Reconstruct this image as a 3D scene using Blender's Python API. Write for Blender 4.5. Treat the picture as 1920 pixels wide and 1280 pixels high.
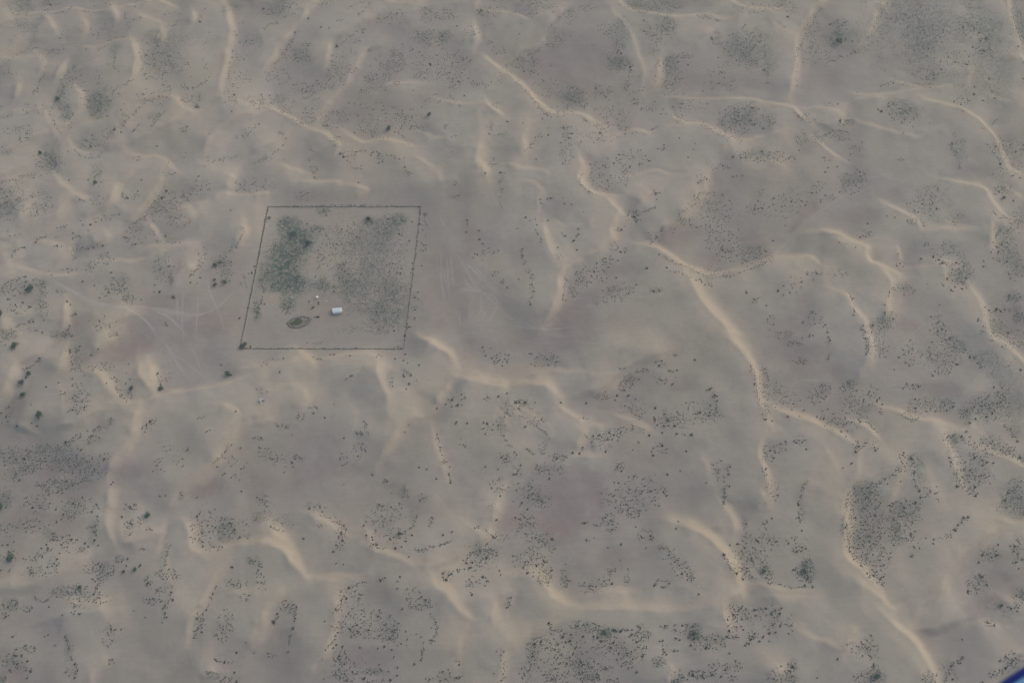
import bpy, math, random
import numpy as np
from mathutils import Vector, Matrix

S = bpy.context.scene
for _o in list(bpy.data.objects):
    bpy.data.objects.remove(_o)
COL = S.collection
R = math.radians

# ------------------------------------------------------------------ camera
ALT = 1052.0                       # metres above the desert floor
TILT = R(20.0)                     # from straight down, looking north
FPX = 1920 * 35.0 / 36.0
cam_d = bpy.data.cameras.new('camera')
cam_d.sensor_width = 36.0
cam_d.lens = 35.0
cam_d.clip_start = 0.05
cam_d.clip_end = 90000.0
cam_d.dof.use_dof = True
cam_d.dof.focus_distance = 1110.0
cam_d.dof.aperture_fstop = 2.8
cam = bpy.data.objects.new('camera', cam_d)
COL.objects.link(cam)
cam.location = (0, 0, ALT)
cam.rotation_euler = (TILT, 0, 0)
S.camera = cam

# ------------------------------------------------------------------ sky, sun, exposure
SUN_EL, SUN_AZ = R(33.0), R(56.0)  # azimuth clockwise from north (+Y)
world = bpy.data.worlds.new('World')
S.world = world
world.use_nodes = True
wn = world.node_tree.nodes
wl = world.node_tree.links
bg = wn['Background']
sky = wn.new('ShaderNodeTexSky')
sky.sky_type = 'NISHITA'
sky.sun_disc = False
sky.sun_elevation = SUN_EL
sky.sun_rotation = SUN_AZ
sky.altitude = 300
sky.air_density = 1.0
sky.dust_density = 2.5
sky.ozone_density = 1.0
wl.new(sky.outputs[0], bg.inputs[0])
bg.inputs[1].default_value = 0.12
sun_d = bpy.data.lights.new('sun', 'SUN')
sun_d.energy = 1.75
sun_d.angle = R(50.0)
sun_d.color = (1.0, 0.80, 0.60)
sun = bpy.data.objects.new('sun', sun_d)
COL.objects.link(sun)
sd = Vector((math.sin(SUN_AZ) * math.cos(SUN_EL), math.cos(SUN_AZ) * math.cos(SUN_EL), math.sin(SUN_EL)))
sun.rotation_euler = sd.to_track_quat('Z', 'Y').to_euler()
sun.location = (900, 500, 1800)
S.view_settings.view_transform = 'Standard'
S.view_settings.look = 'None'
S.view_settings.gamma = 1.0
S.view_settings.use_curve_mapping = False
S.view_settings.exposure = 0.62
S.cycles.use_adaptive_sampling = False

# ------------------------------------------------------------------ helpers
CT, ST = math.cos(TILT), math.sin(TILT)


def P(u, v):
    """ground point (z = 0) under a point of the survey photograph (1920 x 1280)"""
    a, b = u - 960.0, 640.0 - v
    dx, dy, dz = a, FPX * ST + b * CT, -FPX * CT + b * ST
    t = -ALT / dz
    return dx * t, dy * t


def PA(pts):
    return np.array([P(u, v) for u, v in pts], dtype=np.float64)


def tag(o, label=None, cat=None, group=None, kind=None):
    for k, val in (('label', label), ('category', cat), ('group', group), ('kind', kind)):
        if val:
            o[k] = val
    return o


def mesh_from(name, v, f, mat=None, smooth=False):
    me = bpy.data.meshes.new(name)
    me.from_pydata([tuple(p) for p in v], [], [tuple(q) for q in f])
    if mat:
        me.materials.append(mat)
    if smooth:
        for p in me.polygons:
            p.use_smooth = True
    me.update()
    return me


def link(name, data, parent=None, loc=None, rz=None):
    o = bpy.data.objects.new(name, data)
    COL.objects.link(o)
    if parent:
        o.parent = parent
    if loc is not None:
        o.location = loc
    if rz is not None:
        o.rotation_euler = (0, 0, rz)
    return o


class MB:
    """collects simple shapes into one mesh"""

    def __init__(s):
        s.v, s.f = [], []

    def add(s, v, f):
        n = len(s.v)
        s.v += [tuple(p) for p in v]
        s.f += [tuple(i + n for i in q) for q in f]
        return s

    def box(s, c, d, bev=0.0, rz=0.0):
        hx, hy, hz = d[0] / 2, d[1] / 2, d[2] / 2
        b = bev
        pts, fs = [], []
        if b <= 0:
            ring = [(-hx, -hy), (hx, -hy), (hx, hy), (-hx, hy)]
        else:
            ring = [(-hx + b, -hy), (hx - b, -hy), (hx, -hy + b), (hx, hy - b), (hx - b, hy), (-hx + b, hy), (-hx, hy - b), (-hx, -hy + b)]
        lay = [(-hz, 1.0), (hz, 1.0)] if b <= 0 else [(-hz, 1 - b / max(hx, hy)), (-hz + b, 1), (hz - b, 1), (hz, 1 - b / max(hx, hy))]
        n = len(ring)
        ca, sa = math.cos(rz), math.sin(rz)
        for z, k in lay:
            for x, y in ring:
                x2, y2 = x * k, y * k
                pts.append((c[0] + x2 * ca - y2 * sa, c[1] + x2 * sa + y2 * ca, c[2] + z))
        for l in range(len(lay) - 1):
            for i in range(n):
                j = (i + 1) % n
                fs.append((l * n + i, l * n + j, (l + 1) * n + j, (l + 1) * n + i))
        fs.append(tuple(range(n - 1, -1, -1)))
        fs.append(tuple((len(lay) - 1) * n + i for i in range(n)))
        return s.add(pts, fs)

    def tube(s, a, b, r0, r1=None, n=8):
        r1 = r0 if r1 is None else r1
        a, b = Vector(a), Vector(b)
        d = (b - a).normalized()
        x = d.orthogonal().normalized()
        y = d.cross(x)
        pts = []
        for p, r in ((a, r0), (b, r1)):
            for i in range(n):
                t = 2 * math.pi * i / n
                pts.append(p + x * (r * math.cos(t)) + y * (r * math.sin(t)))
        fs = [(i, (i + 1) % n, n + (i + 1) % n, n + i) for i in range(n)]
        fs.append(tuple(range(n - 1, -1, -1)))
        fs.append(tuple(range(n, 2 * n)))
        return s.add(pts, fs)

    def prism(s, prof, w, axis='y'):
        """profile (x, z) extruded across y by +-w/2"""
        n = len(prof)
        pts = [(x, -w / 2, z) for x, z in prof] + [(x, w / 2, z) for x, z in prof]
        fs = [(i, (i + 1) % n, n + (i + 1) % n, n + i) for i in range(n)]
        fs.append(tuple(range(n - 1, -1, -1)))
        fs.append(tuple(range(n, 2 * n)))
        return s.add(pts, fs)

    def build(s, name, mat, parent=None, loc=None, rz=None, smooth=False):
        return link(name, mesh_from(name, s.v, s.f, mat, smooth), parent, loc, rz)


def material(name, col, rough=0.9, var=0.0, scale=1.0, metal=0.0, attr=None):
    m = bpy.data.materials.new(name)
    m.use_nodes = True
    nt = m.node_tree
    b = nt.nodes['Principled BSDF']
    b.inputs['Roughness'].default_value = rough
    b.inputs['Metallic'].default_value = metal
    b.inputs['Specular IOR Level'].default_value = 0.2 if rough > 0.6 else 0.5
    b.inputs['Base Color'].default_value = (*col, 1)
    src = None
    if attr:
        a = nt.nodes.new('ShaderNodeAttribute')
        a.attribute_name = attr
        src = a.outputs['Color']
    if var > 0:
        tc = nt.nodes.new('ShaderNodeTexCoord')
        nz = nt.nodes.new('ShaderNodeTexNoise')
        nz.inputs['Scale'].default_value = scale
        nz.inputs['Detail'].default_value = 4
        nt.links.new(tc.outputs['Object'], nz.inputs['Vector'])
        mr = nt.nodes.new('ShaderNodeMapRange')
        mr.inputs[1].default_value = 0.3
        mr.inputs[2].default_value = 0.7
        mr.inputs[3].default_value = 1 - var
        mr.inputs[4].default_value = 1 + var
        nt.links.new(nz.outputs['Fac'], mr.inputs[0])
        mx = nt.nodes.new('ShaderNodeVectorMath')
        mx.operation = 'SCALE'
        if src is None:
            mx.inputs[0].default_value = col
        else:
            nt.links.new(src, mx.inputs[0])
        nt.links.new(mr.outputs[0], mx.inputs['Scale'])
        src = mx.outputs[0]
    if src is not None:
        nt.links.new(src, b.inputs['Base Color'])
    return m


rng = np.random.default_rng(11)
random.seed(5)

# ------------------------------------------------------------------ survey notes of the place
# Each block T(c, r) notes one sheet of the survey: 4 units = 1 pixel of the photograph.
RIDGES, HARD, GREEN, SANDO, SANDY, TRK, DARK, SCAT, DOTS = [], [], [], [], [], [], [], [], []
_org = [0, 0]


def _pts(s):
    return [(_org[0] + float(a.split(',')[0]) / 4, _org[1] + float(a.split(',')[1]) / 4) for a in s.split()]


def T(c, r):
    _org[0], _org[1] = c * 480, r * 320


def RG(h, d, w, s):
    q = _pts(s)
    if q[len(q) // 2][0] < 520 and q[len(q) // 2][1] < 700:   # tightly packed small dunes in the west
        h += 1.2
    RIDGES.append((h, d, w, q))


def _ell(store):
    def f(x, y, rx, ry, a=0, k=1):
        store.append((_org[0] + x / 4, _org[1] + y / 4, rx / 4, ry / 4, a, k))
    return f


H, G, O, Y = _ell(HARD), _ell(GREEN), _ell(SANDO), _ell(SANDY)


def K(w, k, s):
    TRK.append((w, k, _pts(s)))


def M(w, k, s):
    DARK.append((w, k, _pts(s)))


def L(n, w, s):
    SCAT.append(('L', n, w / 4, _pts(s)))


def E(n, x, y, rx, ry, a=0):
    SCAT.append(('E', n, _org[0] + x / 4, _org[1] + y / 4, rx / 4, ry / 4, a))


def F(n, x, y, rx, ry, a=0):
    SCAT.append(('F', n, _org[0] + x / 4, _org[1] + y / 4, rx / 4, ry / 4, a))


def D(s):
    for e in s.replace(',', ' ').split(' '):
        pass
    v = [float(q) for q in s.replace(',', ' ').split()]
    for i in range(0, len(v), 3):
        DOTS.append((_org[0] + v[i] / 4, _org[1] + v[i + 1] / 4, v[i + 2]))


T(0,0)
RG(4,'n',10,"-60,225 60,165 150,142 250,132 330,118 430,122 520,92 600,95 680,118 800,118 880,85 960,70 1060,60 1120,35 1180,22 1240,40 1310,66")
RG(3,'se',18,"-60,560 60,460 130,400 220,340 290,330")
RG(3,'e',14,"330,140 400,190 430,240 460,290")
RG(3,'se',16,"-60,300 20,250 90,215 160,180")
RG(4,'n',10,"560,380 640,385 720,385 800,360 880,340 960,335 1060,345")
RG(4,'e',20,"1010,340 1045,390 1050,460 1040,560 1020,640")
RG(4,'ne',14,"-60,905 100,872 200,865 320,860 380,900 400,950 440,1030")
RG(4,'n',12,"430,1035 520,1020 620,970 700,945 800,945 900,905 980,870")
RG(4,'se',24,"-60,1270 100,1185 220,1125 330,1070 430,1040")
RG(3,'ne',12,"640,1000 560,1040 540,1100 600,1150 680,1178 780,1132 850,1115 930,1130 965,1175")
RG(3,'se',20,"940,1150 1050,1110 1200,1040 1330,980 1440,955")
RG(6,'e',16,"1700,60 1730,140 1750,250 1745,350 1720,450 1705,560 1680,680 1690,790")
RG(5,'ne',14,"1180,760 1290,765 1360,800 1400,850 1480,890 1560,885 1650,840 1690,800")
RG(5,'ne',14,"1680,780 1800,800 1920,845 2040,840 2140,892 2250,950 2350,1000")
RG(4,'se',34,"1560,1200 1620,1080 1740,990 1900,920 2000,900")
RG(4,'ne',12,"960,1170 1080,1212 1160,1200 1240,1222 1320,1290 1390,1350")
RG(2,'n',8,"1600,320 1660,305 1740,320 1770,350")
RG(3,'ne',10,"1160,10 1230,40 1300,65")
RG(3,'e',16,"290,420 330,470 350,520 320,590")
RG(2,'n',8,"1460,10 1540,35 1600,15")
G(170,75,90,60,0,.8); G(380,40,80,30,0,.5); G(770,790,80,85,0,1); G(470,770,40,80,0,.9); G(520,890,40,70,0,.8); G(540,580,70,90,0,.4)
G(1240,400,120,130,0,.5); G(410,1210,60,80,0,.9); G(300,250,40,160,0,.35); G(190,230,90,50,0,.3); G(1720,90,60,50,0,.4); G(940,920,60,30,.5,.5); G(1500,780,60,40,0,.4); G(690,1100,80,70,0,.3); G(410,410,50,30,0,.4);G(1180,930,50,40,0,.4); G(880,430,40,60,0,.6)
L(30,12,"40,440 130,410 190,380 260,360 300,420 345,490 335,520"); L(30,16,"250,700 280,650 295,600"); L(24,14,"190,790 240,745 330,560")
L(30,18,"500,540 560,500 510,560 495,630 460,640"); E(70,175,75,90,70); E(20,370,40,50,30); E(36,180,230,95,50); E(12,440,90,160,20); E(14,700,30,120,35); E(14,1050,30,60,30)
L(24,10,"600,70 650,92 760,97 800,98"); E(18,950,150,25,75); L(30,16,"1225,110 1280,95 1340,105 1330,160 1290,200 1215,170"); E(10,1510,145,22,25); E(22,1750,90,70,60); E(9,1810,185,25,18)
E(16,470,250,50,60); E(40,760,240,100,60); L(40,20,"560,340 640,360 760,365 840,300 940,280 1080,310"); E(20,430,380,90,60); E(14,260,360,30,25)
E(12,1080,390,40,25); E(90,1240,400,170,100,.6); E(60,1180,520,120,70); E(40,1330,500,90,60); L(26,22,"1060,440 1080,540 1140,590 1210,590"); L(18,18,"1565,290 1540,350 1530,440 1550,520 1550,590")
L(26,12,"1440,670 1500,640 1550,600"); E(26,1380,655,40,18); E(18,1390,300,60,25); L(16,14,"870,440 850,490 900,540"); L(12,8,"800,480 850,495 900,545"); E(30,740,580,30,50); E(30,590,620,40,60); L(18,9,"940,630 1000,600")
E(40,520,620,60,60); E(90,740,800,75,110); E(40,660,750,60,40); L(22,9,"620,680 660,690"); E(45,470,770,45,60); E(45,520,890,35,80); L(40,22,"390,860 410,930 450,1000"); E(30,330,820,70,40); E(16,880,680,50,40)
L(60,24,"1030,720 1100,690 1180,710 1240,640 1270,680 1380,760"); E(30,1240,680,40,50); L(36,14,"990,860 1080,780 1150,740 1210,780 1230,830"); L(44,16,"1235,840 1190,880 1150,930 1130,980")
L(60,20,"980,870 940,920 890,950 830,990 790,1040"); L(16,14,"1040,940 990,990"); E(12,1120,750,40,20)
E(40,1430,760,60,40); E(18,1480,800,18,20); E(30,1720,740,50,50); L(40,16,"1725,480 1725,600 1745,650"); E(50,1800,590,80,70); E(22,1810,430,50,30); E(16,1840,320,60,40); E(30,1880,770,40,40); L(10,10,"1750,230 1780,270")
E(60,150,980,110,40); E(24,210,1030,30,50); E(10,150,1045,14,20); E(24,40,1130,60,40); E(30,680,1090,60,70); L(40,14,"560,1130 620,1170 720,1180 780,1140"); E(26,800,1020,40,50)
E(18,1380,970,30,20); E(14,1370,1160,40,25); E(12,1020,1180,40,30); L(34,20,"1530,1250 1600,1210 1700,1190 1790,1160"); E(36,300,1190,50,70); E(80,410,1220,55,70); E(24,1890,980,40,50); E(8,1800,1010,60,30); L(20,14,"0,800 100,810 210,850 0,880")
E(10,640,1060,20,40);E(25,70,560,90,100)
D("452,292,1.7 80,303,1.3 1100,418,2 1058,135,1.4 1002,148,1.2 960,105,1.3 1185,393,1.4 1155,437,1.2 1160,480,1.3 1093,465,1.2 1068,455,1.2 908,826,1.3 928,780,1.1 860,970,2 910,992,1.6 1475,805,2.2 1800,320,1.5 1850,308,1.3 1888,308,1.4 1743,433,1.4 1760,715,1.9 1740,838,1.5 437,748,2 1195,724,1.7 1405,950,1.4 1370,985,1.6 1180,1097,1.5 1155,1182,1.2 1045,1178,1.5 1775,1022,1.3 1822,1022,1.2 685,1100,1.4 310,1150,2.4 1450,660,1.5 1570,245,1.1 220,945,1.4 150,1045,1.6 510,1135,1.2 1500,165,2 1540,68,1.3 470,90,1.4 1335,400,1.3 1415,485,1.1 1550,485,1.2 1430,575,1 1570,1005,1.1 305,600,1.3 333,558,1.1 380,40,2 540,60,1.6 1725,475,1.4 1745,385,1.3 1560,1180,1.1 1265,1222,1.2")
RG(3,'e',14,"870,90 900,160 880,230"); RG(3,'ne',12,"1040,130 1120,165 1200,200 1270,205"); RG(3,'e',16,"510,490 485,560 440,640"); RG(2,'n',10,"600,560 700,520 790,480"); RG(3,'e',18,"1230,230 1240,300 1180,370"); RG(3,'se',14,"560,960 480,1010 400,1060"); RG(3,'n',12,"40,490 140,465 230,460 310,475"); RG(3,'e',16,"620,860 640,760 600,680")
RG(3,'e',14,"1470,120 1480,170 1440,230"); RG(3,'se',14,"1180,770 1080,790 980,840 900,900"); RG(2,'n',10,"1460,1050 1600,1045 1700,1010"); RG(3,'se',16,"1000,1080 900,1130 820,1200"); RG(2,'e',14,"180,640 170,720 130,790"); RG(3,'e',14,"640,170 670,230 640,300"); RG(3,'se',14,"760,1060 860,1010 960,960 1060,930")
T(0,1)
RG(3,'se',24,"-80,140 20,90 120,60 220,10 300,-40"); RG(5,'ne',16,"390,10 440,70 500,130 560,190 590,225 700,250 780,235"); RG(3,'e',24,"700,260 570,270 510,330 470,400 420,440")
RG(3,'se',20,"-60,520 100,560 220,510 330,440 430,400 520,330"); RG(3,'se',14,"420,780 500,700 550,650 560,580 680,530 800,470"); RG(3,'se',16,"930,450 1020,380 1110,290 1190,190 1230,110 1240,10"); RG(2,'n',10,"260,570 400,575 540,580")
RG(3,'se',18,"700,370 850,300 900,180 960,100 1060,20"); RG(4,'n',12,"1400,320 1520,280 1620,240 1720,205 1820,205 1940,205"); RG(4,'e',24,"1780,60 1740,130 1730,190"); RG(3,'e',16,"1850,420 1850,500 1770,600")
RG(2,'n',10,"640,690 900,700 1120,690 1280,610 1420,570 1540,540"); RG(3,'se',16,"-40,940 60,850 180,790"); RG(3,'se',12,"-20,1270 60,1200 140,1150 280,1090"); RG(3,'e',16,"520,990 530,1070 510,1150 470,1210"); RG(3,'se',14,"780,1250 880,1180 980,1120 1040,1105"); RG(2,'se',14,"-40,660 60,640 120,590")
RG(2,'e',10,"1150,410 1190,470 1230,530"); RG(2,'e',16,"1500,720 1440,780 1330,840 1320,790"); RG(2,'n',10,"-40,740 200,760 380,800 560,800 680,790")
H(640,1140,110,80,0,.9); H(480,510,90,50,-.3,.6); H(1560,1160,260,120,0,.8); H(1230,1000,250,60,0,.6); H(1390,640,120,50,0,.5); H(1370,760,60,60,0,.6); H(720,200,60,40,0,.4); H(250,970,100,40,0,.5); H(1080,1190,160,100,0,.6); H(560,850,200,40,0,.4); H(1280,280,200,140,0,.3)
G(70,240,150,120,0,.5); G(340,210,70,80,0,.4); G(10,320,60,60,0,.8); G(60,360,60,30,0,.5); G(750,60,40,70,0,.5); G(240,885,90,40,0,.9); G(1270,280,130,90,-.5,.45); G(1370,360,80,50,0,.3); G(1060,450,40,40,0,.5); G(920,870,60,60,0,.5); G(980,960,40,40,0,.5); G(130,620,40,50,0,.4); G(590,620,50,40,0,.5); G(1230,730,60,90,0,.45); G(1640,700,50,30,0,.7); G(330,1000,30,110,0,.4); G(120,1250,60,30,0,.4); G(460,1240,60,40,0,.4); G(1690,740,60,60,0,.25); G(60,930,60,50,0,.3);G(15,1080,40,30,0,1)
L(50,14,"20,85 110,70 180,40 240,10"); E(20,260,40,50,20); E(80,150,210,130,80); E(70,40,290,80,80); E(30,360,240,40,50); E(40,280,300,60,50); E(8,100,470,50,30); E(30,730,60,50,60); L(12,8,"570,205 640,230"); E(24,980,180,70,40); E(14,960,205,40,14); L(60,20,"1000,410 1080,340 1160,250 1210,190"); E(130,1260,270,180,90,-.6); E(40,1480,150,120,50,-.6); E(40,1340,370,90,50); E(50,1010,490,80,60); E(16,1270,20,50,20); E(40,1840,120,70,60); E(14,1180,500,60,60); E(20,1260,530,60,30)
L(16,14,"430,440 500,410"); L(20,16,"260,530 330,500 350,470"); L(20,12,"560,500 600,490"); L(10,10,"600,360 630,420"); E(16,770,360,70,20); L(8,8,"850,340 890,330"); L(30,18,"90,650 120,590 190,575"); L(50,20,"560,660 560,600 640,580 680,570"); E(30,690,720,60,40); E(20,770,670,60,40); E(12,530,750,60,20); E(40,1230,720,90,70); E(16,1240,800,60,50); L(90,26,"1780,440 1830,440 1780,560 1700,620 1640,690"); E(50,1690,730,80,60); L(40,20,"1500,700 1470,760 1430,790"); E(12,1690,820,30,24); E(8,1610,820,20,40)
L(60,24,"20,910 40,860 110,820 160,810"); E(60,90,890,70,50); E(60,330,990,30,130); E(24,240,870,90,60); E(16,430,900,60,20); E(50,900,870,70,60); E(50,970,960,50,30); E(14,800,900,40,40); E(30,140,1030,70,40); L(50,20,"80,1200 140,1160 260,1120"); E(16,250,1190,40,20); E(40,460,1240,60,30); L(26,14,"820,1240 880,1220"); E(24,790,1150,80,40); L(10,10,"530,1090 580,1070"); E(24,1840,820,50,60); E(24,1910,1000,20,90); E(12,1300,950,20,20); E(10,440,570,40,10); L(14,10,"510,1160 520,1240"); E(60,60,1230,60,40); E(8,1540,610,30,30); E(16,1520,640,30,50);E(24,720,220,50,40)
D("1490,43,2 1470,75,1.5 1060,69,1.5 1250,152,1.8 662,69,1.4 715,92,2.4 520,72,1.7 680,405,2 720,385,1.4 662,448,1.3 1213,205,2 1375,185,1.5 1430,178,1.5 1155,457,1.4 1243,487,1.4 1350,540,1.4 1018,550,1.8 940,496,1.3 970,427,1.4 430,562,2 420,497,1.3 550,470,1.4 547,508,1.5 272,537,1.5 185,575,1.6 773,565,1.7 703,577,1.5 733,553,1.2 662,585,1.6 808,617,1.4 855,665,1.4 837,763,1.5 857,805,1.3 708,860,1.5 620,832,1.5 745,953,1.4 820,912,1.7 815,890,1.3 790,890,1.3 927,820,1.4 887,845,1.3 945,843,1.2 1198,908,2.1 1155,910,1.3 1160,857,1.2 1430,840,1.8 1505,803,1.6 1480,845,1.2 1440,780,1.5 1615,715,2.5 1650,690,2 1612,825,2.5 1615,862,2.9 1690,843,2.9 1665,690,1.7 1735,682,1.3 1300,945,2.2 1243,1143,1.3 1253,1160,1.5 230,893,3.6 265,880,2.4 250,820,1.6 192,795,1.8 195,832,1.5 185,865,1.5 340,872,1.4 327,845,1.3 505,980,1.8 530,1005,1.5 570,1075,1.8 118,1005,1.7 60,963,1.4 230,1022,1.8 10,1075,3.4 35,1060,2 75,965,1.2 175,990,1.6 750,1130,1.6 875,1132,1.4 823,1165,1.6 760,1178,1.3 730,1197,1.2 540,1240,1.6 510,1195,1.6 525,1163,1.4 320,1212,1.5 1907,718,1.6 1890,765,1.6 1860,1030,1.6 1797,1105,1.8 880,1230,1.6 278,312,1.7 345,262,1.6 290,165,1.6 15,140,1.6 1730,293,1.4 1060,967,1.3 460,425,1.2 180,303,1.4 388,783,1.4 370,752,1.1 670,1127,1.1 787,1092,1.2 1805,105,1.5 1835,142,1.5 1888,105,1.4 1035,155,1.4 955,207,1.8 250,1130,1.5")
K(4,.7,"380,800 460,870 600,940 720,1000 860,1035 980,1060 1040,1090 1100,1130 1160,1200 1200,1260"); K(3,.45,"400,830 540,920 680,1000 860,1050 1000,1045 1100,1040 1200,1060 1320,1080 1440,1098 1520,1090 1600,1050 1680,1000 1740,930 1780,860")
K(3,.45,"1110,1045 1220,1050 1340,1070 1460,1085 1540,1080 1620,1035 1700,975 1760,900"); K(3,.5,"1120,1060 1200,1075 1270,1110 1340,1170 1400,1230 1430,1290"); K(3,.5,"1140,1075 1240,1090 1320,1150 1380,1220 1400,1280")
K(3,.5,"1380,880 1380,1000 1375,1160 1380,1300"); K(3,.5,"1330,900 1340,1020 1345,1180"); K(3,.5,"1500,930 1490,1060 1480,1180 1485,1300"); K(3,.35,"1460,1100 1465,1290"); K(3,.5,"1560,780 1580,900 1600,960 1640,1040 1670,1140 1700,1240")
K(3,.5,"1090,1110 1150,1190 1200,1280"); K(3,.5,"1020,1180 1100,1240 1160,1290"); K(2,.3,"1560,680 1550,760 1570,830"); K(3,.5,"360,820 520,800 640,790"); K(3,.3,"0,735 160,765 320,800")
RG(3,'se',18,"-40,330 60,290 180,250 250,200"); RG(3,'se',16,"180,420 240,340 300,280"); RG(2,'n',8,"820,360 920,330 1000,340"); RG(3,'se',16,"1300,480 1420,420 1520,360"); RG(3,'se',16,"880,520 800,560 700,600"); RG(3,'se',14,"140,490 250,450 340,390"); RG(3,'se',14,"640,420 740,350 830,310 900,260"); RG(2,'se',14,"60,760 150,700 240,670"); RG(3,'e',14,"60,1120 90,1180 60,1250"); RG(2,'n',10,"1050,620 1180,600 1300,590 1420,540")
T(0,2)
RG(3,'se',18,"-40,520 40,420 130,290 170,190 300,120 360,60"); RG(3,'ne',16,"640,240 740,250 800,290 850,340 880,400 960,470 1020,480"); RG(4,'n',14,"840,515 920,500 1040,490 1120,460 1240,415 1400,385 1560,360 1700,330 1840,290 1960,250"); RG(4,'se',22,"440,690 560,650 660,610 760,550 840,515"); RG(4,'se',22,"1010,780 1040,680 1060,600 1080,530 1080,490")
RG(4,'se',26,"830,1020 900,900 970,800 1030,720"); RG(3,'se',24,"1300,1220 1400,1110 1500,1030 1600,930 1680,820 1740,760 1790,680"); RG(3,'e',16,"1140,180 1170,250 1190,340"); RG(3,'ne',14,"1660,490 1720,510 1770,540 1830,570"); RG(2,'se',14,"1820,610 1900,590 1980,570"); RG(2,'e',20,"430,270 500,170 520,60"); RG(3,'se',12,"120,640 200,660 260,690"); RG(3,'e',24,"1060,170 1090,260 1180,380"); RG(2,'e',20,"470,340 500,460 500,600"); RG(3,'se',20,"860,1280 860,1180 840,1100");RG(3,'se',16,"700,120 800,60 900,-20")
O(230,150,70,40,-.5,.7); O(830,440,50,60,0,.9); O(1080,540,40,60,0,1); O(690,610,60,30,-.4,.9); O(1050,640,30,60,0,.8); O(1740,740,30,50,.5,1); O(90,400,40,60,0,.6); O(200,680,60,25,0,.6); O(1640,900,50,40,0,.5); O(810,330,50,40,0,.7); O(1400,1090,100,50,-.6,.6); O(860,1230,60,60,0,.5)
H(1020,60,170,90,-.3,1); H(160,500,90,90,0,.9); H(700,770,80,40,0,.9); H(370,970,80,60,0,.7); H(880,960,120,70,-.3,.6); H(1560,1110,130,60,-.4,1); H(980,970,250,80,0,.5); H(680,1140,180,100,0,.5); H(900,120,160,60,0,.4); H(600,900,200,100,0,.4); H(1050,1170,200,80,0,.4); H(1440,130,150,60,0,.4); H(820,640,60,30,0,.5)
G(330,850,100,60,0,.5); G(80,860,80,50,0,.4); G(490,870,60,60,0,.4); G(600,420,60,50,0,.35); G(440,1090,130,40,0,.4); G(30,1200,60,60,0,.9); G(590,1230,80,50,0,.6); G(560,70,40,30,0,.4); G(800,690,60,60,0,.3); G(130,1000,60,50,0,.35); G(1300,880,90,60,0,.2); G(230,940,60,40,0,.4); G(1360,1270,20,10,0,.1); G(1230,230,50,60,0,.3);G(120,20,40,40,0,.3)
L(40,18,"170,210 230,190 300,130"); E(16,60,30,80,60); E(24,550,75,50,30); L(40,18,"530,210 600,210 640,250"); E(24,730,190,60,40); E(24,820,190,40,30); E(30,560,140,50,40); L(24,12,"830,270 900,300"); L(40,18,"870,350 910,410 950,450"); E(80,600,430,80,70); E(40,570,510,60,30); E(12,470,390,30,20); E(14,580,330,40,20); L(40,22,"1180,240 1200,300 1210,340"); E(16,1260,270,20,40); E(16,980,380,30,50); E(16,720,650,40,24); E(16,830,590,24,24); L(80,26,"430,800 520,760 600,710"); E(30,680,720,60,40); L(30,24,"1080,670 1130,610 1160,590"); E(80,110,850,120,60); E(90,300,840,120,70); E(80,220,940,80,50); E(120,480,880,130,90); E(90,600,920,150,70); L(120,40,"300,1080 420,1050 560,1050 660,1010"); E(50,430,1100,120,40); E(20,790,860,40,30); E(40,700,980,100,50); L(40,14,"1610,910 1660,860 1720,790"); E(14,1730,900,60,40); E(10,1840,930,40,30); E(14,1200,890,40,20); E(10,1190,970,40,30); E(12,1340,910,50,50); E(24,30,1160,50,60); L(20,16,"20,1140 70,1190 40,1240"); E(50,280,1220,100,50); E(60,600,1230,140,60); E(30,980,1240,60,30); E(10,1350,1150,30,30); E(20,30,550,60,60); E(14,1510,570,30,10); E(20,1300,800,130,30); E(10,1550,670,30,10); E(14,330,1140,40,20); E(30,100,1000,80,50); E(10,1770,1010,70,30)
D("110,38,4.2 140,10,2.6 225,243,3.8 170,310,3.6 180,400,3.8 300,560,4.5 315,535,3.2 283,575,2.6 988,355,3.5 985,385,2 1213,357,3.4 1240,350,2 1710,248,3.2 1690,258,2 1735,252,1.8 1833,28,5 1800,50,2.4 1880,40,1.8 743,62,1.8 685,105,1.7 1660,178,1.5 965,170,1.3 440,310,1.4 543,283,1.5 347,340,1.5 130,633,1.8 50,563,2 65,490,1.7 60,600,1.4 280,632,1.5 237,610,1.3 233,475,1.5 10,535,1.7 1770,523,1.7 1130,600,2 1100,630,1.5 1070,650,1.6 685,708,1.5 492,753,1.7 548,722,1.5 610,810,1.6 585,803,1.3 783,880,1.8 185,880,2.4 120,882,1.7 20,838,1.6 213,838,1.5 38,927,1.5 547,985,1.5 545,1073,1.5 293,1077,1.4 367,1147,1.6 497,1105,1.5 423,1135,1.4 440,1055,1.3 148,1040,1.9 850,1055,1.5 835,1070,1.6 1197,1157,1.4 1243,1155,1.3 1367,1153,1.7 1353,1135,1.3 1480,1168,1.5 1812,1123,1.6 1630,938,1.4 1685,988,1.5 1738,778,1.6 1803,797,1.4 1670,1000,1.1 1370,880,1.4 1175,930,1.4 620,1170,1.5 550,1213,1.8 637,1192,1.2 247,1245,1.9 200,1170,1.5 420,1257,1.6 18,1240,2.6 690,1275,1.5 800,313,1.5 860,268,1.3 877,300,1.4 945,315,1.3 975,283,1.3 947,237,1.2 915,400,1.7 935,430,1.5 480,393,1.4 460,395,1.3 635,490,1.6 547,515,1.6 617,450,1.5 1283,233,1.1 1007,1220,1.5 980,1235,1.3 1900,725,1.3 735,640,1.6 835,575,1.4 1305,870,.3 657,672,1.3 605,712,1.3 1187,240,1.8 1250,290,1.3 525,75,1.9 575,75,1.6 600,38,1.4 297,125,1.6 195,270,1.8")
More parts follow.
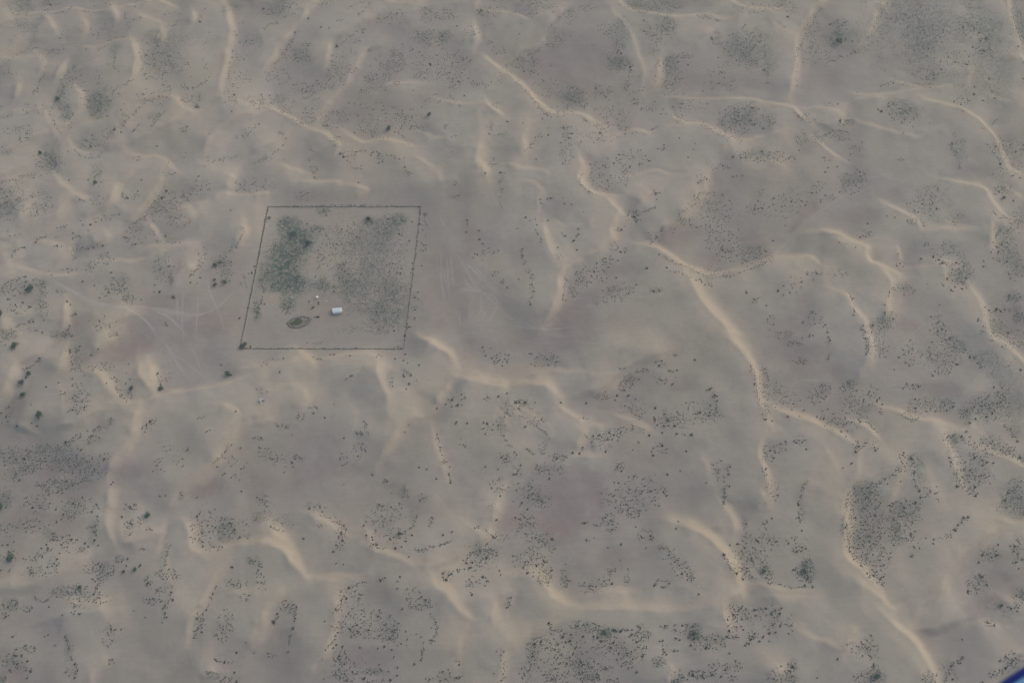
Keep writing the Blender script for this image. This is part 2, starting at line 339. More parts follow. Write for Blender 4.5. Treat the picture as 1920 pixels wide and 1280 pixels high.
K(3,.6,"1200,-30 1280,80 1340,170 1400,250 1450,310"); K(3,.5,"1225,-10 1300,90 1400,160 1480,230 1540,270 1600,310"); K(3,.4,"1100,150 1160,100 1250,60"); K(3,.4,"1400,-40 1460,80 1500,190 1540,280 1560,300"); K(3,.4,"1050,-20 1050,60 1040,140"); K(3,.3,"1250,60 1290,160 1320,210"); K(3,.35,"1260,70 1370,210"); K(3,.3,"1080,1000 1120,1060 1160,1100"); K(3,.3,"1110,960 1090,1050 1000,1030"); K(2,.3,"1560,290 1620,310")
T(0,3)
RG(3,'se',24,"-40,590 140,590 280,560 380,520 520,450 600,390 680,350 760,320"); RG(2,'n',14,"-40,525 60,530 180,490"); RG(3,'se',16,"890,290 1010,240 1110,200 1210,170 1240,130"); RG(3,'e',30,"850,-40 840,80 860,180 900,260"); RG(3,'e',26,"1380,60 1430,130 1450,220 1470,290 1560,320"); RG(4,'n',12,"1450,300 1540,310 1640,290 1740,260 1860,230 1930,240"); RG(3,'se',20,"1420,970 1450,850 1500,730 1570,620 1620,520 1690,440 1730,410"); RG(2,'n',14,"470,650 560,660 640,690 760,680 900,640"); RG(2,'e',20,"220,860 560,780 900,760"); RG(2,'se',20,"700,1290 730,1190 860,1100"); RG(2,'e',24,"1240,300 1290,450 1280,640"); RG(2,'e',24,"1880,1030 1920,880 1960,760"); RG(2,'n',16,"1700,620 1860,590 2000,600"); RG(2,'e',14,"1520,1260 1580,1220 1640,1210"); RG(2,'se',18,"1200,330 1230,200 1260,100")
O(250,500,100,40,0,.7); O(1100,200,120,25,-.2,.6); O(1620,540,30,80,.4,.6); O(1540,690,40,50,.5,.7); O(680,420,80,50,0,.5); O(880,50,40,80,0,.4); Y(1500,170,60,120,0,.7); Y(1160,560,50,80,0,.5); Y(1460,800,30,60,0,.5); Y(540,660,40,20,0,.8); Y(900,270,80,40,0,.3)
H(560,100,150,80,0,.5); H(160,1200,100,70,0,.6); H(350,60,200,60,0,.3); H(1230,200,30,80,.4,.5); H(300,800,300,60,0,.3); H(240,40,200,30,0,.3)
G(550,10,60,30,0,.6); G(730,150,30,90,0,.4); G(390,170,40,40,0,.6); G(420,380,40,60,0,.5); G(1700,150,60,60,0,.8); G(1720,80,40,30,0,.8); G(540,600,110,40,0,.5); G(810,440,50,80,0,.4); G(1250,320,20,90,.15,.4); G(1290,560,30,130,0,.4); G(540,1090,40,130,-.15,.5); G(100,1090,90,90,0,.3); G(1600,1230,60,40,0,.6); G(90,700,60,40,0,.5); G(210,720,40,20,0,.4); G(910,360,40,30,0,.5); G(1500,800,30,80,.2,.6); G(20,1250,40,30,0,.5); G(240,100,80,40,0,.3); G(1900,370,40,20,0,.4); G(1660,840,60,60,0,.2); G(1210,800,40,40,0,.2); G(1110,30,30,40,0,.8); G(1670,1100,90,40,0,.3)
E(30,40,140,60,60); E(50,230,100,130,50); E(20,520,20,60,40); E(40,480,200,110,30); L(24,20,"730,60 720,130 730,250"); E(16,690,110,40,10); E(30,400,190,30,40); L(40,20,"390,280 300,320 270,350 180,360"); E(24,420,390,30,60); E(40,270,440,90,40); E(16,340,450,40,30); E(30,70,330,60,40); E(10,30,435,50,14); E(14,520,250,60,50); E(24,610,280,30,20); E(60,970,110,40,60); E(20,1050,80,20,50); E(60,1560,110,120,130); E(40,1480,150,50,90); E(50,1740,130,130,80); E(20,1600,270,60,30); E(16,1070,270,14,24); L(40,14,"1270,240 1255,310 1240,390"); E(24,910,350,40,30); E(60,770,440,80,60); E(60,700,420,80,50); L(60,24,"850,430 790,480 750,520 720,570"); E(130,560,600,160,50); E(50,710,640,100,50); L(30,14,"260,640 320,670 370,650"); E(40,90,690,60,40); E(16,40,770,30,24); E(16,210,725,40,20); E(20,570,710,60,50); E(60,1250,460,90,40); E(24,1110,520,30,40); L(30,16,"1300,480 1290,560 1280,640 1240,710 1240,790"); E(24,1150,660,60,30); E(16,1180,590,50,30); E(50,1510,810,30,60); L(30,16,"1480,860 1450,960"); L(16,10,"1550,720 1590,640 1620,560"); E(40,1700,800,60,70); E(24,1690,870,60,50); E(24,1780,540,90,40); E(16,1840,640,40,40); E(20,840,880,50,40); E(30,200,1020,70,30); E(40,90,1120,80,70); L(60,18,"490,910 510,1000 540,1090 570,1150 560,1230"); L(24,14,"1600,1100 1680,1120 1750,1125"); E(14,830,1120,30,24); E(30,1720,1250,60,30); E(16,1590,1200,50,14); E(24,1890,370,40,24); E(30,20,1260,30,30); E(10,200,1190,40,50); E(14,800,970,40,40); E(16,1660,940,60,40); E(10,1110,130,40,20);E(24,1750,540,60,40)
D("85,340,4.4 95,350,3 1015,430,2.6 930,443,1.9 957,348,1.8 915,367,1.5 1055,392,1.5 1045,405,1.3 950,400,1.4 850,402,1.5 853,448,1.4 755,405,1.6 605,565,2.4 700,500,1.6 717,517,1.5 568,600,1.5 753,488,1.4 730,570,1.5 707,612,1.6 748,640,1.5 710,657,1.4 597,762,1.5 555,760,1.4 562,703,1.4 468,770,1.4 368,708,1.4 595,665,1.5 710,210,2 735,250,1.5 640,230,1.9 663,253,1.6 463,243,1.6 312,268,1.6 362,268,1.6 320,330,1.6 350,240,1.5 410,205,1.7 427,350,1.6 447,305,1.3 175,347,1.5 540,200,1.7 475,185,1.5 425,75,1.6 462,52,1.5 478,18,1.5 560,40,1.4 733,30,1.4 20,245,1.7 60,243,1.6 68,298,1.6 232,430,1.6 212,415,1.5 357,410,1.5 428,400,1.8 8,433,1.6 105,222,1.3 62,708,1.6 130,675,1.6 22,690,1.5 45,780,1.6 225,735,1.5 95,932,1.9 360,918,1.7 335,930,1.2 412,995,1.3 122,1027,1.6 112,1073,1.9 165,1073,1.6 133,1135,1.6 205,1117,1.6 230,1190,1.8 205,1243,1.6 75,1180,1.5 265,1017,1.4 235,1003,1.3 833,872,1.7 862,880,1.5 910,877,1.3 830,847,1.4 845,1102,1.5 820,1137,1.3 492,1198,1.3 583,1185,1.5 560,1240,1.5 563,1140,1.7 1117,678,1.6 1145,648,1.5 1180,592,1.5 1107,535,1.8 1237,705,1.4 1223,722,1.4 1250,785,1.5 1215,825,1.3 1240,755,1.5 1297,655,1.8 1285,600,1.6 1210,592,1.3 1740,410,1.9 1515,897,1.9 1475,795,1.5 1483,757,1.4 1550,728,1.5 1665,900,1.5 1640,948,1.2 1622,552,1.3 1575,635,1.1 1575,1050,.1 1775,1050,1.6 1685,1125,1.8 1620,1105,1.6 1760,1200,1.6 1660,1262,1.6 1775,1270,1.5 1908,1053,1.3 1110,25,3 915,33,1.8 988,88,1.8 1480,32,1.9 1520,155,1.8 1570,145,1.6 1520,222,1.6 1523,255,1.7 1670,260,1.5 1760,133,1.9 1725,80,1.8 1800,188,1.8 1860,195,1.5 1617,112,1.4 1560,97,1.5 1605,258,1.4 1125,125,1.3 1090,787,1.2 1005,738,1.1 1150,.1,.1 1845,975,1.1 1870,622,1.2")
K(2,.3,"1090,1090 1115,1180 1115,1270"); K(2,.25,"1105,1090 1130,1180 1135,1260"); K(2,.25,"700,770 780,770 880,800"); M(3,.4,"1240,130 1220,200 1200,270"); M(2,.4,"1470,860 1440,970")
T(1,0)
RG(3,'ne',10,"880,15 960,35 1080,45 1200,30 1290,15"); RG(3,'n',8,"1360,-10 1430,15 1530,30 1610,20")
RG(3,'se',14,"-40,70 30,20 90,-30"); RG(3,'se',14,"330,210 370,160 400,100 440,60 500,30")
RG(3,'e',14,"60,580 130,490 190,380 260,300 290,250"); RG(3,'e',14,"540,510 560,400 580,330 680,280 760,235 830,200 930,120")
RG(5,'ne',16,"1740,470 1810,540 1850,580 1920,620 1990,680 2080,770 2160,840 2220,865")
RG(4,'ne',14,"1370,770 1450,800 1560,830 1670,835 1720,830 1790,870 1850,930 1890,960")
RG(3,'e',10,"1675,840 1685,930 1690,1000 1720,1050"); RG(5,'e',22,"1715,780 1740,840 1800,890 1870,930")
RG(4,'ne',14,"430,1000 520,1020 580,1070 640,1120 620,1170"); RG(4,'ne',12,"680,1020 740,1060 810,1090 870,1080 960,1075 1060,1090 1180,1120 1260,1130")
RG(4,'ne',12,"1230,1010 1320,1055 1400,1075 1460,1090 1510,1130"); RG(3,'n',8,"1260,1115 1300,1085 1360,1080"); RG(4,'e',24,"1690,1100 1680,1180 1660,1260 1670,1340")
RG(4,'ne',12,"1180,1200 1250,1230 1290,1270 1360,1290"); RG(2,'n',8,"1500,1230 1560,1215 1620,1225"); RG(2,'e',12,"450,990 500,880 560,790 700,640 780,480 830,400 900,380")
RG(2,'n',10,"900,710 1000,655 1120,640 1260,640"); RG(3,'e',14,"1650,60 1670,-40 1700,-100"); RG(2,'n',8,"1700,110 1800,115 1900,125"); RG(3,'e',14,"1640,380 1660,300 1640,200")
RG(2,'se',20,"180,1180 190,1100 180,1030"); RG(3,'se',16,"-40,1200 80,1150 200,1080")
H(1050,780,200,60,0,.3); H(760,900,100,60,0,.3); H(1000,200,150,50,0,.4)
G(200,60,90,60,0,.4); G(1050,470,70,80,0,.6); G(1420,310,40,50,0,.9); G(1290,100,70,40,0,.4); G(1300,300,70,60,0,.4); G(340,430,60,50,0,.5); G(190,770,60,60,.5,.6); G(860,620,70,60,0,.4); G(400,700,80,50,0,.25); G(600,560,90,60,0,.3); G(0,320,60,60,0,.3); G(580,900,80,60,0,.2)
E(50,210,60,100,70); E(20,90,90,50,25); L(50,14,"60,220 110,185 180,165 230,120"); L(50,18,"190,400 250,340 300,260 320,230"); L(26,12,"110,510 160,460 200,400"); E(10,40,330,15,30); L(36,14,"600,350 640,330 700,280 760,240 820,225"); L(40,24,"700,60 770,20 860,40 740,110"); E(24,530,20,50,30); E(14,630,155,30,10); E(8,920,155,22,20)
E(24,1040,120,60,50); E(30,1260,95,50,35); E(60,1410,110,90,40); E(16,1320,155,80,20); E(24,1700,80,60,50); E(40,1820,60,70,60); E(40,1620,230,60,45); E(10,1760,190,40,30); E(20,1820,380,60,30); E(14,1740,310,50,30)
E(44,1220,280,60,50); E(60,1340,290,100,60); E(24,760,310,30,20); E(14,850,375,25,20); E(8,1170,370,20,14); E(20,380,335,40,14); E(40,350,440,60,60); E(30,250,400,50,40); E(50,660,440,90,110); E(60,590,570,80,50); E(40,700,510,60,40); E(80,1050,480,70,90); E(30,940,470,50,60)
E(90,1240,490,70,100); E(60,1420,430,110,60); E(110,1420,540,140,60); E(60,1530,540,70,90); E(60,870,620,70,70); E(30,830,690,60,25); E(24,980,580,30,30); E(20,1050,625,25,15); E(24,1480,640,50,30)
E(50,410,700,80,50); E(40,500,660,80,30); E(24,340,650,60,30); E(40,130,560,70,50); L(24,12,"200,520 250,590 160,660 170,740"); E(60,60,780,80,50); E(50,220,800,60,60); E(60,400,870,70,60); E(34,320,910,50,30); E(90,580,900,110,70); E(24,530,945,40,20); E(10,280,760,20,10)
E(60,840,970,80,60); E(80,950,850,280,80); E(60,1110,910,80,60); E(30,1240,960,60,40); E(24,600,1050,40,40); L(18,12,"1050,990 1100,1020 1150,1080"); E(30,1350,740,90,30); L(30,14,"1450,700 1480,750 1530,800"); E(20,1650,630,50,20); E(14,1720,640,60,40); E(14,1810,790,40,25); E(22,1540,470,60,100)
E(50,700,1170,50,40); L(24,10,"740,1140 820,1130"); E(40,920,1200,30,35); E(12,900,1150,40,14); L(18,10,"980,1160 1060,1190 1080,1200"); L(40,20,"-20,1230 60,1190 130,1150 190,1110"); E(16,190,1000,30,14); E(10,100,1190,60,30); E(24,430,1265,30,20); E(24,1760,950,22,45); L(22,12,"1740,1000 1810,1010 1890,990"); E(14,1420,950,20,14); E(24,1780,1240,40,30); E(10,950,1040,50,8); E(30,1860,570,60,50); E(25,1890,520,50,40)
D("58,68,2 393,140,2 295,245,1.7 488,207,1.8 550,213,1.4 610,350,2.2 800,248,1.5 818,222,1.3 780,310,1.4 963,138,1.2 1060,102,1.5 1083,172,1.3 1003,182,1.3 1690,85,2.4 1640,260,1.4 1508,197,1.4 1560,305,1.2 1393,275,1.6 1303,330,1.3 1178,372,1.5 1310,487,2.3 1560,448,1.6 1610,452,1.2 1520,615,1.9 1475,595,1.6 1628,610,1.3 1660,635,1.5 1563,720,1.6 1180,678,1.2 970,678,1.3 1295,617,1.2 1190,580,1.2 820,580,1.5 852,596,1.6 857,495,1.1 570,458,1.3 568,420,1.2 458,604,1.4 380,692,1.5 105,716,1.2 40,712,1.5 147,585,1.2 355,848,1.3 433,882,1.5 343,922,1.7 540,945,1.7 502,942,1.3 690,898,1.2 738,996,1.6 853,856,1.1 877,822,1.2 945,832,1.2 957,797,1.2 1035,810,1.1 740,780,1.2 700,776,1.2 1165,948,1.4 1160,968,1.3 1095,942,1.5 1045,855,1.2 1228,962,1.2 1300,865,3 997,968,3 1040,995,1.6 1885,913,1.7 1465,1028,1.3 1500,1020,1.2 1470,1142,1.2 632,1153,2 657,1176,2.2 755,1138,1.7 922,1150,1.6 863,1167,1.3 1075,1193,1.3 1115,1182,1.3 1115,1255,1.5 787,1243,1.1 400,1203,1.2 413,1120,1.1 433,1137,1.1 203,1092,1.3 225,1040,1.2 210,1197,1 875,1025,1.6 1750,1005,1.5 25,930,1.6 660,638,1.1 1097,335,1.3 1245,805,1.1 1785,1190,1.2")
T(1,1)
RG(3,'ne',14,"-20,210 60,200 120,180"); RG(2,'ne',12,"720,120 780,140 830,160 790,200 760,250"); RG(2,'n',12,"200,-20 300,10 380,35"); RG(2,'n',10,"300,100 450,105 600,115 700,130")
RG(2,'e',20,"1330,20 1370,60 1400,150"); RG(4,'e',28,"1680,-40 1720,40 1740,90")
RG(4,'ne',18,"1280,1290 1340,1320 1420,1370")
O(1800,690,70,70,0,1); O(1330,620,60,30,0,.6); O(820,160,40,15,0,1); O(300,20,80,20,.3,.8); O(600,140,60,20,-.5,.7)
Y(560,700,80,110,0,.9); O(420,690,50,110,0,.5); Y(690,430,70,60,0,.6); Y(150,960,90,60,0,.6); Y(1180,850,90,300,0,.3); Y(950,310,120,30,0,.4); Y(60,820,60,50,0,.4)
H(410,680,55,110,0,.5); H(1430,950,180,330,-.1,.5); H(1620,520,70,150,-.3,.5); H(1560,200,60,120,0,.4); H(560,1030,200,90,0,.35); H(1560,1080,40,40,0,.7)
G(270,480,70,90,0,1); G(270,610,140,110,0,1); G(240,740,130,100,0,1); G(280,860,140,70,0,1); G(240,420,60,50,0,1); G(330,520,90,60,.3,1); G(390,550,40,40,0,1); G(500,860,50,50,0,.7); G(700,850,130,80,0,.3); G(850,580,150,130,0,.28)
G(1000,440,90,60,-.5,.5); G(850,900,250,150,0,.25); G(980,1100,110,100,0,.35); G(1080,370,50,40,0,.6); G(640,740,50,60,0,.5); G(500,310,40,30,0,.5); G(850,380,40,30,0,.7); G(240,1000,60,50,0,.6); G(10,1070,30,60,0,.7); G(320,1130,50,30,0,1); G(450,435,60,20,0,.6); G(1000,950,60,120,0,.2); G(880,700,80,100,0,.25); G(720,930,100,60,0,.2)
F(300,270,600,140,100); F(300,250,760,130,120); F(180,290,870,130,70); E(30,230,1010,50,60); F(60,240,440,60,60); E(24,460,450,80,40); L(26,14,"470,580 470,660 465,740 440,800"); F(160,590,640,110,200); E(24,590,620,100,150); F(420,830,560,160,160); E(20,1000,430,120,80); F(180,1000,430,120,80); F(420,700,640,190,200); E(40,560,620,90,150); E(50,1000,700,120,300); F(260,1030,650,110,260); F(260,960,600,110,260); F(240,1000,850,110,240); F(560,830,770,230,150); F(560,900,920,230,140); F(360,930,1110,130,110); F(150,730,860,140,80); F(80,700,1190,140,30); F(100,1060,650,60,130); F(110,1090,900,50,140); F(40,1080,360,60,30); F(120,660,640,60,160); E(24,960,1120,100,80); F(200,700,500,120,120); F(120,560,480,100,60); E(24,1000,900,60,200); E(16,510,310,40,30); E(60,520,860,50,50); E(60,660,760,60,70); E(24,640,440,50,60); E(30,120,580,60,60); E(40,80,780,60,60); E(50,740,480,60,100)
L(110,7,"85,270 400,265 720,258 1040,268 1238,270"); L(60,7,"1235,270 1200,600 1160,900 1130,1200"); L(90,9,"90,280 50,480 10,700"); L(24,18,"15,870 60,880 40,960 40,1000"); E(30,10,1060,30,50)
E(20,1260,400,30,100); E(10,1250,560,30,50); E(24,1270,330,20,10); E(14,1180,1030,30,20); E(14,1190,1110,10,10); E(30,1840,170,30,100); E(20,1480,190,30,14); E(12,1500,90,20,20); E(14,1840,830,40,20); E(8,1690,640,30,40); E(20,360,190,60,30); L(30,14,"430,10 440,50"); E(30,60,100,80,70); L(10,8,"720,-20 800,-10"); E(20,1140,20,30,20); E(20,1760,600,60,20); E(10,1790,770,30,20)
D("100,355,2.4 275,490,5.5 300,470,3.6 392,552,4.4 850,368,3.5 820,372,2 185,383,1.3 250,382,1.1 385,400,1.4 530,488,1.2 480,458,1.4 420,455,1.2 510,650,1.4 603,550,1.3 225,770,1.5 300,803,1.5 320,793,1.5 95,765,1.5 118,873,1.4 145,565,1.4 990,362,1.6 1170,382,1.5 1075,475,1.7 1150,527,1.3 1058,762,1.6 1085,770,1.6 1175,693,1.4 1093,732,1.3 1065,722,1.2 980,706,1.3 1048,700,1.1 1005,700,1.1 1175,738,1.4 1160,765,1.3 1228,400,1.6 1230,315,1.4 1057,268,1.5 315,270,1.4 1030,1170,1.4 1037,1200,1.9 1065,1085,1.4 1065,1050,1.2 1117,1237,1.8 1145,1170,1.7 1160,1172,1.3 1117,1170,1.3 1215,910,1.4 1193,950,1.4 1217,963,1.2 1243,713,1.3 1245,542,1.4 1255,602,1.2 1283,405,1.1 1273,387,1.1 1250,445,1.2 770,92,1.8 1585,370,1.7 1587,402,1.3 1577,460,1.5 1673,450,1.5 1675,515,1.9 1703,547,1.5 1660,630,1.7 1640,622,1.3 1630,653,1.4 1790,760,1.2 1885,877,1.5 1720,20,1.9 1833,15,2 1863,20,1.3 1522,187,1.5 1705,187,1 1838,145,1.3 590,870,1.5 65,1000,1.6 40,993,1.6 640,770,1.2 585,905,1.4 245,1030,1.4 215,1000,1.4 435,1100,1 470,990,1.4 685,1085,.9 145,1090,.9 1190,1110,1.1")
K(3,.6,"1380,580 1390,760 1400,900 1430,1020"); K(3,.6,"1420,590 1440,760 1450,900 1440,1000"); K(3,.5,"1450,590 1470,750 1490,920"); K(3,.5,"1480,590 1580,760 1640,870 1760,980 1900,1110 2040,1190"); K(3,.6,"1540,680 1660,790 1780,910 1920,1030"); K(3,.5,"1560,780 1580,860 1620,890 1680,920 1690,1000 1680,1080 1620,1150"); K(3,.6,"1480,950 1530,905 1600,890 1640,900"); K(3,.5,"1500,960 1580,905 1680,925 1790,960 1800,1050 1750,1130 1690,1170"); K(3,.5,"1520,1000 1530,1120 1540,1220"); K(3,.5,"1490,1000 1500,1060 1530,1160"); K(2,.4,"1370,330 1400,400 1450,460 1510,520"); K(3,.5,"1610,690 1740,850 1860,960"); K(3,.45,"1730,960 1800,960 1840,1000"); K(3,.4,"1400,600 1420,800 1460,1000"); K(3,.4,"1350,620 1365,800"); K(3,.4,"1600,1170 1600,1040 1640,950"); K(3,.4,"1640,1150 1720,1080 1760,1010"); K(3,.35,"1520,700 1600,830"); K(2,.4,"30,1130 60,1030 100,960")
T(1,2)
RG(4,'ne',14,"-60,215 100,190 200,175 300,150 350,130"); RG(5,'e',18,"310,60 370,110 420,170"); RG(4,'ne',14,"430,165 520,140 620,115 720,105 780,90 850,90 900,130 930,190"); RG(4,'e',26,"920,130 940,200 930,280 960,340 1000,440 1010,520"); RG(2,'n',10,"640,320 720,275 800,262 880,240 900,200")
RG(3,'ne',14,"1240,-20 1300,30 1380,70 1440,90 1500,180"); RG(5,'ne',30,"1500,270 1580,300 1700,330 1800,345 1920,365"); RG(4,'e',22,"1340,510 1400,430 1440,370 1450,320"); RG(4,'se',24,"930,920 990,800 1060,720 1110,650 1160,610 1300,570"); RG(2,'n',10,"1050,390 1130,380 1200,375 1280,380"); RG(2,'e',20,"360,560 390,480 380,330"); RG(2,'n',14,"0,440 120,380 300,340 380,330"); RG(2,'se',18,"300,560 360,500 440,430"); RG(2,'se',14,"-20,650 80,640 170,600"); RG(2,'se',20,"-20,380 60,300 110,250"); RG(3,'e',14,"1830,560 1870,600 1870,680"); RG(3,'ne',12,"1890,510 1960,560 2040,620"); RG(2,'e',20,"1790,1280 1840,1180 1880,1060"); RG(2,'e',30,"700,470 760,560 740,700"); RG(2,'e',24,"1320,640 1340,720 1390,900 1460,1060")
O(400,130,50,50,.5,1); O(660,130,60,70,0,.5); O(930,130,50,60,0,.8); O(960,330,40,100,.2,.7); O(1400,400,40,60,.4,.7); O(1040,740,40,60,.6,.8); O(1650,200,250,90,.25,.9); O(1300,30,70,30,.5,.6); O(1850,320,120,20,.15,.6); O(1050,210,80,30,0,.5); O(30,390,40,20,-.7,.6); O(370,490,50,40,0,.5); O(1100,40,10,10,0,.1); O(1540,130,100,60,0,.6); O(1800,1240,60,60,0,.4)
H(620,960,280,80,0,.4); H(150,1090,200,100,0,.4); H(1280,1220,150,60,0,.4); H(1370,570,60,40,0,.5); H(1680,40,200,60,0,.3); H(400,800,150,120,0,.2)
G(1010,310,30,50,0,.5); G(1130,240,40,20,0,.4); G(1880,470,60,60,0,.4); G(1050,1120,100,60,0,.3); G(140,860,120,60,0,.2); G(780,740,50,90,0,.2); G(1850,650,40,70,0,.3)
L(70,7,"0,52 300,50 600,50 900,55 1105,58"); E(16,120,150,60,20); L(14,10,"430,100 440,130 490,130"); L(10,8,"530,110 590,98"); E(10,900,110,40,14); E(14,1020,320,30,50); E(20,1140,245,40,20); L(14,8,"670,290 720,255 740,262"); E(14,450,10,60,10); E(10,1060,40,30,10); E(24,340,560,50,30); E(10,430,495,30,12); L(24,14,"150,620 200,635 250,640"); E(24,20,730,30,20); E(16,790,690,50,20); E(24,770,820,50,50); E(16,660,880,30,60); E(24,60,830,50,50); E(30,190,890,120,60); E(10,310,870,30,20); L(30,18,"1355,690 1370,770 1400,850"); E(20,1410,910,30,20); L(12,12,"1440,980 1460,1060"); L(40,20,"1810,600 1850,700 1900,790"); E(30,1870,880,50,40); E(40,1830,1080,70,50); E(10,1770,1220,40,20); E(30,1110,1120,40,50); E(16,1240,1170,40,30); E(16,970,1050,20,20); E(30,940,1240,60,40); E(30,60,1200,40,60); E(30,440,1240,70,40); E(8,350,880,20,10); E(20,1500,430,70,50); E(14,1740,650,50,60); E(30,1880,510,60,50); E(20,1830,130,60,50); L(12,8,"1780,110 1850,150 1890,140"); E(8,1540,740,40,40); E(10,1730,420,20,20); E(12,830,640,20,30); E(10,40,370,40,20); E(14,1060,1240,60,30)
D("207,128,1.6 82,173,1.3 45,187,1.2 588,98,1.7 707,107,1.6 1043,130,1.7 1107,144,1.5 1138,163,1.3 1122,95,1.5 1222,178,1.4 1220,190,1.3 1112,265,1.7 1165,250,1.7 1150,318,1.9 1127,357,1.4 1208,287,1.2 177,230,1.5 713,257,1.6 433,537,1.8 517,572,1.6 455,495,1.4 810,600,1.3 830,622,1.2 795,690,1.6 763,692,1.5 658,724,1.4 802,767,1.5 767,858,1.4 793,812,1.3 1115,680,1.4 1150,627,1.3 1357,502,1.7 1423,470,1.5 1473,438,1.9 1512,477,2.2 1468,490,1.2 1818,413,2.1 1883,388,1.5 1735,420,1.4 1503,603,1.9 1500,615,1.5 1583,610,1.7 1707,607,1.7 1735,617,1.8 1710,650,1.5 1773,662,1.5 1720,692,1.3 1570,785,1.5 1380,793,1.6 1222,945,1.7 1283,957,1.2 1352,1028,1.7 1460,1057,1.9 1447,998,1.5 1453,940,1.3 1410,910,1.5 1722,938,1.5 1817,958,1.6 1878,878,1.7 1840,868,1.6 1833,1157,1.7 1768,1095,1.4 1847,1107,1.4 875,997,1.7 660,1070,1 280,940,1.4 273,910,1.6 293,878,1.4 162,878,1.4 127,880,1.5 110,877,1.4 210,980,1.2 985,1048,1.6 1018,1135,1.2 1140,1165,1.5 953,1233,1.5 922,1230,1.4 1013,1242,1.4 402,1253,2 480,1242,1.5 497,1275,1.4 10,1167,1.5 48,1182,1.4 1703,42,1.7 1763,53,1.3 1723,105,1.5 1770,125,1.4 1805,100,1.3 1895,100,1.4 1885,157,1.5 1865,130,1.5 1713,75,1.3 35,798,1.3 40,720,1.5 505,52,1.5 587,470,1 270,697,1.1 1290,.1,.1")
M(3,.7,"1418,60 1410,130"); M(3,.5,"1400,90 1388,160"); M(4,.8,"1480,110 1510,140 1540,160"); M(3,.6,"1490,100 1520,150"); M(4,.7,"1570,255 1640,275 1710,295"); M(3,.5,"1620,285 1720,300"); M(4,.9,"1770,255 1810,275 1850,300"); M(3,.6,"1650,205 1700,225 1740,250"); M(3,.4,"1640,215 1720,240"); M(3,.4,"1790,270 1840,295"); M(2,.3,"1450,200 1560,260 1900,350"); M(2,.3,"1600,190 1700,230 1900,310"); M(2,.3,"900,1040 850,1150 810,1280"); M(2,.3,"930,1040 880,1140 830,1270"); M(2,.3,"770,1040 765,1100"); M(2,.25,"640,640 700,740"); M(2,.3,"830,520 860,580"); M(2,.3,"270,310 340,320")
T(1,3)
RG(5,'ne',22,"-60,250 60,250 180,270 260,320 300,390 350,450 390,490"); RG(4,'n',14,"380,490 500,500 620,495 740,490 840,460"); RG(3,'ne',12,"390,10 470,40 550,80 620,130 690,180"); RG(4,'n',14,"800,230 900,290 1010,330 1120,370 1250,410 1380,420 1420,410"); RG(4,'se',24,"1180,430 1300,415 1420,390 1520,340 1600,280 1680,240 1740,190 1760,120"); RG(5,'e',24,"1380,470 1340,500 1350,560 1430,610 1500,690 1550,760 1620,800 1700,790"); RG(3,'e',20,"1600,800 1570,880 1540,960 1520,1060 1510,1140"); RG(4,'e',22,"1780,860 1790,760 1810,680 1870,630 1940,600"); RG(3,'e',20,"60,900 80,780 110,710 180,640 280,600"); RG(3,'e',20,"450,1170 530,1060 590,920 610,800 620,700 660,590"); RG(3,'e',22,"1800,1290 1850,1180 1870,1060 1900,990 1980,960"); RG(3,'e',20,"1640,170 1720,160 1780,180"); RG(3,'e',20,"1820,-60 1800,20 1780,100"); RG(2,'n',10,"1640,610 1740,620 1810,640"); RG(2,'e',40,"1340,640 1430,760 1490,860 1450,1000"); RG(2,'se',14,"1060,770 1140,740 1240,740"); RG(2,'se',20,"-40,1060 40,960 80,920"); RG(2,'e',18,"830,130 870,230 900,290"); RG(3,'e',18,"120,100 180,170 260,240");RG(2,'n',14,"1180,430 1260,460 1340,500")
O(210,210,80,70,.6,.9); O(310,360,50,90,-.5,.8); O(520,480,130,30,0,.7); O(740,170,60,50,0,.6); O(1200,380,120,25,.1,.7); O(1500,360,120,30,-.5,.8); O(1720,190,60,60,0,.7); O(1450,570,100,60,.7,.8); O(1590,740,70,60,.7,.7); O(1800,760,40,110,.2,.7); O(1860,1120,40,120,.2,.6); O(1540,960,30,120,.2,.5); O(640,740,30,120,.1,.6); O(110,760,50,60,0,.6); O(600,80,60,40,0,.5); O(460,30,40,20,0,.6); O(620,570,60,30,0,.5); O(520,1100,50,40,0,.4); O(1380,300,80,30,0,.3)
H(1850,70,80,70,0,.8); H(830,1080,200,70,0,.7); H(960,600,120,80,0,.6); H(1000,80,50,20,0,.5); H(1620,550,60,50,0,.3); H(760,1060,100,80,0,.4); H(1300,30,100,30,0,.4); H(300,1000,300,150,0,.2)
G(40,30,60,40,0,.3); G(230,710,60,50,0,.3); G(1720,290,90,60,0,.4); G(960,80,60,60,0,.3); G(1190,30,40,60,0,.3); G(870,890,200,60,0,.3); G(1250,690,70,40,0,.3); G(280,740,30,40,0,.3); G(740,720,90,70,0,.2); G(900,1190,60,20,0,.5); G(640,1140,70,60,0,.3); G(1010,860,40,40,0,.4); G(1710,310,60,40,0,.4); G(630,1200,60,60,0,.2); G(1440,1240,150,40,0,.2)
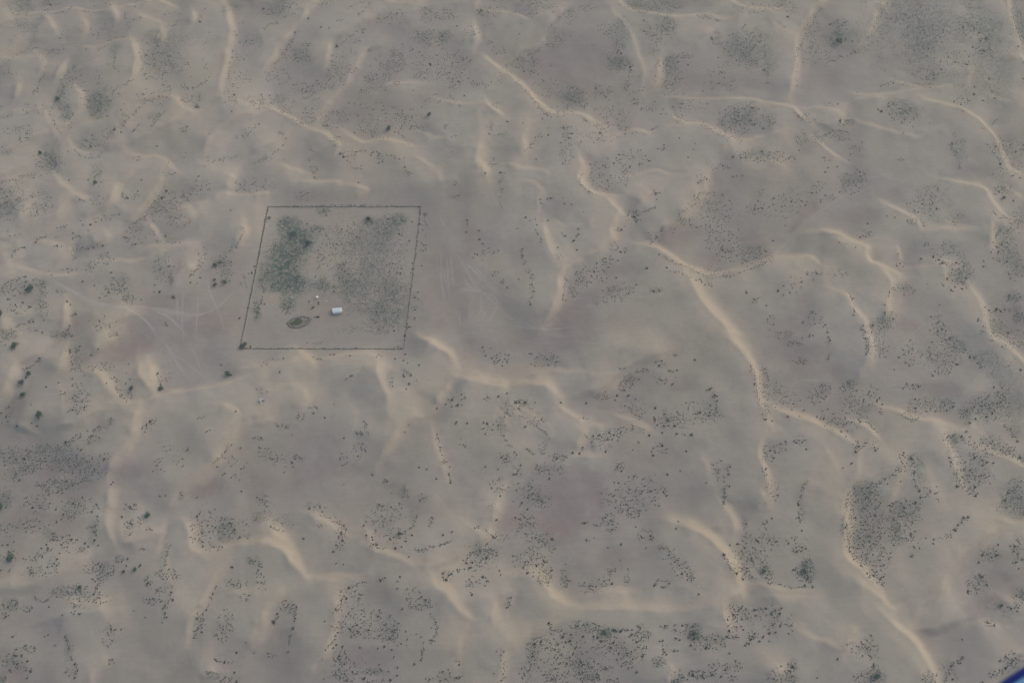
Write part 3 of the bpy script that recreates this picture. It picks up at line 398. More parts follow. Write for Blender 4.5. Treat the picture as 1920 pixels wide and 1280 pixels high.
E(40,40,30,70,40); E(40,200,80,80,60); E(14,470,100,30,14); L(60,24,"490,30 570,50 630,90 670,130"); E(50,640,190,40,70); E(14,620,270,30,20); E(70,970,40,120,70); L(24,12,"1200,20 1180,90 1120,150"); E(24,1315,80,20,40); E(40,1000,170,160,60); L(40,16,"1310,260 1390,240 1480,210"); E(20,890,250,30,20); E(14,950,265,30,10); E(16,1230,290,60,20); L(24,12,"1650,110 1740,150 1780,180"); E(20,1840,180,60,30); L(60,20,"1560,370 1620,310 1700,280 1800,290"); E(90,1710,340,90,70); L(50,20,"1400,460 1480,440 1560,430"); E(30,1430,490,30,30); E(24,1620,400,40,40); E(24,1610,520,40,40); E(24,20,420,24,80); E(10,50,560,30,60); E(50,230,700,50,40); E(24,280,740,30,30); L(20,12,"140,840 155,790 160,760"); L(24,12,"300,690 290,790 270,880"); L(20,12,"265,920 245,990"); E(50,720,620,80,70); L(30,16,"690,560 760,540 820,520"); L(30,14,"640,590 640,680 610,740"); E(16,610,730,30,40); E(16,940,505,40,14); E(60,800,770,140,60); E(90,870,880,160,70); E(40,1020,870,70,80); E(50,1220,690,70,40); L(40,14,"1310,760 1350,820 1350,900 1310,980"); L(30,14,"1260,960 1250,1040 1240,1110"); E(40,900,1190,100,20); E(70,640,1140,70,110); E(60,760,1210,150,60); E(24,860,1270,120,20); E(40,630,860,60,40); L(20,14,"600,920 570,980 530,1020 490,1120"); E(14,1700,520,50,40); E(14,1610,610,14,14); E(24,1890,680,20,40); E(20,1380,1250,120,30); E(14,1520,1240,40,20); E(10,1520,1120,20,30); E(16,1850,1150,30,100); E(10,1420,1190,60,20); E(24,1180,610,60,60); E(24,990,950,50,30); E(14,1310,690,40,40); E(14,1640,260,100,30); E(14,1110,950,80,60);E(10,120,1070,40,20)
D("640,157,2.2 583,295,2 650,213,1.8 677,127,1.7 658,97,1.6 603,245,1.6 603,382,1.2 657,390,1.2 357,195,1.6 113,110,1.5 810,100,1.6 823,70,1.5 1075,160,3.2 1098,160,1.8 1077,192,1.5 1010,203,1.6 1120,143,1.4 1170,168,1.5 1125,215,1.5 880,240,1.7 905,245,1.8 870,187,1.4 877,203,1.4 830,172,1.5 1045,268,2 1093,258,1.4 1245,283,1.4 1148,333,1.2 1405,170,2 1470,147,1.6 1320,40,1.6 1420,235,1.5 1803,58,1.9 1640,117,1.4 1780,183,1.7 1733,235,1.4 1403,462,1.7 1428,505,2.2 1730,343,1.8 1625,375,1.8 1580,378,1.5 1703,485,1.9 1825,435,1.7 1833,467,1.3 1605,415,1.8 1450,470,1.8 1510,432,1.5 1470,460,1.6 698,563,1.9 935,510,1.7 970,490,1.5 1080,482,1.7 1063,517,1.6 1060,570,1.4 680,643,2 640,660,1.5 600,730,1.7 1240,633,1.5 1277,655,1.3 1097,725,1.6 918,780,2.1 1008,772,1.4 928,732,1.2 757,843,1.4 727,855,1.3 757,888,1.3 710,880,1.4 947,880,1.5 937,877,1.5 1070,832,1.6 925,925,1.4 1090,982,1.4 1135,952,1.2 963,1005,1.8 915,1020,1.4 1020,1028,1.7 1015,1040,1.5 1033,1087,1.2 1005,945,1.8 650,1008,1.8 680,1085,1.3 673,1060,1.3 627,1077,1.7 630,1105,1.7 600,1117,1.4 665,1135,1.5 603,993,1.7 617,900,1.5 607,908,1.5 575,972,1.3 580,1015,1.4 543,997,1.4 515,815,1.4 278,870,2 295,795,1.5 303,703,1.7 287,815,1.3 240,1047,1.6 160,760,2 130,820,2.4 135,1068,1 97,1080,1.1 1187,1138,1.6 1063,1162,1.7 1010,1257,2.2 813,1243,2.1 683,1257,1.6 633,1240,1.5 667,1210,1.4 728,1195,1.5 1060,1222,1.4 1240,1105,1.4 1400,1193,1.5 1423,1250,1.5 1507,1240,1.6 1530,1235,1.5 1383,1260,1.5 1303,1253,1.5 1453,1203,1.4 1620,615,1.8 1880,713,1.6 1910,638,1.4 1855,1210,1.5 1840,1260,1.5 1860,1040,1.3 1803,1043,1.2 1787,1205,1.2 1525,1140,1.6 20,430,1.4 57,485,1.1 12,525,1.3 40,465,1.2 1310,955,1.5 1325,960,1.4 1237,933,1.2 1317,865,1.2 715,932,1.3 780,1012,1.2 738,1133,1.2 923,1142,1.3 510,1250,1.1 845,880,1.7 1203,912,1.1")
M(2,.4,"290,240 310,330 350,420"); M(3,.5,"440,470 510,475 590,465"); M(2,.3,"280,250 340,400"); M(3,.5,"1560,1040 1525,1090 1510,1130"); K(2,.2,"50,250 150,265")
T(2,0)
RG(3,'n',10,"-40,115 40,138 120,170 220,140 330,110"); RG(3,'ne',14,"780,-60 800,40 860,90 960,125 1100,145 1220,150 1340,145 1450,120")
RG(4,'n',12,"1450,-40 1560,-10 1640,30 1720,90 1800,108 1930,108"); RG(3,'n',10,"1380,110 1460,130 1540,165 1640,170 1720,130")
RG(3,'se',12,"260,220 340,140 400,90"); RG(3,'se',10,"-20,470 60,410 170,380 230,340 260,260")
RG(6,'ne',18,"-180,480 -60,580 40,640 110,710 170,790 230,850 300,895 420,890 520,895 600,935 680,965")
RG(3,'n',8,"-40,1000 80,995 180,970 280,930 380,895"); RG(4,'e',20,"200,960 120,1010 80,1080 90,1150 60,1240")
RG(4,'n',12,"560,1090 700,1055 840,1020 960,1010 1040,1032 1140,1000 1260,985")
RG(5,'ne',14,"1170,860 1220,930 1300,965 1400,975 1500,1010 1580,1060 1680,1085 1800,1060 1920,1040 2050,1010")
RG(3,'se',24,"480,1290 560,1220 680,1150 800,1110"); RG(3,'se',24,"1430,1290 1500,1230 1560,1180 1640,1100"); RG(2,'se',12,"1340,420 1440,340 1520,230")
RG(2,'e',16,"740,20 760,120 840,200 900,300 940,420 980,560 970,700"); RG(2,'e',14,"1130,440 1100,560 1080,650 990,740"); RG(3,'n',8,"1020,1020 1150,1000 1300,980 1400,980")
RG(2,'n',10,"1160,745 1400,760 1640,765 1800,770 1940,800")
H(480,500,300,200,0,.5); H(1760,610,150,90,0,.5); H(1450,800,140,60,0,.4); H(1340,580,200,120,0,.3)
G(1080,50,160,60,0,.7); G(820,280,70,100,0,.7); G(800,500,80,40,0,.8); G(440,740,60,70,0,.9); G(1160,210,70,60,0,.7); G(1180,500,50,60,0,.7); G(1760,390,140,110,0,.8); G(1510,310,40,40,0,.7); G(1180,640,70,60,0,.4); G(1700,890,120,80,0,.7); G(1620,960,90,50,0,.6); G(430,110,40,30,0,.7); G(180,40,120,60,0,.3); G(330,270,50,60,0,.3); G(90,480,80,60,0,.3); G(650,700,60,60,0,.25); G(1820,1180,110,40,0,.5); G(1210,800,60,50,0,.4);G(1900,520,60,60,0,.6)
E(80,180,50,140,70); L(30,16,"820,40 880,70 980,90"); E(150,1080,50,170,60); E(24,560,65,60,25); E(36,430,120,70,40); L(30,16,"280,210 320,170 360,130"); L(30,18,"210,350 190,390 100,420 40,450"); E(60,330,320,70,50); E(16,50,300,50,40)
E(60,110,490,110,70); E(60,270,660,110,70); L(90,16,"30,620 110,690 160,760 210,820 260,860"); E(50,330,840,100,40); E(60,450,740,50,100); E(60,540,750,40,60); E(36,690,700,70,50); E(40,720,230,80,60); E(34,790,360,40,60); E(24,720,430,40,40); E(40,810,490,80,50); L(22,16,"895,490 880,560 870,620")
E(30,860,650,20,30); E(30,1000,230,50,60); E(20,1060,270,40,30); E(70,1160,220,80,80); E(20,1060,380,40,30); E(20,1080,310,50,40); E(60,1170,490,50,60); E(50,1290,430,70,30); E(60,1180,630,90,90); E(50,1240,580,40,60); E(16,1090,480,20,30); E(20,1500,560,30,120); E(50,1330,780,160,40); E(40,1250,880,60,60); E(20,1440,120,60,30); L(20,12,"1460,130 1560,160")
E(50,1790,60,100,40); E(20,1840,85,60,30); L(18,10,"1620,270 1700,240 1750,190"); L(36,14,"1490,290 1520,330 1580,330"); E(160,1780,400,140,110); E(40,1600,520,50,60); E(30,1620,640,60,80); L(40,14,"1870,510 1920,560 1910,660"); E(24,1830,280,80,30); E(40,1600,370,50,60)
E(50,1740,810,110,40); E(150,1680,910,130,100); L(60,24,"1420,940 1520,980 1620,1040 1700,1050"); E(24,1900,880,40,30); E(20,1830,930,40,20); E(40,740,830,110,50); E(80,760,930,130,60); E(50,700,1020,110,40); L(16,12,"1100,940 1060,970 1040,1000"); E(16,970,1000,60,14); L(26,16,"530,890 580,930 650,950")
E(16,410,960,40,14); E(14,440,1005,60,10); E(14,410,1035,40,14); L(36,18,"220,1015 170,1050 130,1120 100,1140"); E(60,470,1060,100,60); E(40,400,1170,60,60); E(60,900,1190,110,70); E(30,630,1250,80,30); E(16,1140,1110,50,20); E(80,1800,1180,110,40); E(30,1560,1255,70,25); E(30,1030,820,60,20);E(24,950,760,60,30);E(24,900,620,120,120)
D("990,155,1.5 990,238,1.7 1068,266,1.7 1038,215,1.4 388,102,1.5 362,131,1.4 150,533,1.7 93,538,1.6 165,470,1.4 195,560,1.2 128,410,1.5 153,435,1.4 293,495,1.1 520,277,1.2 440,273,1.1 603,342,1.3 630,663,1.7 733,685,1.3 728,652,1.2 705,728,1.4 505,768,1.7 523,793,1.5 917,780,1.7 982,678,1.2 1073,573,1.3 1078,613,1.2 1110,495,1.3 887,505,1.9 893,528,1.7 818,400,1.7 800,380,1.3 1070,763,1.3 1117,857,1.3 1155,857,1.2 1133,822,1.2 662,997,1.9 273,1013,1.6 390,962,1.5 455,1003,1.8 425,1035,1.5 815,972,1.4 848,1007,1.3 613,1073,1.5 182,1197,1.5 275,960,1.1 85,925,1 228,890,1.3 1140,1115,1.6 1140,1090,1.5 1255,1038,1.4 1375,1078,1.2 1360,1120,1.3 1320,1178,1.7 1030,1207,1.7 1000,1170,1.3 957,1233,1.6 883,1255,1.6 790,1205,1 720,1190,1.2 803,1160,1.3 680,1243,1.4 1660,1178,1.9 1720,1185,1.7 1755,1190,1.5 1818,932,1.6 1883,963,1.6 1580,1243,1.6 1875,1137,1.5 1545,433,1.3 1750,187,1.5 1497,623,1.3 1433,685,1.2 1440,623,1.1 1538,628,1.2 1500,295,2 1320,488,1.4 1245,465,1.4 1295,435,1.5 1285,707,1.1 42,445,1.5 165,545,1.3 130,105,1.3 185,103,1.5 150,133,1.3 28,90,1.2 1803,810,1.8 70,180,1.1 435,183,1.2 673,187,1.2 785,183,1.2 1575,545,1.8 1205,215,1.2 1725,465,1.2 1790,905,1.6 765,1222,1.5")
T(2,1)
RG(4,'ne',12,"-80,-20 40,0 160,20 240,40 290,75 350,88"); RG(5,'e',22,"480,-100 520,10 500,90 540,150 580,185"); RG(4,'n',12,"530,140 600,190 700,212 800,208"); RG(4,'ne',14,"690,215 740,280 790,330 850,360")
RG(5,'e',18,"800,330 770,400 740,460 745,530 690,600 580,680 500,720"); RG(4,'e',18,"480,720 420,760 360,820 350,920 320,1020 280,1120 230,1190")
RG(3,'e',14,"30,125 140,125 200,170 230,200 200,240 195,330 180,350"); RG(2,'n',10,"320,400 360,430 400,445 450,435 520,440 620,400"); RG(3,'e',20,"240,400 250,520 300,650 360,690")
RG(4,'ne',12,"870,60 960,45 1060,30 1130,40 1190,70 1260,65"); RG(3,'se',20,"940,290 980,240 1040,180"); RG(4,'se',20,"1180,430 1230,390 1290,340 1370,250 1430,160 1460,60 1500,10"); RG(5,'ne',14,"960,570 1040,590 1110,630 1200,690 1290,740 1370,775 1460,800 1560,795 1640,780 1740,750 1860,700 1930,660")
RG(6,'ne',36,"1280,800 1380,960 1460,1060 1560,1180 1640,1270 1720,1360"); RG(2,'se',14,"980,530 1040,500 1100,460 1180,430")
O(480,60,70,60,0,1); O(560,20,30,80,0,.6); O(190,280,30,60,0,.6); O(1240,380,60,30,-.7,.9); O(1000,220,40,60,.6,.8); O(740,500,60,70,0,.7); O(600,650,100,40,-.5,.5); O(330,960,40,140,.3,.8); O(1580,1250,60,60,0,.8); O(400,750,50,30,0,.7); O(1200,720,130,30,.55,.8); O(780,350,60,30,.6,.6)
H(420,1120,160,110,-.4,1); H(330,310,110,60,0,.6); H(640,930,160,70,-.5,.8); H(1200,540,180,100,0,.8); H(1270,460,100,40,0,.6); H(1450,700,120,60,0,.6); H(800,760,150,50,-.5,.6); H(1800,540,120,60,0,.5); H(1700,90,250,90,0,.4); H(600,1180,350,80,0,.5); H(80,600,80,260,0,.4); H(1300,1180,200,100,0,.2)
G(730,920,30,40,0,.6); G(1820,640,100,60,0,.6); G(440,880,60,60,0,.4); G(1500,310,140,120,0,.3); G(660,70,80,60,0,.3); G(920,340,50,40,0,.3); G(1620,600,60,60,0,.4); G(1070,700,100,80,0,.2); G(860,40,70,60,0,.3)
E(50,650,80,100,70); E(50,850,50,70,60); L(14,12,"530,20 510,80 540,130"); L(12,10,"570,155 620,180"); L(20,14,"200,220 230,250"); E(10,280,210,30,12); L(30,14,"80,580 70,630 100,690"); L(40,20,"110,740 150,790 150,880"); L(20,14,"170,910 140,960 130,1000"); L(20,14,"180,370 190,470 220,520 220,610"); E(14,385,480,30,20); L(10,10,"500,470 480,500"); E(40,910,340,60,40); L(30,14,"980,310 1030,290 1080,270"); E(14,1075,170,40,20); E(10,800,440,30,14); E(30,765,580,30,40); E(12,850,600,14,20); E(24,710,680,50,40); E(70,600,780,110,60); E(40,520,830,50,40); L(20,14,"480,770 540,740 560,710"); L(24,14,"400,800 390,890 380,980"); E(24,460,910,30,50); E(24,740,930,60,60); E(40,830,890,90,40); E(20,800,960,60,20); E(24,1080,490,70,40); E(12,1150,440,50,14); L(50,24,"1260,320 1330,280 1400,190 1450,160"); E(30,1300,370,60,40); E(110,1510,300,140,130); E(60,1490,400,100,60); L(20,8,"1480,460 1560,460 1640,455"); E(50,1600,540,120,60); E(90,1640,620,120,60); E(120,1820,650,100,60,-.5); L(70,10,"1130,640 1220,690 1330,730 1400,770"); E(70,1510,770,90,40); L(50,14,"1560,800 1660,780 1780,740 1880,700"); L(30,20,"1190,740 1290,780 1400,820 1500,860"); E(20,1080,890,40,20); E(10,1840,960,40,20); E(50,1830,290,80,40); E(14,1860,150,40,30); E(14,1430,60,50,40); L(14,10,"1400,90 1450,60"); E(20,1800,600,90,30); E(14,350,650,30,20); E(8,1760,910,10,12); E(60,1480,520,30,90)
D("105,350,1.7 133,377,1.4 187,408,1.5 38,435,1.4 272,372,1.6 395,247,1.5 447,253,1.3 497,438,1.6 463,527,2.3 345,577,1.4 487,593,1.5 535,310,1 403,487,1.3 375,470,1.3 102,687,1.3 50,813,1.3 140,1003,1.8 717,73,1.6 608,75,1.3 657,40,1.2 577,158,1.4 505,85,1.3 917,347,2.1 947,335,1.5 933,303,1.5 933,385,1.5 868,340,1.6 1075,280,1.5 1080,170,2 1085,215,1.3 820,445,2.3 818,610,1.8 848,607,1.5 795,673,1.4 755,665,1.3 707,685,1.3 637,695,1.4 733,695,1.1 533,742,1.4 617,755,1.7 597,787,1.4 670,805,1.3 538,800,1.3 507,815,1.4 485,825,1.4 562,840,1.4 578,830,1.2 563,867,1.2 640,795,1.2 782,803,1.4 838,778,1.1 875,917,1.3 932,855,1.5 1012,732,2 1160,727,1.6 1063,905,1.9 1107,902,1.5 748,950,1.3 710,985,1.3 687,977,1.2 683,898,1.1 637,1000,1 413,820,1.4 402,797,1.2 385,932,1.3 403,973,1.3 467,935,1.2 1103,630,1.4 1460,65,1.8 1395,92,1.5 1685,40,1.2 1727,38,1.5 1658,45,1.3 1398,180,1.5 1365,190,1.3 1377,250,1.3 1257,327,1.3 1283,307,1.4 1340,408,1.3 1313,375,1.2 1280,380,1.2 1222,437,1.3 1205,467,1 1480,420,1.4 1580,597,1.8 1630,525,1.5 1590,520,1.4 1660,482,1.2 1650,505,1.2 1565,583,1.3 1535,748,1.4 1380,822,1.6 1410,813,1.3 1448,855,1.4 1498,865,1.5 1425,840,1.2 1857,605,1.5 1908,605,1.7 1765,678,1.3 1900,690,1.4 1820,293,1.8 1880,285,1.6 1845,228,1.4 1648,248,1.4 1632,225,1.3 1518,188,1.2 1468,242,1.2 1815,965,1.6 1845,958,1.2 1808,985,1.1 1908,1010,1.4 1757,912,1.6 1040,553,1.2 1053,535,1.4 1090,500,1.5 380,205,1 265,210,1.4 293,208,1.4 215,215,1.4 1700,442,1.2 1770,590,1.2 1735,697,1.2 797,433,1.2 848,420,1.1")
K(3,.4,"-40,1150 100,1190 260,1200 400,1190 520,1185"); K(3,.4,"-20,1080 60,1140 160,1190 280,1210"); K(2,.35,"240,1220 300,1240 420,1250 540,1245"); K(2,.3,"320,1090 360,1140 420,1180"); K(2,.3,"1050,470 1250,465 1450,455")
T(2,2)
RG(5,'ne',28,"-60,350 0,360 60,350 130,345 250,360 320,410 350,440"); RG(5,'ne',16,"320,470 360,520 450,570 520,620 560,670"); RG(4,'e',22,"560,660 530,710 500,760 480,840"); RG(4,'se',22,"480,420 620,400 720,340 810,260 900,200 1020,150 1200,80"); RG(5,'e',22,"1550,-30 1640,30 1720,120 1770,190 1800,260 1820,340 1830,450 1860,540 1890,620 1920,660"); RG(5,'e',18,"1920,660 1880,710 1845,780 1840,860 1870,960 1900,1060 1910,1180"); RG(3,'n',12,"560,660 620,650 680,640"); RG(3,'ne',12,"-20,470 50,510 120,560 200,610 270,640"); RG(2,'n',16,"240,900 330,900 440,870 560,860 700,870"); RG(2,'n',16,"100,270 300,240 480,240 620,270 720,270"); RG(2,'ne',12,"780,560 860,590 960,640 1060,690"); RG(3,'e',20,"1820,1290 1850,1210 1900,1160"); RG(2,'e',14,"250,620 290,700 290,790"); RG(2,'e',20,"1400,860 1450,960 1470,1060"); RG(2,'n',8,"1520,540 1570,522 1640,525")
O(100,230,200,60,.15,.9); O(770,320,90,50,-.6,.9); O(540,650,30,50,0,.9); O(510,740,30,50,.5,.8); O(430,540,100,30,.6,.6); O(1780,300,40,120,-.3,.7); O(1860,580,40,80,-.3,.6); O(1850,850,30,90,0,.6); O(350,430,40,40,0,.6); O(1690,90,60,40,.8,.6); O(800,590,130,60,.5,.5); O(660,580,60,50,0,.4); O(100,520,100,20,.5,.6); O(1400,1100,60,200,0,.3); O(60,330,100,50,0,.6)
H(520,1170,280,120,0,.9); H(300,20,260,60,0,.7); H(1280,340,120,60,0,.6); H(850,440,200,30,0,.4); H(450,1020,300,70,0,.5); H(900,840,200,80,0,.4); H(740,510,160,40,.3,.5); H(1560,960,60,120,0,.2); H(1100,900,150,60,0,.2); H(40,700,50,60,0,.3)
G(250,130,80,60,0,.4); G(880,300,50,50,0,.6); G(1170,590,40,30,0,.8); G(1500,490,70,110,0,.3); G(100,570,100,60,0,.2); G(910,1150,200,130,0,.25); G(820,1260,50,30,0,.5); G(150,1180,100,90,0,.3); G(1880,330,50,120,0,.4); G(1890,530,40,50,0,.6); G(1570,1120,40,120,0,.3); G(650,720,60,50,0,.3); G(810,100,50,30,0,.4); G(30,870,40,50,0,.2)
E(40,260,135,80,50); E(14,130,95,30,12); E(50,880,300,40,50); L(24,14,"910,240 990,215 1050,215"); E(24,830,350,30,30); L(24,16,"630,415 680,430 720,420"); E(16,690,395,40,20); E(16,1120,165,40,30); E(12,1220,100,40,14); E(14,1200,220,40,14); E(24,1160,290,80,40); E(12,1480,360,24,20); L(40,22,"1520,400 1530,470 1540,540"); E(60,1470,560,100,40); E(60,1270,590,60,50); E(80,1330,530,190,70); E(50,1150,600,90,40); E(24,960,540,40,40); E(40,880,490,90,40); E(60,660,740,80,60); E(30,750,700,60,40); E(20,820,665,50,30); E(12,905,655,20,30); E(14,970,670,24,20); E(24,1110,810,60,50); L(60,14,"60,560 150,610 220,660 270,700 285,730"); E(30,200,590,50,20); E(30,230,800,30,40); L(24,16,"110,800 170,850"); E(20,320,870,40,30); E(20,380,870,40,20); E(60,290,960,110,40); E(24,210,960,40,50); E(20,40,970,40,40); E(24,80,480,100,40); E(24,45,460,35,25); E(12,540,575,40,10); E(10,555,705,10,20); E(10,525,800,12,14); E(120,900,1140,220,130); E(40,800,930,40,40); E(30,1040,1115,70,20); E(20,1135,1115,24,24); E(50,820,1220,90,50); E(30,910,1270,60,20); E(70,130,1160,120,90); E(30,230,1200,60,60); L(16,10,"1500,930 1550,905 1590,890"); L(40,16,"1600,1040 1600,1100 1590,1160 1585,1230"); E(20,1620,960,20,40); E(16,1530,970,40,30); E(10,1560,1020,40,30); L(70,22,"1790,190 1820,280 1840,380 1850,460"); E(90,1880,330,50,130); E(40,1890,530,40,50); E(30,1890,830,30,60); E(14,1895,970,20,60); E(10,1890,1215,30,10); E(14,830,200,40,10); E(10,1240,690,40,10)
D("148,92,1.6 330,153,1.5 322,185,1.3 172,184,1.2 145,168,1.1 1232,100,1.6 1370,138,1.8 1107,181,1.8 1127,147,1.4 1238,217,1.5 1190,222,1.4 953,283,1.4 903,320,1.6 840,363,1.7 817,308,1.5 790,405,1.8 872,408,2 925,432,1.3 773,440,1.4 700,378,1.4 693,400,1.3 1200,317,1.4 1117,287,1.4 558,460,1.9 98,460,2.6 367,460,2 30,458,2.2 55,455,1.8 1077,498,2.2 1143,545,1.6 1240,530,1.6 1073,587,1.8 1065,567,1.4 1140,632,1.9 1222,633,2 1090,625,1.6 1213,590,1.4 1170,590,2 1348,697,2.3 1297,700,1.2 1240,690,1.4 1127,685,1.6 1030,702,2.2 1487,357,1.5 1463,365,1.4 1523,405,1.9 1540,445,1.5 1487,480,1.5 1482,532,1.8 1477,560,1.6 1413,530,1.6 1430,603,1.4 1365,615,1.3 1305,823,1.8 1130,782,1.8 1058,800,1.6 1047,827,1.4 1057,853,1.8 950,753,1.5 907,812,1.2 703,827,1.7 730,682,1.9 715,735,1.8 650,703,1.8 610,713,1.6 750,732,1.4 793,740,1.3 797,657,1.5 817,675,1.5 763,700,1.7 908,635,1.4 457,833,1.8 507,838,1.9 530,795,1.5 340,880,2 20,830,1.5 35,847,1.3 65,925,1.7 12,997,1.7 38,990,1.5 283,1025,1.7 48,1063,1.7 150,1093,1.5 155,1140,1.6 122,1168,1.5 75,1210,1.7 225,1195,1.6 205,1183,1.4 118,1255,1.6 100,638,1.6 805,917,1.4 823,970,1.5 798,1058,1.4 880,1107,1.6 917,1010,1.4 993,1083,1.5 932,1112,1.3 977,1128,1.4 1040,1120,1.9 1075,1110,1.4 1137,1125,1.4 1147,1105,1.4 1160,1155,1.8 1073,1190,1.3 1103,1233,1.2 940,1187,1.4 760,1158,1.4 857,1218,1.7 795,1110,1.3 775,1113,1.3 1168,997,1.8 1265,972,1.3 1623,993,1.7 1630,1087,1.7 1638,940,1.4 1590,1207,1.7 1605,1163,1.5 1460,1055,1.5 1900,960,1.6 1903,585,2.1 1820,317,1.7 1790,188,1.6 958,1268,1.4 790,230,.8 875,1020,1.2")
K(2,.3,"-10,-10 200,20 400,10 700,40 900,20"); M(3,.7,"800,560 860,580 920,605"); M(3,.6,"820,580 880,595 960,630 1040,680"); M(2,.4,"540,470 700,520 800,560"); M(2,.3,"940,610 1040,660 1140,720"); K(2,.3,"240,920 400,930 560,920 700,880"); K(2,.3,"900,60 1100,55 1300,40"); M(2,.3,"0,220 200,250"); K(2,.25,"640,480 760,500 900,560 1020,640")
T(2,3)
RG(4,'ne',20,"-60,470 60,470 150,470 210,500 250,560 310,620 380,670 470,700"); RG(3,'n',26,"470,700 700,715 900,720 1100,735 1280,735 1440,720 1520,700"); RG(6,'ne',26,"1200,80 1290,110 1380,150 1470,210 1540,280 1600,350 1640,430 1670,520 1700,590"); RG(5,'e',20,"1700,600 1640,650 1590,690 1570,760 1600,830"); RG(3,'se',20,"-60,1100 20,1000 100,920 200,850 300,800"); RG(2,'n',14,"140,890 210,870 280,840"); RG(3,'e',18,"1170,1290 1180,1220 1230,1170"); RG(2,'n',12,"1380,620 1300,560 1180,550"); RG(2,'n',14,"560,620 700,590 900,590"); RG(4,'e',24,"1560,-60 1640,60 1660,180"); RG(2,'e',16,"-20,740 0,660 40,580");RG(2,'n',20,"1400,800 1500,860 1560,860")
O(140,480,120,30,.2,.7); O(330,640,90,30,.6,.7); O(1000,680,350,30,0,.6); O(1200,710,150,20,0,.8); O(1380,190,120,50,.6,.7); O(1600,420,60,130,-.5,.6); O(1590,720,40,60,0,.8); O(1860,80,80,80,0,.3); O(430,600,80,40,0,.5); O(20,570,30,40,0,.5); O(1800,530,120,20,.2,.6); Y(1180,1250,40,40,0,.5); Y(250,380,120,100,0,.3); Y(20,1000,60,60,0,.5)
H(380,80,250,110,0,1); H(800,360,150,90,0,.5); H(560,420,120,40,0,.3); H(820,1000,120,50,.3,.7); H(250,910,120,30,-.4,.6); H(490,900,60,30,0,.6); H(1040,970,80,40,0,.5); H(1340,1040,60,40,0,.4); H(1470,60,120,100,0,.3); H(580,1060,100,60,0,.4); H(1320,940,80,30,0,.5)
G(230,220,80,60,0,.4); G(690,900,50,40,0,.9); G(790,885,60,20,0,.6); G(1360,910,50,50,0,.8); G(1880,440,40,30,0,.9); G(240,500,50,50,0,.5); G(390,510,40,40,0,.4); G(1740,350,90,60,0,.35); G(1280,430,120,60,.6,.3); G(590,860,60,40,0,.5); G(1090,1120,60,40,0,.6); G(160,1080,40,120,0,.3); G(120,160,80,40,0,.25); G(1220,1270,40,30,0,.7); G(750,100,40,60,0,.3); G(990,190,60,60,0,.2); G(1400,960,60,50,0,.4); G(1520,970,60,50,0,.35); G(950,930,100,50,0,.3); G(480,1180,150,90,0,.2); G(400,1000,200,120,0,.12)
E(40,90,60,80,50); E(50,110,150,80,60); E(50,230,210,80,50); E(30,150,280,40,50); E(60,90,370,80,80); E(70,210,390,80,80); E(60,240,490,50,60); E(14,300,270,20,30); E(40,400,515,40,40); E(30,600,570,60,40); E(10,390,430,20,50); E(12,520,540,40,20); L(14,10,"530,85 570,70"); E(50,730,80,60,70); E(14,640,95,20,14); E(30,860,20,100,30); E(20,1000,170,60,40); E(14,1040,180,20,40); E(8,560,210,20,20); E(24,680,520,60,40); E(20,860,480,20,60); E(20,740,440,40,30); E(50,1200,340,110,60,.6); E(50,1290,440,80,50,.6); L(40,12,"1070,550 1110,510 1180,530 1130,570"); E(16,1350,490,30,30); E(20,1130,260,30,20); L(50,14,"1590,320 1630,390 1650,440"); E(80,1750,340,110,80); E(30,1760,190,60,40); E(40,1720,420,80,40); E(20,1780,490,80,20); E(40,1870,230,60,90); E(40,1860,360,60,70); E(16,1745,80,16,40); E(14,1900,90,20,40)
E(50,490,840,60,30); L(40,16,"270,830 310,880 370,890"); E(50,600,860,60,30); E(60,690,900,60,40); L(30,12,"740,885 820,890 900,875"); E(16,960,860,30,20); E(70,960,920,80,40); E(60,210,980,60,40); E(60,150,1060,40,90); E(20,270,960,60,60); E(120,360,1030,200,120); E(150,440,1180,230,100); E(40,510,1130,70,30); E(60,560,1200,90,60); E(40,310,1250,60,40); E(60,700,990,100,80); E(40,780,1020,100,60); E(50,870,1110,90,50); E(30,960,1000,50,50); E(30,880,1060,40,30); E(14,980,1080,16,24); E(40,1100,1120,50,40); E(30,100,1210,40,70); E(16,1140,855,30,14); E(50,1310,870,90,40); E(50,1360,920,40,40); E(70,1400,970,60,60); E(60,1520,970,70,60); E(20,1470,1010,40,20); E(14,1210,1035,40,10); E(60,1690,760,80,60); E(30,1660,720,50,30); E(40,1830,770,80,60); E(50,1660,860,60,80); E(20,1810,930,40,40); L(24,10,"1750,995 1800,950 1830,910"); E(16,1660,935,40,14); E(60,1330,1220,130,40); E(30,1530,1170,60,50); E(30,1610,1170,30,40); E(30,1680,1150,50,40); E(24,1650,1250,30,40); E(16,1210,1270,30,20); E(24,1410,1220,50,30); E(14,640,1210,14,40); E(30,710,1170,40,14); E(20,750,1260,60,20);E(14,1150,1030,30,40);E(50,600,1250,60,40)
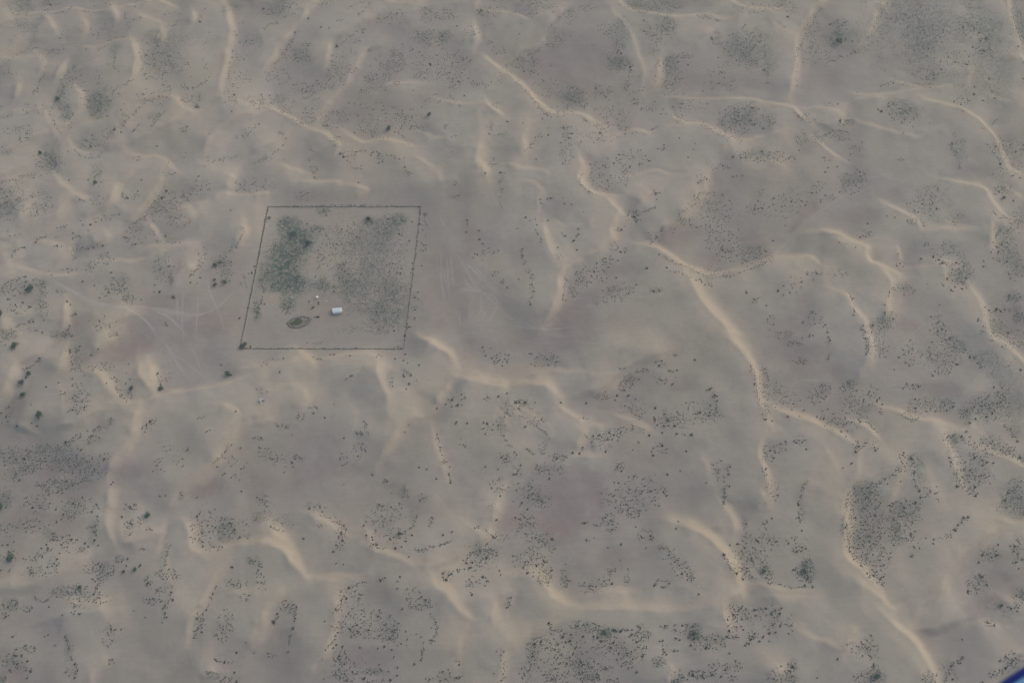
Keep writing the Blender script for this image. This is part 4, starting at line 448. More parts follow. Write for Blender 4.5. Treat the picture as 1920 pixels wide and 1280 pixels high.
D("303,203,1.9 177,190,1.5 115,457,2.2 185,400,2.2 240,365,1.8 297,435,1.8 160,480,1.3 275,525,1.6 83,412,1.6 70,408,1.5 103,370,1.3 8,327,1.4 545,80,1.8 640,100,1.5 703,42,1.6 743,57,1.5 760,90,1.4 753,130,1.5 720,262,1.3 820,238,1.9 617,192,1.1 560,210,1.6 815,357,1.2 930,107,1.5 895,20,1.5 950,28,1.5 975,188,1.6 1040,175,1.6 1045,200,1.5 1005,267,1.2 1245,67,1.8 1232,122,1.4 1182,293,1.6 1180,320,1.5 1237,357,1.5 1222,370,1.5 1273,458,1.8 1315,462,1.6 1255,397,1.4 1068,548,1.8 1135,563,1.5 1180,535,1.4 1400,615,1.8 735,445,1.3 750,535,1.8 655,502,1.3 690,515,1.4 630,555,1.4 585,575,1.4 868,520,1.1 540,550,1.2 1690,237,2 1588,318,2.2 1843,213,2 1797,343,1.6 1760,417,1.9 1733,503,2.2 1683,457,2 1750,460,1.4 1725,420,1.6 1885,443,3 1803,483,1.6 1908,490,1.6 1865,293,1.5 1827,278,1.3 1633,243,1.5 1745,267,1.5 275,830,1.9 383,932,2 443,917,1.6 535,930,2.2 490,853,1.7 433,962,1.9 403,975,1.5 343,990,1.6 322,1027,2 373,1066,1.6 461,1060,1.6 473,1020,1.4 433,1085,1.4 410,1128,1.6 690,905,3 717,912,2 665,965,1.8 738,1013,2.2 763,973,1.7 640,938,1.9 610,930,1.6 800,1057,1.7 865,1055,1.6 893,1063,1.6 867,1073,1.4 983,1077,1.7 980,1090,1.4 935,973,1.8 817,888,2.2 780,890,2.2 765,882,1.9 897,915,1.9 963,860,1.6 933,1197,2.2 640,1215,1.7 650,1230,1.5 707,1172,1.6 170,990,1.7 220,970,1.9 217,990,1.6 255,1017,1.5 157,1075,1.4 325,1172,1.4 505,1205,1.5 530,1200,1.6 518,1127,1.6 648,1135,1.5 1130,963,1.8 1107,965,1.4 1150,850,1.6 1225,943,1.7 1258,955,1.6 1340,997,1.8 1457,1013,2.2 1370,945,1.8 1355,853,1.8 1280,850,1.7 1360,910,3 1230,887,1.4 1223,843,1.5 1135,1025,1.6 1143,1045,1.5 1600,1180,1.4 1497,1217,2.3 1430,1230,2 1357,1217,2.1 1330,1207,1.7 1275,1237,1.6 1568,1230,1.5 1660,767,2 1690,765,1.7 1617,805,1.9 1630,885,2.1 1613,930,1.8 1660,935,1.5 1678,933,1.4 1725,800,1.7 1735,800,1.6 1720,717,1.7 1820,733,2 1700,740,1.6 1903,720,1.9 1885,933,2 1857,965,2 1793,950,1.8 1817,910,1.6 1803,927,1.6 1750,997,1.6 1777,983,1.6 1735,880,1.4 1685,860,1.6 1600,1000,1.3 1630,1055,1.4 1595,1.5,.1 1215,1265,2 95,38,1.5 25,38,1.4 133,45,1.4 140,85,1.3 55,52,1.2")
K(2,.35,"320,280 300,360 300,400"); K(2,.35,"390,230 430,360 440,450"); K(2,.35,"360,280 370,380"); K(2,.35,"500,300 460,400 440,480"); K(2,.25,"340,110 390,180"); K(3,.35,"1760,920 1840,860 1920,810"); K(3,.35,"1750,900 1820,840 1900,790"); M(2,.4,"160,460 200,490 240,540"); M(2,.5,"1020,940 1070,940"); M(2,.4,"1250,685 1330,700 1430,705")
T(3,0)
RG(4,'e',16,"440,-40 400,30 320,110 270,200 210,290 195,370 200,470 195,560 170,650 150,750"); RG(4,'e',16,"900,-30 860,60 790,130 770,220 720,310 660,370"); RG(3,'ne',10,"640,-20 720,40 800,50")
RG(3,'ne',10,"-10,195 80,260 190,300"); RG(6,'e',24,"1740,-60 1760,60 1770,160 1810,270 1870,370 1940,450"); RG(5,'e',24,"1840,400 1850,480 1890,570 1910,700 1900,820 1940,950")
RG(3,'n',10,"1560,440 1640,470 1740,490 1830,490"); RG(3,'n',12,"650,730 760,745 880,730 1000,720 1150,700 1300,680 1420,660"); RG(3,'n',10,"950,630 1040,665 1130,690"); RG(3,'e',20,"1510,540 1470,620 1450,720")
RG(3,'ne',10,"1580,720 1660,770 1760,810 1860,815"); RG(5,'ne',20,"1130,770 1250,820 1380,860 1500,915 1580,970 1650,1070 1700,1160 1740,1260 1800,1340")
RG(5,'ne',16,"-60,800 80,820 180,850 230,910 300,955"); RG(3,'n',10,"280,830 400,840 500,860 560,850"); RG(3,'e',14,"560,860 530,930 460,980 330,960"); RG(3,'n',10,"580,800 700,770 800,765 900,740")
RG(3,'ne',12,"640,930 760,965 860,1005 1000,1048 1100,1065 1220,1020 1320,960 1420,925"); RG(3,'ne',12,"330,1060 400,1110 460,1170 550,1220"); RG(2,'se',16,"980,1180 1040,1090 1100,1060"); RG(2,'e',10,"-30,1230 60,1250 140,1290")
RG(3,'n',10,"-60,110 50,112 120,100")
H(380,610,150,90,-.4,.5); H(450,200,80,120,0,.4); H(1080,80,60,60,0,.5); H(1430,380,120,60,0,.3); H(1120,600,70,30,0,.4); H(750,940,120,30,0,.3); H(1740,1030,60,60,0,.4); H(260,1130,60,50,0,.3); H(1350,900,150,60,0,.3)
G(520,310,60,50,0,1); G(1100,150,300,170,0,.55); G(1560,240,120,80,.6,.9); G(1520,60,60,60,0,.5); G(1880,180,70,200,0,.9); G(1020,860,100,60,0,.9); G(1150,400,200,150,.5,.5); G(1620,390,50,60,0,.6); G(100,50,90,50,0,.4); G(1780,1130,110,70,0,.7); G(1400,1140,50,90,0,.7); G(1210,590,60,50,0,.5); G(600,930,40,30,0,.6); G(320,320,100,100,0,.3); G(780,300,300,200,-.5,.25);G(150,130,30,20,0,.4);G(1300,620,500,200,0,.2);G(1700,300,150,200,0,.3);G(1650,640,150,160,0,.35)
E(60,110,50,110,40); E(70,330,250,60,120); L(50,16,"400,60 350,130 320,220"); L(40,18,"260,340 220,380 210,440"); E(60,310,400,90,80); L(24,14,"215,470 215,560 220,650"); L(30,12,"690,10 740,20"); L(70,20,"910,10 860,90 810,160 770,260 730,310"); E(50,540,200,60,60); E(50,520,310,60,60); L(40,22,"450,460 560,430 640,400 720,370"); E(24,460,390,60,50)
E(120,1080,100,190,100); E(110,1160,300,140,100); E(60,1290,240,80,60); E(80,1550,230,130,60,.5); E(40,1620,390,60,50); E(50,1180,460,110,80); E(40,1220,570,90,40); E(40,1440,440,100,60); E(20,1490,50,50,60); L(40,24,"1790,30 1820,120 1860,220 1880,300"); E(60,1880,230,60,120); E(14,1860,100,50,80)
L(24,14,"840,640 900,630 950,600"); E(34,1180,645,120,20); E(16,1060,630,60,14); E(20,450,795,40,24); L(24,10,"200,845 240,880 260,900"); E(30,320,880,70,40); E(24,580,930,60,30); L(60,18,"390,1060 440,1010 520,980 600,990"); E(30,540,1030,80,30); E(50,250,1040,50,50); E(24,360,1040,30,50); E(80,70,1180,110,40); E(30,20,910,30,40); E(14,920,800,30,24); E(100,1020,860,100,60); E(10,1090,900,60,50); L(40,12,"1600,970 1660,950 1710,905"); E(100,1790,1120,120,80); L(50,18,"1640,1080 1710,1170 1750,1230"); L(50,26,"1370,1070 1390,1130 1440,1200 1440,1270"); E(16,670,1110,60,20); E(10,1450,770,60,50); E(10,450,1190,40,20); E(10,990,1200,30,12);E(30,1850,1230,60,40);E(24,800,340,120,60);E(30,1480,740,80,60)
D("148,128,2 120,207,1.4 467,188,1.6 580,170,1.6 525,320,2.8 550,320,1.8 635,312,1.4 1313,243,1.6 1270,268,1.3 1590,305,1.9 1632,293,2 1580,250,1.8 1545,210,1.8 1463,203,1.8 1537,357,1.7 1293,465,1.5 1405,468,1.5 1490,487,2 1300,523,1.8 1350,430,1.7 1615,385,2 1660,595,1.7 1550,653,1.5 1547,710,1.9 1395,762,1.8 1445,788,1.7 1458,740,1.4 1700,740,1.8 1613,755,1.6 1460,838,1.5 852,837,2.2 828,825,1.6 905,800,1.7 940,625,1.6 940,783,1.5 1015,1000,1.7 930,882,1.5 1028,897,1.6 523,783,1.5 617,1157,1.5 235,1128,1.4 520,1248,1.4 450,1257,1.6 605,1203,1.1 540,905,2.2 460,1000,1.5 705,1070,1.2 1875,355,1.7 1910,475,1.6 1915,590,1.5 1245,592,1.6 1190,580,1.7 1380,1080,1.8 200,1195,1.4 155,1192,1.5 425,1183,1.4 38,925,1.6 1705,1100,1.8 1855,1140,2 1745,1230,1.9 1915,1090,1.6 1680,685,1.4 1215,925,1.1 668,693,1.1 670,1272,1.2 1500,757,1.4 1305,318,1.3")
T(3,1)
RG(4,'n',14,"-60,720 20,690 120,680 200,670 290,672 340,700 400,755"); RG(6,'ne',18,"320,480 420,490 520,520 600,560 670,595 715,620 715,670 740,720 800,750 870,770 930,785"); RG(2,'n',8,"640,570 700,540 800,535 860,530")
RG(4,'ne',16,"860,270 920,310 1000,350 1070,390 1120,450 1140,480"); RG(4,'n',14,"1120,475 1260,465 1400,470 1500,478 1600,485"); RG(5,'e',18,"1380,110 1480,140 1570,170 1620,230 1660,300 1700,350 1760,380"); RG(5,'e',22,"1690,370 1640,440 1630,520 1640,600"); RG(4,'ne',14,"1780,0 1840,40 1930,70"); RG(3,'n',10,"1690,110 1800,190 1930,235")
RG(4,'e',16,"780,760 850,820 900,870 870,950 870,1040 850,1110 760,1150"); RG(4,'e',20,"460,920 560,970 600,1040 650,1110 700,1180 720,1290"); RG(2,'e',10,"960,570 970,640 980,700"); RG(3,'e',14,"1180,690 1290,740 1300,810 1320,870"); RG(2,'n',10,"1060,745 1180,740 1280,742"); RG(3,'ne',12,"1240,680 1340,705 1410,715"); RG(4,'e',24,"1500,900 1560,1020 1590,1120 1620,1230 1680,1310"); RG(3,'n',12,"1240,80 1350,110 1440,140"); RG(2,'ne',10,"380,660 430,620 520,580 600,585")
O(210,260,10,10,0,.1); Y(880,900,40,60,0,.5); Y(1310,820,30,60,0,.5); Y(700,650,40,40,0,.6); Y(560,540,120,30,.3,.5); Y(600,1000,50,80,0,.4); Y(980,650,20,50,0,.5); Y(720,1200,40,80,0,.5); Y(1680,330,50,40,0,.4)
H(300,310,110,40,-.7,.8); H(200,430,60,20,-.8,.8); H(680,340,120,60,0,.6); H(1500,40,130,50,0,.9); H(920,200,90,60,0,.5); H(120,1190,90,80,0,.6); H(1040,1170,80,60,.6,.7); H(1000,950,110,80,0,.4); H(1800,1120,120,120,0,.6); H(800,660,60,50,0,.4); H(240,980,60,40,0,.4)
G(640,80,100,60,0,.55); G(1220,230,130,90,-.3,.35); G(1440,790,70,80,0,.9); G(1350,610,80,60,0,.5); G(1030,890,70,50,0,.7); G(1760,560,70,140,-.3,.6); G(1870,760,60,80,0,.5); G(860,1150,60,50,0,.5); G(1690,1190,80,90,0,.6); G(1840,950,60,40,0,.6); G(1270,1190,60,90,0,.5); G(1880,1080,50,60,0,.7); G(1760,160,50,40,0,.4); G(1850,380,60,60,0,.5); G(1250,400,150,60,0,.2); G(1080,950,100,80,0,.25); G(780,1220,60,60,0,.3); G(1640,950,200,200,0,.2);G(1400,350,80,80,0,.25)
E(80,610,80,100,60); E(30,620,160,60,40); E(50,160,210,150,70); E(20,400,110,50,30); E(24,350,140,50,30); E(16,470,200,40,20); E(20,100,320,120,40); E(20,730,470,60,40); E(90,1200,230,160,100,-.4); E(24,1110,380,60,20); E(16,1410,360,30,50); E(40,1750,150,70,40); L(30,16,"1660,290 1720,340 1780,350"); E(90,1750,550,90,140); E(60,1860,720,60,100); E(30,1840,950,60,30); E(24,1760,450,80,30); E(50,1330,600,100,60); L(30,16,"1230,640 1290,690 1400,690"); E(60,1440,770,80,80); E(20,1380,830,80,70); E(40,1020,890,80,40); L(20,14,"930,880 890,960 870,1010"); E(14,1010,710,50,50); E(24,350,770,60,20); E(20,200,850,60,60); L(30,16,"600,910 640,980 650,1040"); E(10,1190,570,20,40); E(30,340,1100,80,60); L(30,16,"400,1090 440,1180 460,1260"); E(30,120,1230,60,30); E(60,800,1200,80,70); E(60,870,1140,60,50); L(20,16,"700,1160 720,1260"); E(40,1270,1170,60,90); E(40,1360,1260,60,40); E(20,930,1120,50,60); E(90,1680,1170,90,100); E(60,1790,1230,120,50); E(50,1880,1080,50,70); E(20,1720,1045,100,30); E(14,20,1130,30,60); E(30,10,650,30,40); E(20,520,770,80,30); E(16,720,60,20,60); E(50,1780,20,120,40);E(60,1870,400,70,60)
D("38,527,1.7 537,162,1.7 430,185,1.5 490,215,1.3 395,235,1.5 395,215,1.2 330,167,1.5 363,162,1.3 253,228,1.5 293,235,1.3 283,258,1.4 177,233,1.6 180,300,1.4 105,270,1.4 38,255,1.4 45,208,1.5 8,272,1.3 110,342,1.1 130,412,1.3 623,175,1.4 625,183,1.3 690,10,1.7 430,12,1.7 748,397,1.6 690,497,1.6 733,495,1.3 713,487,1.1 895,340,1.6 953,350,1.5 1265,288,1.8 1157,250,1.6 1153,262,1.4 1237,243,1.4 1127,313,1.4 1170,413,1.4 1100,300,1.4 1768,207,2.4 1840,225,1.7 1735,160,1.7 1700,325,1.6 1147,662,2 1240,645,1.8 1308,693,2 1280,670,1.8 1410,692,1.8 1327,690,1.4 1343,810,1.9 1485,808,1.9 1437,770,1.4 1452,835,1.7 1470,843,1.6 1455,887,1.8 1372,898,1.7 1400,870,1.5 1317,860,1.4 1470,718,1.6 1490,877,1.2 965,712,1.4 990,697,1.6 975,625,1.4 1717,575,1.9 1730,608,1.8 1673,612,1.6 1790,680,1.8 1738,680,1.5 1690,657,1.3 1617,675,1.6 1615,720,1.7 1708,487,1.5 1750,555,1.5 1810,933,2 1810,953,1.5 1713,1040,2.4 1747,1055,1.9 1780,1042,1.7 1655,1050,1.8 1623,1025,1.5 1575,1128,1.5 1577,1110,1.4 75,900,2.2 118,865,1.5 118,933,1.3 165,913,1.5 250,832,1.6 340,820,1.2 297,777,1.5 365,770,1.7 213,910,1.2 908,918,1.7 938,880,1.3 648,1058,1.7 642,1082,1.5 875,1063,1.5 875,1005,1.4 783,1157,1.8 750,1163,1.4 715,1163,1.4 698,1190,1.5 730,1257,1.7 937,1110,1.5 1222,1095,1.6 1277,1137,1.6 1307,1187,1.8 1273,1203,1.7 1270,1228,1.3 1363,1255,1.8 1330,1265,1.7 335,1060,1.6 358,1070,1.3 262,1140,1.5 313,1233,1.6 337,1235,1.5 313,1248,1.3 258,1253,1.4 430,1155,1.5 455,1250,1.7 465,1270,1.6 1287,1005,1.1 1193,848,.9 657,578,1.2 535,537,1.2 587,550,1.1 1200,137,1.2 1687,1217,1.6 1800,1217,1.8 1905,25,1.4 1888,55,1.6 1800,450,1.5 1500,70,.1")
K(4,.2,"-10,700 120,560 240,420 380,320 560,200 700,110 800,60 1000,30"); K(3,.2,"60,690 160,580 220,470 330,380 480,300"); K(3,.2,"120,640 190,560 210,480"); K(3,.3,"780,90 770,200 800,260"); K(3,.3,"1040,1270 1140,1180 1220,1130"); K(3,.25,"850,180 950,120 1100,70"); K(3,.35,"600,230 720,150 830,110"); K(3,.3,"900,170 960,200 900,250")
T(3,2)
RG(4,'e',18,"720,-60 740,10 745,70 730,150 690,240"); RG(5,'ne',16,"20,500 160,560 280,600 380,645 460,690 540,725 640,780 660,820"); RG(4,'e',20,"660,840 650,960 640,1040 580,1120 540,1240 530,1320"); RG(5,'ne',24,"1640,-10 1730,40 1800,110 1880,190 1940,280"); RG(4,'e',24,"1290,690 1300,780 1330,840 1360,910 1400,1020 1440,1090"); RG(4,'ne',14,"1310,700 1400,690 1480,650 1500,590"); RG(3,'n',14,"860,510 960,540 1020,570 1130,605 1260,625 1340,640"); RG(3,'ne',18,"1500,790 1640,840 1760,890 1840,930 1930,990"); RG(3,'ne',14,"600,610 700,650 780,720 830,770"); RG(2,'n',12,"-40,635 40,650 100,700"); RG(2,'e',30,"1120,840 1160,960 1200,1080 1320,1240"); RG(3,'e',20,"870,1280 1000,900 1010,850"); RG(3,'e',30,"400,800 460,920 520,1010"); RG(2,'e',24,"290,1030 260,1130 240,1240");RG(3,'se',14,"640,1100 780,1040 880,960 960,890")
O(250,570,120,25,.25,.8); O(560,1200,20,90,.2,.7); O(370,630,60,20,.4,.6); O(750,40,20,60,0,.3); Y(1480,640,60,40,0,.5); Y(470,870,60,150,0,.3); Y(1300,770,40,70,0,.5); Y(1850,170,60,60,.7,.4); Y(510,700,90,20,.4,.5); Y(930,530,90,30,0,.3); Y(650,860,40,60,0,.3)
H(250,80,200,90,0,.6); H(420,230,200,60,0,.5); H(1280,370,200,60,0,.6); H(1800,700,90,60,.5,.7); H(480,430,200,100,0,.3); H(900,1060,100,60,0,.3); H(240,1180,60,100,0,.5); H(1850,100,100,60,0,.5); H(900,150,100,80,0,.2)
G(1400,50,60,50,.6,1); G(1300,150,150,80,0,.4); G(1560,150,60,70,.7,.5); G(600,330,60,40,0,.6); G(650,480,80,120,0,.4); G(720,520,40,40,0,.6); G(1680,490,130,90,0,.5); G(1060,930,60,80,0,.7); G(1700,800,120,60,.4,.6); G(1380,750,70,60,0,.7); G(700,1170,110,100,0,.6); G(1500,1010,90,90,0,.4); G(1850,1180,100,120,0,.7); G(1100,1030,40,60,0,.6); G(1820,670,60,60,.7,.4); G(390,400,80,70,0,.3); G(1250,470,180,60,0,.3); G(1010,1240,90,60,0,.4); G(1890,880,40,60,0,.7); G(270,1080,30,60,0,.3); G(1640,200,60,100,0,.4); G(1800,400,130,200,0,.35); G(1650,620,200,100,0,.15)
E(110,820,50,80,60); L(30,14,"740,0 750,60 740,95"); E(60,1080,90,70,90); E(130,1280,120,130,120); L(60,22,"1340,0 1400,50 1480,80 1560,130 1610,200"); E(24,1330,210,60,40); E(24,230,140,50,24); E(14,450,120,14,30); E(10,450,20,20,20); E(24,200,20,60,20); E(60,50,360,90,50); E(60,120,440,130,60); E(60,370,400,60,70); E(50,600,340,60,40); E(40,430,340,40,40); E(110,660,450,110,120); E(30,710,530,40,40); E(60,500,570,110,80); E(50,560,620,110,50); L(30,14,"690,590 760,620 800,670"); E(30,790,400,40,80); E(16,850,525,24,20); E(30,1070,340,90,20); E(70,1150,480,100,60); E(40,1060,550,60,30); L(40,14,"1030,570 1090,590 1130,580"); E(40,1240,470,80,50); E(30,1340,490,60,50); E(50,1460,530,40,40); E(120,1660,500,140,90); E(40,1740,410,40,70); E(30,1660,460,110,20); E(60,1360,740,50,60); L(50,20,"1330,720 1440,700 1480,750 1560,780"); E(60,1590,770,100,40); E(90,1740,810,120,50); L(40,20,"1770,840 1870,870 1920,910"); E(40,1390,870,60,70); E(20,1540,860,40,30); E(24,1620,890,40,30); E(100,1500,1010,90,100); L(40,16,"1400,980 1430,1040 1450,1090"); E(24,1640,1020,50,60); E(20,1530,1130,40,30); L(30,16,"1770,620 1820,680 1870,750"); E(150,1860,1170,100,130); E(150,700,1180,120,110); L(30,14,"590,1190 590,1270"); L(60,24,"780,1070 870,1030 950,990 1010,930"); E(40,1010,900,60,70); L(60,20,"1080,860 1090,980 1100,1060 1140,1140 1150,1210"); E(60,1010,1240,110,50); E(24,1190,1130,30,40); E(30,730,770,80,40); E(24,680,790,30,30); E(20,250,740,50,40); E(40,80,790,70,40); E(20,20,880,40,50); E(40,40,1120,50,80); L(30,14,"290,1050 260,1130 230,1220"); E(14,1790,140,80,40); E(60,1830,20,100,30); E(14,1270,1140,20,60); E(30,1750,1240,40,40); E(50,800,1150,50,100)
D("265,165,1.6 247,155,1.3 455,130,1.5 737,97,1.5 880,117,1.5 980,120,1.7 1030,158,1.5 1060,180,1.3 1215,103,1.5 1233,257,1.7 1363,230,1.5 1420,172,1.9 1513,118,1.9 1895,213,2 947,212,1.3 1040,315,1.5 1087,325,1.7 1130,340,1.8 1087,352,1.4 1015,350,1.3 1143,337,1.3 1693,342,1.6 1387,487,2.3 1187,522,1.7 1257,523,1.5 1103,430,1.6 1108,500,1.8 1343,515,1.6 1327,478,1.5 1220,503,1.5 1515,610,2.1 1557,578,1.9 1643,565,1.9 1683,538,1.8 1605,483,1.6 1710,567,1.5 1570,620,.1 1487,675,1.6 1510,717,1.5 1373,905,1.9 1357,870,1.7 1550,870,1.9 1645,905,2.1 1690,910,2 1610,928,1.5 1613,892,1.4 1515,965,2 1475,955,1.4 1587,1048,1.7 1553,1090,1.8 1510,1103,1.6 1513,1138,1.6 1557,1160,1.9 1415,1087,2 1440,1040,1.5 1870,748,2 1890,870,2.2 1805,1133,2 1780,1190,2 1745,455,2 1718,463,1.7 1767,412,1.6 1720,403,1.6 1577,365,.1 195,748,1.9 210,760,1.7 275,740,1.4 288,807,1.7 660,828,2 683,785,1.9 730,760,1.6 808,817,1.8 797,795,1.5 825,803,1.4 627,915,1.8 560,947,1.2 150,563,1.7 235,563,1.4 268,518,1.5 178,510,1.4 190,467,1.6 367,568,1.5 420,577,1.8 550,677,1.7 583,713,1.4 690,607,1.8 680,588,1.5 627,605,1.5 570,620,1.3 855,470,2 817,447,1.7 835,423,1.6 718,433,1.4 667,367,1.6 793,383,1.3 775,642,1.5 815,678,1.3 1018,833,1.7 1010,850,1.6 1097,985,1.8 1137,1117,1.8 1107,1208,2 1143,1167,1.7 993,1048,1.6 897,1067,1.4 880,1027,1.6 840,1063,1.7 785,1063,1.4 230,1223,1.9 750,1097,1.6 765,1125,1.4 1022,1243,1.7 910,1227,1.6 30,593,1.5 135,750,1.5 15,820,1.6 45,873,1.5 75,1153,1.4 1450,715,2 1075,875,2.1 1490,525,2 1130,1265,1.4")
K(3,.4,"920,110 980,50 1040,0"); K(3,.4,"960,110 1020,50 1080,0"); K(2,.3,"940,260 960,180 1000,100"); K(4,.35,"400,510 430,450 500,380"); K(2,.3,"100,360 220,310 330,300 480,310"); M(2,.3,"1150,340 1260,340"); M(2,.3,"500,660 470,670")
T(3,3)
RG(5,'e',26,"580,-60 560,40 550,160 545,280 570,350 640,420 700,480 800,580"); RG(5,'ne',18,"560,480 620,520 700,570 780,620 860,690 900,720"); RG(6,'e',22,"800,740 860,800 960,880 1040,950 1100,1020 1160,1110 1200,1200 1240,1300"); RG(4,'e',30,"1040,860 1060,800 1100,740 1200,650 1260,580 1300,480 1400,370 1520,260 1620,180 1720,100"); RG(4,'n',12,"-60,555 60,575 180,590 300,590 400,570"); RG(3,'n',12,"1690,50 1760,75 1850,80 1930,70"); RG(3,'ne',14,"200,880 290,930 380,960 460,990 530,1080"); RG(3,'se',16,"540,1090 560,1010 600,930 640,850"); RG(3,'e',20,"30,1290 40,1230 100,1180"); RG(3,'se',20,"1080,880 1250,870 1400,820 1500,790"); RG(2,'se',24,"1600,1290 1740,1150 1880,1050 1920,1000"); RG(2,'ne',14,"680,750 800,740 900,720 1040,690"); RG(2,'e',20,"640,1290 700,1200 780,1160"); RG(2,'ne',16,"1720,620 1800,660 1920,690"); RG(3,'e',24,"1160,1260 1130,1220 1090,1160"); RG(3,'n',14,"-20,640 120,640 300,640");RG(2,'n',12,"1460,840 1620,830 1740,850")
O(560,280,30,150,0,.5); O(1260,560,60,90,.5,.5); O(250,600,150,25,0,.7); O(820,650,120,30,.6,.4); O(1000,890,120,30,.7,.3); O(540,1000,40,80,.4,.4); O(1150,1120,50,60,.7,.3); O(1450,400,120,100,-.6,.35); Y(560,80,20,120,0,.5); Y(540,1040,60,60,0,.3); O(900,620,100,60,0,.3); O(1780,60,60,20,0,.4); O(620,400,80,40,.7,.4); Y(350,950,100,30,.3,.4)
H(1720,490,70,50,0,.8); H(1550,720,200,50,-.3,.7); H(1280,870,160,40,-.4,.8); H(210,760,60,50,0,.6); H(730,1240,80,40,0,.6); H(1170,960,60,60,0,.4); H(1350,300,150,100,-.4,.2); H(900,780,80,40,0,.3); H(800,80,100,100,0,.3); H(1830,440,60,120,0,.3); H(1650,640,200,60,-.3,.5)
G(270,450,50,60,0,1); G(300,490,40,40,0,.7); G(680,120,130,120,0,.45); G(990,40,110,60,0,.5); G(950,170,30,70,0,.6); G(690,230,60,60,0,.3); G(740,1030,60,70,-.4,.6); G(810,1230,40,60,0,.7); G(180,1150,40,50,0,.7); G(100,1240,80,50,0,.6); G(180,1240,30,40,0,.6); G(1350,1200,60,80,0,.5); G(1840,1110,90,60,0,.4); G(1890,640,50,60,0,.6); G(1860,260,60,90,0,.5); G(1750,750,50,40,0,.3); G(1660,825,30,14,0,.7); G(1640,330,100,60,0,.3); G(700,340,60,60,0,.3); G(230,10,30,60,0,.4); G(1800,1200,100,60,0,.4); G(60,760,90,60,0,.2); G(1700,700,220,100,0,.2)
E(160,700,130,140,130); E(60,620,40,40,100); L(16,10,"560,20 565,80 555,180"); L(60,20,"600,170 600,250 640,330 690,390 740,460"); E(110,800,250,80,120); E(60,700,330,60,60); E(60,830,450,70,90); E(40,780,470,50,30); E(90,990,40,130,60); E(40,1060,90,110,80); E(60,950,170,40,80); E(20,1010,205,40,20); E(30,1110,210,80,60); E(14,1075,320,20,20); L(40,24,"1250,200 1320,190 1380,150 1440,90 1490,40"); E(20,240,20,30,60); E(20,220,220,80,40); E(30,240,280,50,30); E(30,290,370,40,40); E(60,270,450,60,60); E(24,300,500,30,30); L(30,12,"0,530 60,530 120,550"); L(16,10,"170,560 260,560 340,555"); E(24,20,460,30,40); E(24,40,230,40,50); E(30,60,740,60,50); E(30,40,850,60,60); E(30,170,830,40,70); E(60,1560,540,80,60); E(24,1600,490,40,30); E(40,1660,310,70,50); E(30,1860,260,40,50); E(14,1870,370,30,50); E(50,1890,640,40,60); E(14,1850,720,60,20); E(16,1660,830,40,20); E(70,710,1010,110,60); L(40,16,"700,980 750,1030 770,1090"); E(50,800,1220,50,60); E(50,740,1240,90,40); E(14,790,1150,14,30); E(30,180,1160,30,40); E(50,90,1230,80,50); E(20,180,1250,20,40); L(60,22,"1460,1090 1380,1150 1350,1200 1330,1270"); E(60,1210,1240,50,50); E(60,1830,1110,60,60); L(30,18,"1680,1230 1740,1190 1800,1150 1860,1090"); E(10,1750,1110,20,20); E(24,1680,1220,30,30); E(20,870,160,60,60);E(40,860,330,60,70)
D("1745,697,3 1715,320,2.4 1612,318,2 1580,375,1.8 1725,243,1.7 1680,335,1.5 1600,483,2.3 1640,545,2.1 1500,590,2 1580,530,1.6 1500,605,1.6 1870,740,1.8 1825,717,1.7 1695,848,1.8 1645,828,1.7 1860,372,1.8 1850,255,1.9 1843,293,1.6 1910,355,1.6 1880,420,1.4 1497,37,2.2 1467,40,1.9 1427,95,2 1405,135,1.9 1453,75,1.6 1243,203,1.7 1240,235,1.5 1073,165,2 1093,255,1.6 1070,330,1.5 695,400,2.3 610,293,1.8 607,270,1.6 590,255,1.5 605,235,1.4 580,115,1.9 587,92,1.6 597,200,1.5 740,460,1.7 753,488,1.6 790,473,1.8 730,460,1.5 868,480,1.6 840,500,1.5 835,507,1.3 853,540,1.4 867,392,1.4 840,357,1.4 907,350,1.3 817,525,1.3 1035,540,.1 945,55,1.7 805,22,1.6 658,37,1.6 730,70,1.6 945,245,1.7 750,178,1.5 640,262,1.5 672,268,1.4 875,155,1.3 232,42,2 255,135,1.7 180,190,1.2 153,235,1.5 250,293,1.7 215,293,1.7 210,265,1.4 285,272,1.5 290,370,1.8 280,395,1.5 190,432,1.7 270,447,2.6 300,490,2.2 297,500,1.7 277,545,1.5 337,560,1.5 88,758,2 57,735,1.7 33,767,1.7 58,900,1.9 93,852,1.6 47,833,1.6 35,845,1.5 8,903,1.7 153,907,1.3 100,717,1.6 775,922,1.2 520,1100,1.6 790,1147,1.8 810,1230,3 645,1228,1.4 370,1238,1.3 187,1160,2.2 180,1227,1.7 97,1153,1.6 45,1245,1.6 70,1255,1.6 1457,1085,1.7 1445,1130,1.5 1373,1150,1.7 1260,1220,1.6 1780,1165,1.9 1735,1183,1.6 1840,1110,1.6 1455,950,1.3 1607,1270,1.6 1740,1115,1.5 640,355,1.6 30,45,1.4 10,208,1.4 1385,1250,1.6 10,965,1.3")
M(3,.6,"1245,605 1210,680 1160,760"); M(3,.5,"1220,660 1190,740 1150,800"); M(2,.4,"1230,670 1210,760"); M(2,.4,"1345,560 1380,650"); M(2,.4,"1040,870 1040,930 1060,960"); M(2,.3,"1100,830 1180,870"); M(2,.3,"700,760 800,740 900,725"); M(3,.6,"180,565 280,570 340,560"); M(3,.4,"350,545 430,545"); M(2,.3,"1190,700 1150,780"); K(2,.3,"780,600 700,540 610,480"); M(2,.25,"1120,780 1090,870")

# ------------------------------------------------------------------ the desert floor
STEP = 1.2
XL, XR, Y0, Y1 = -700.0, 700.0, -40.0, 890.0


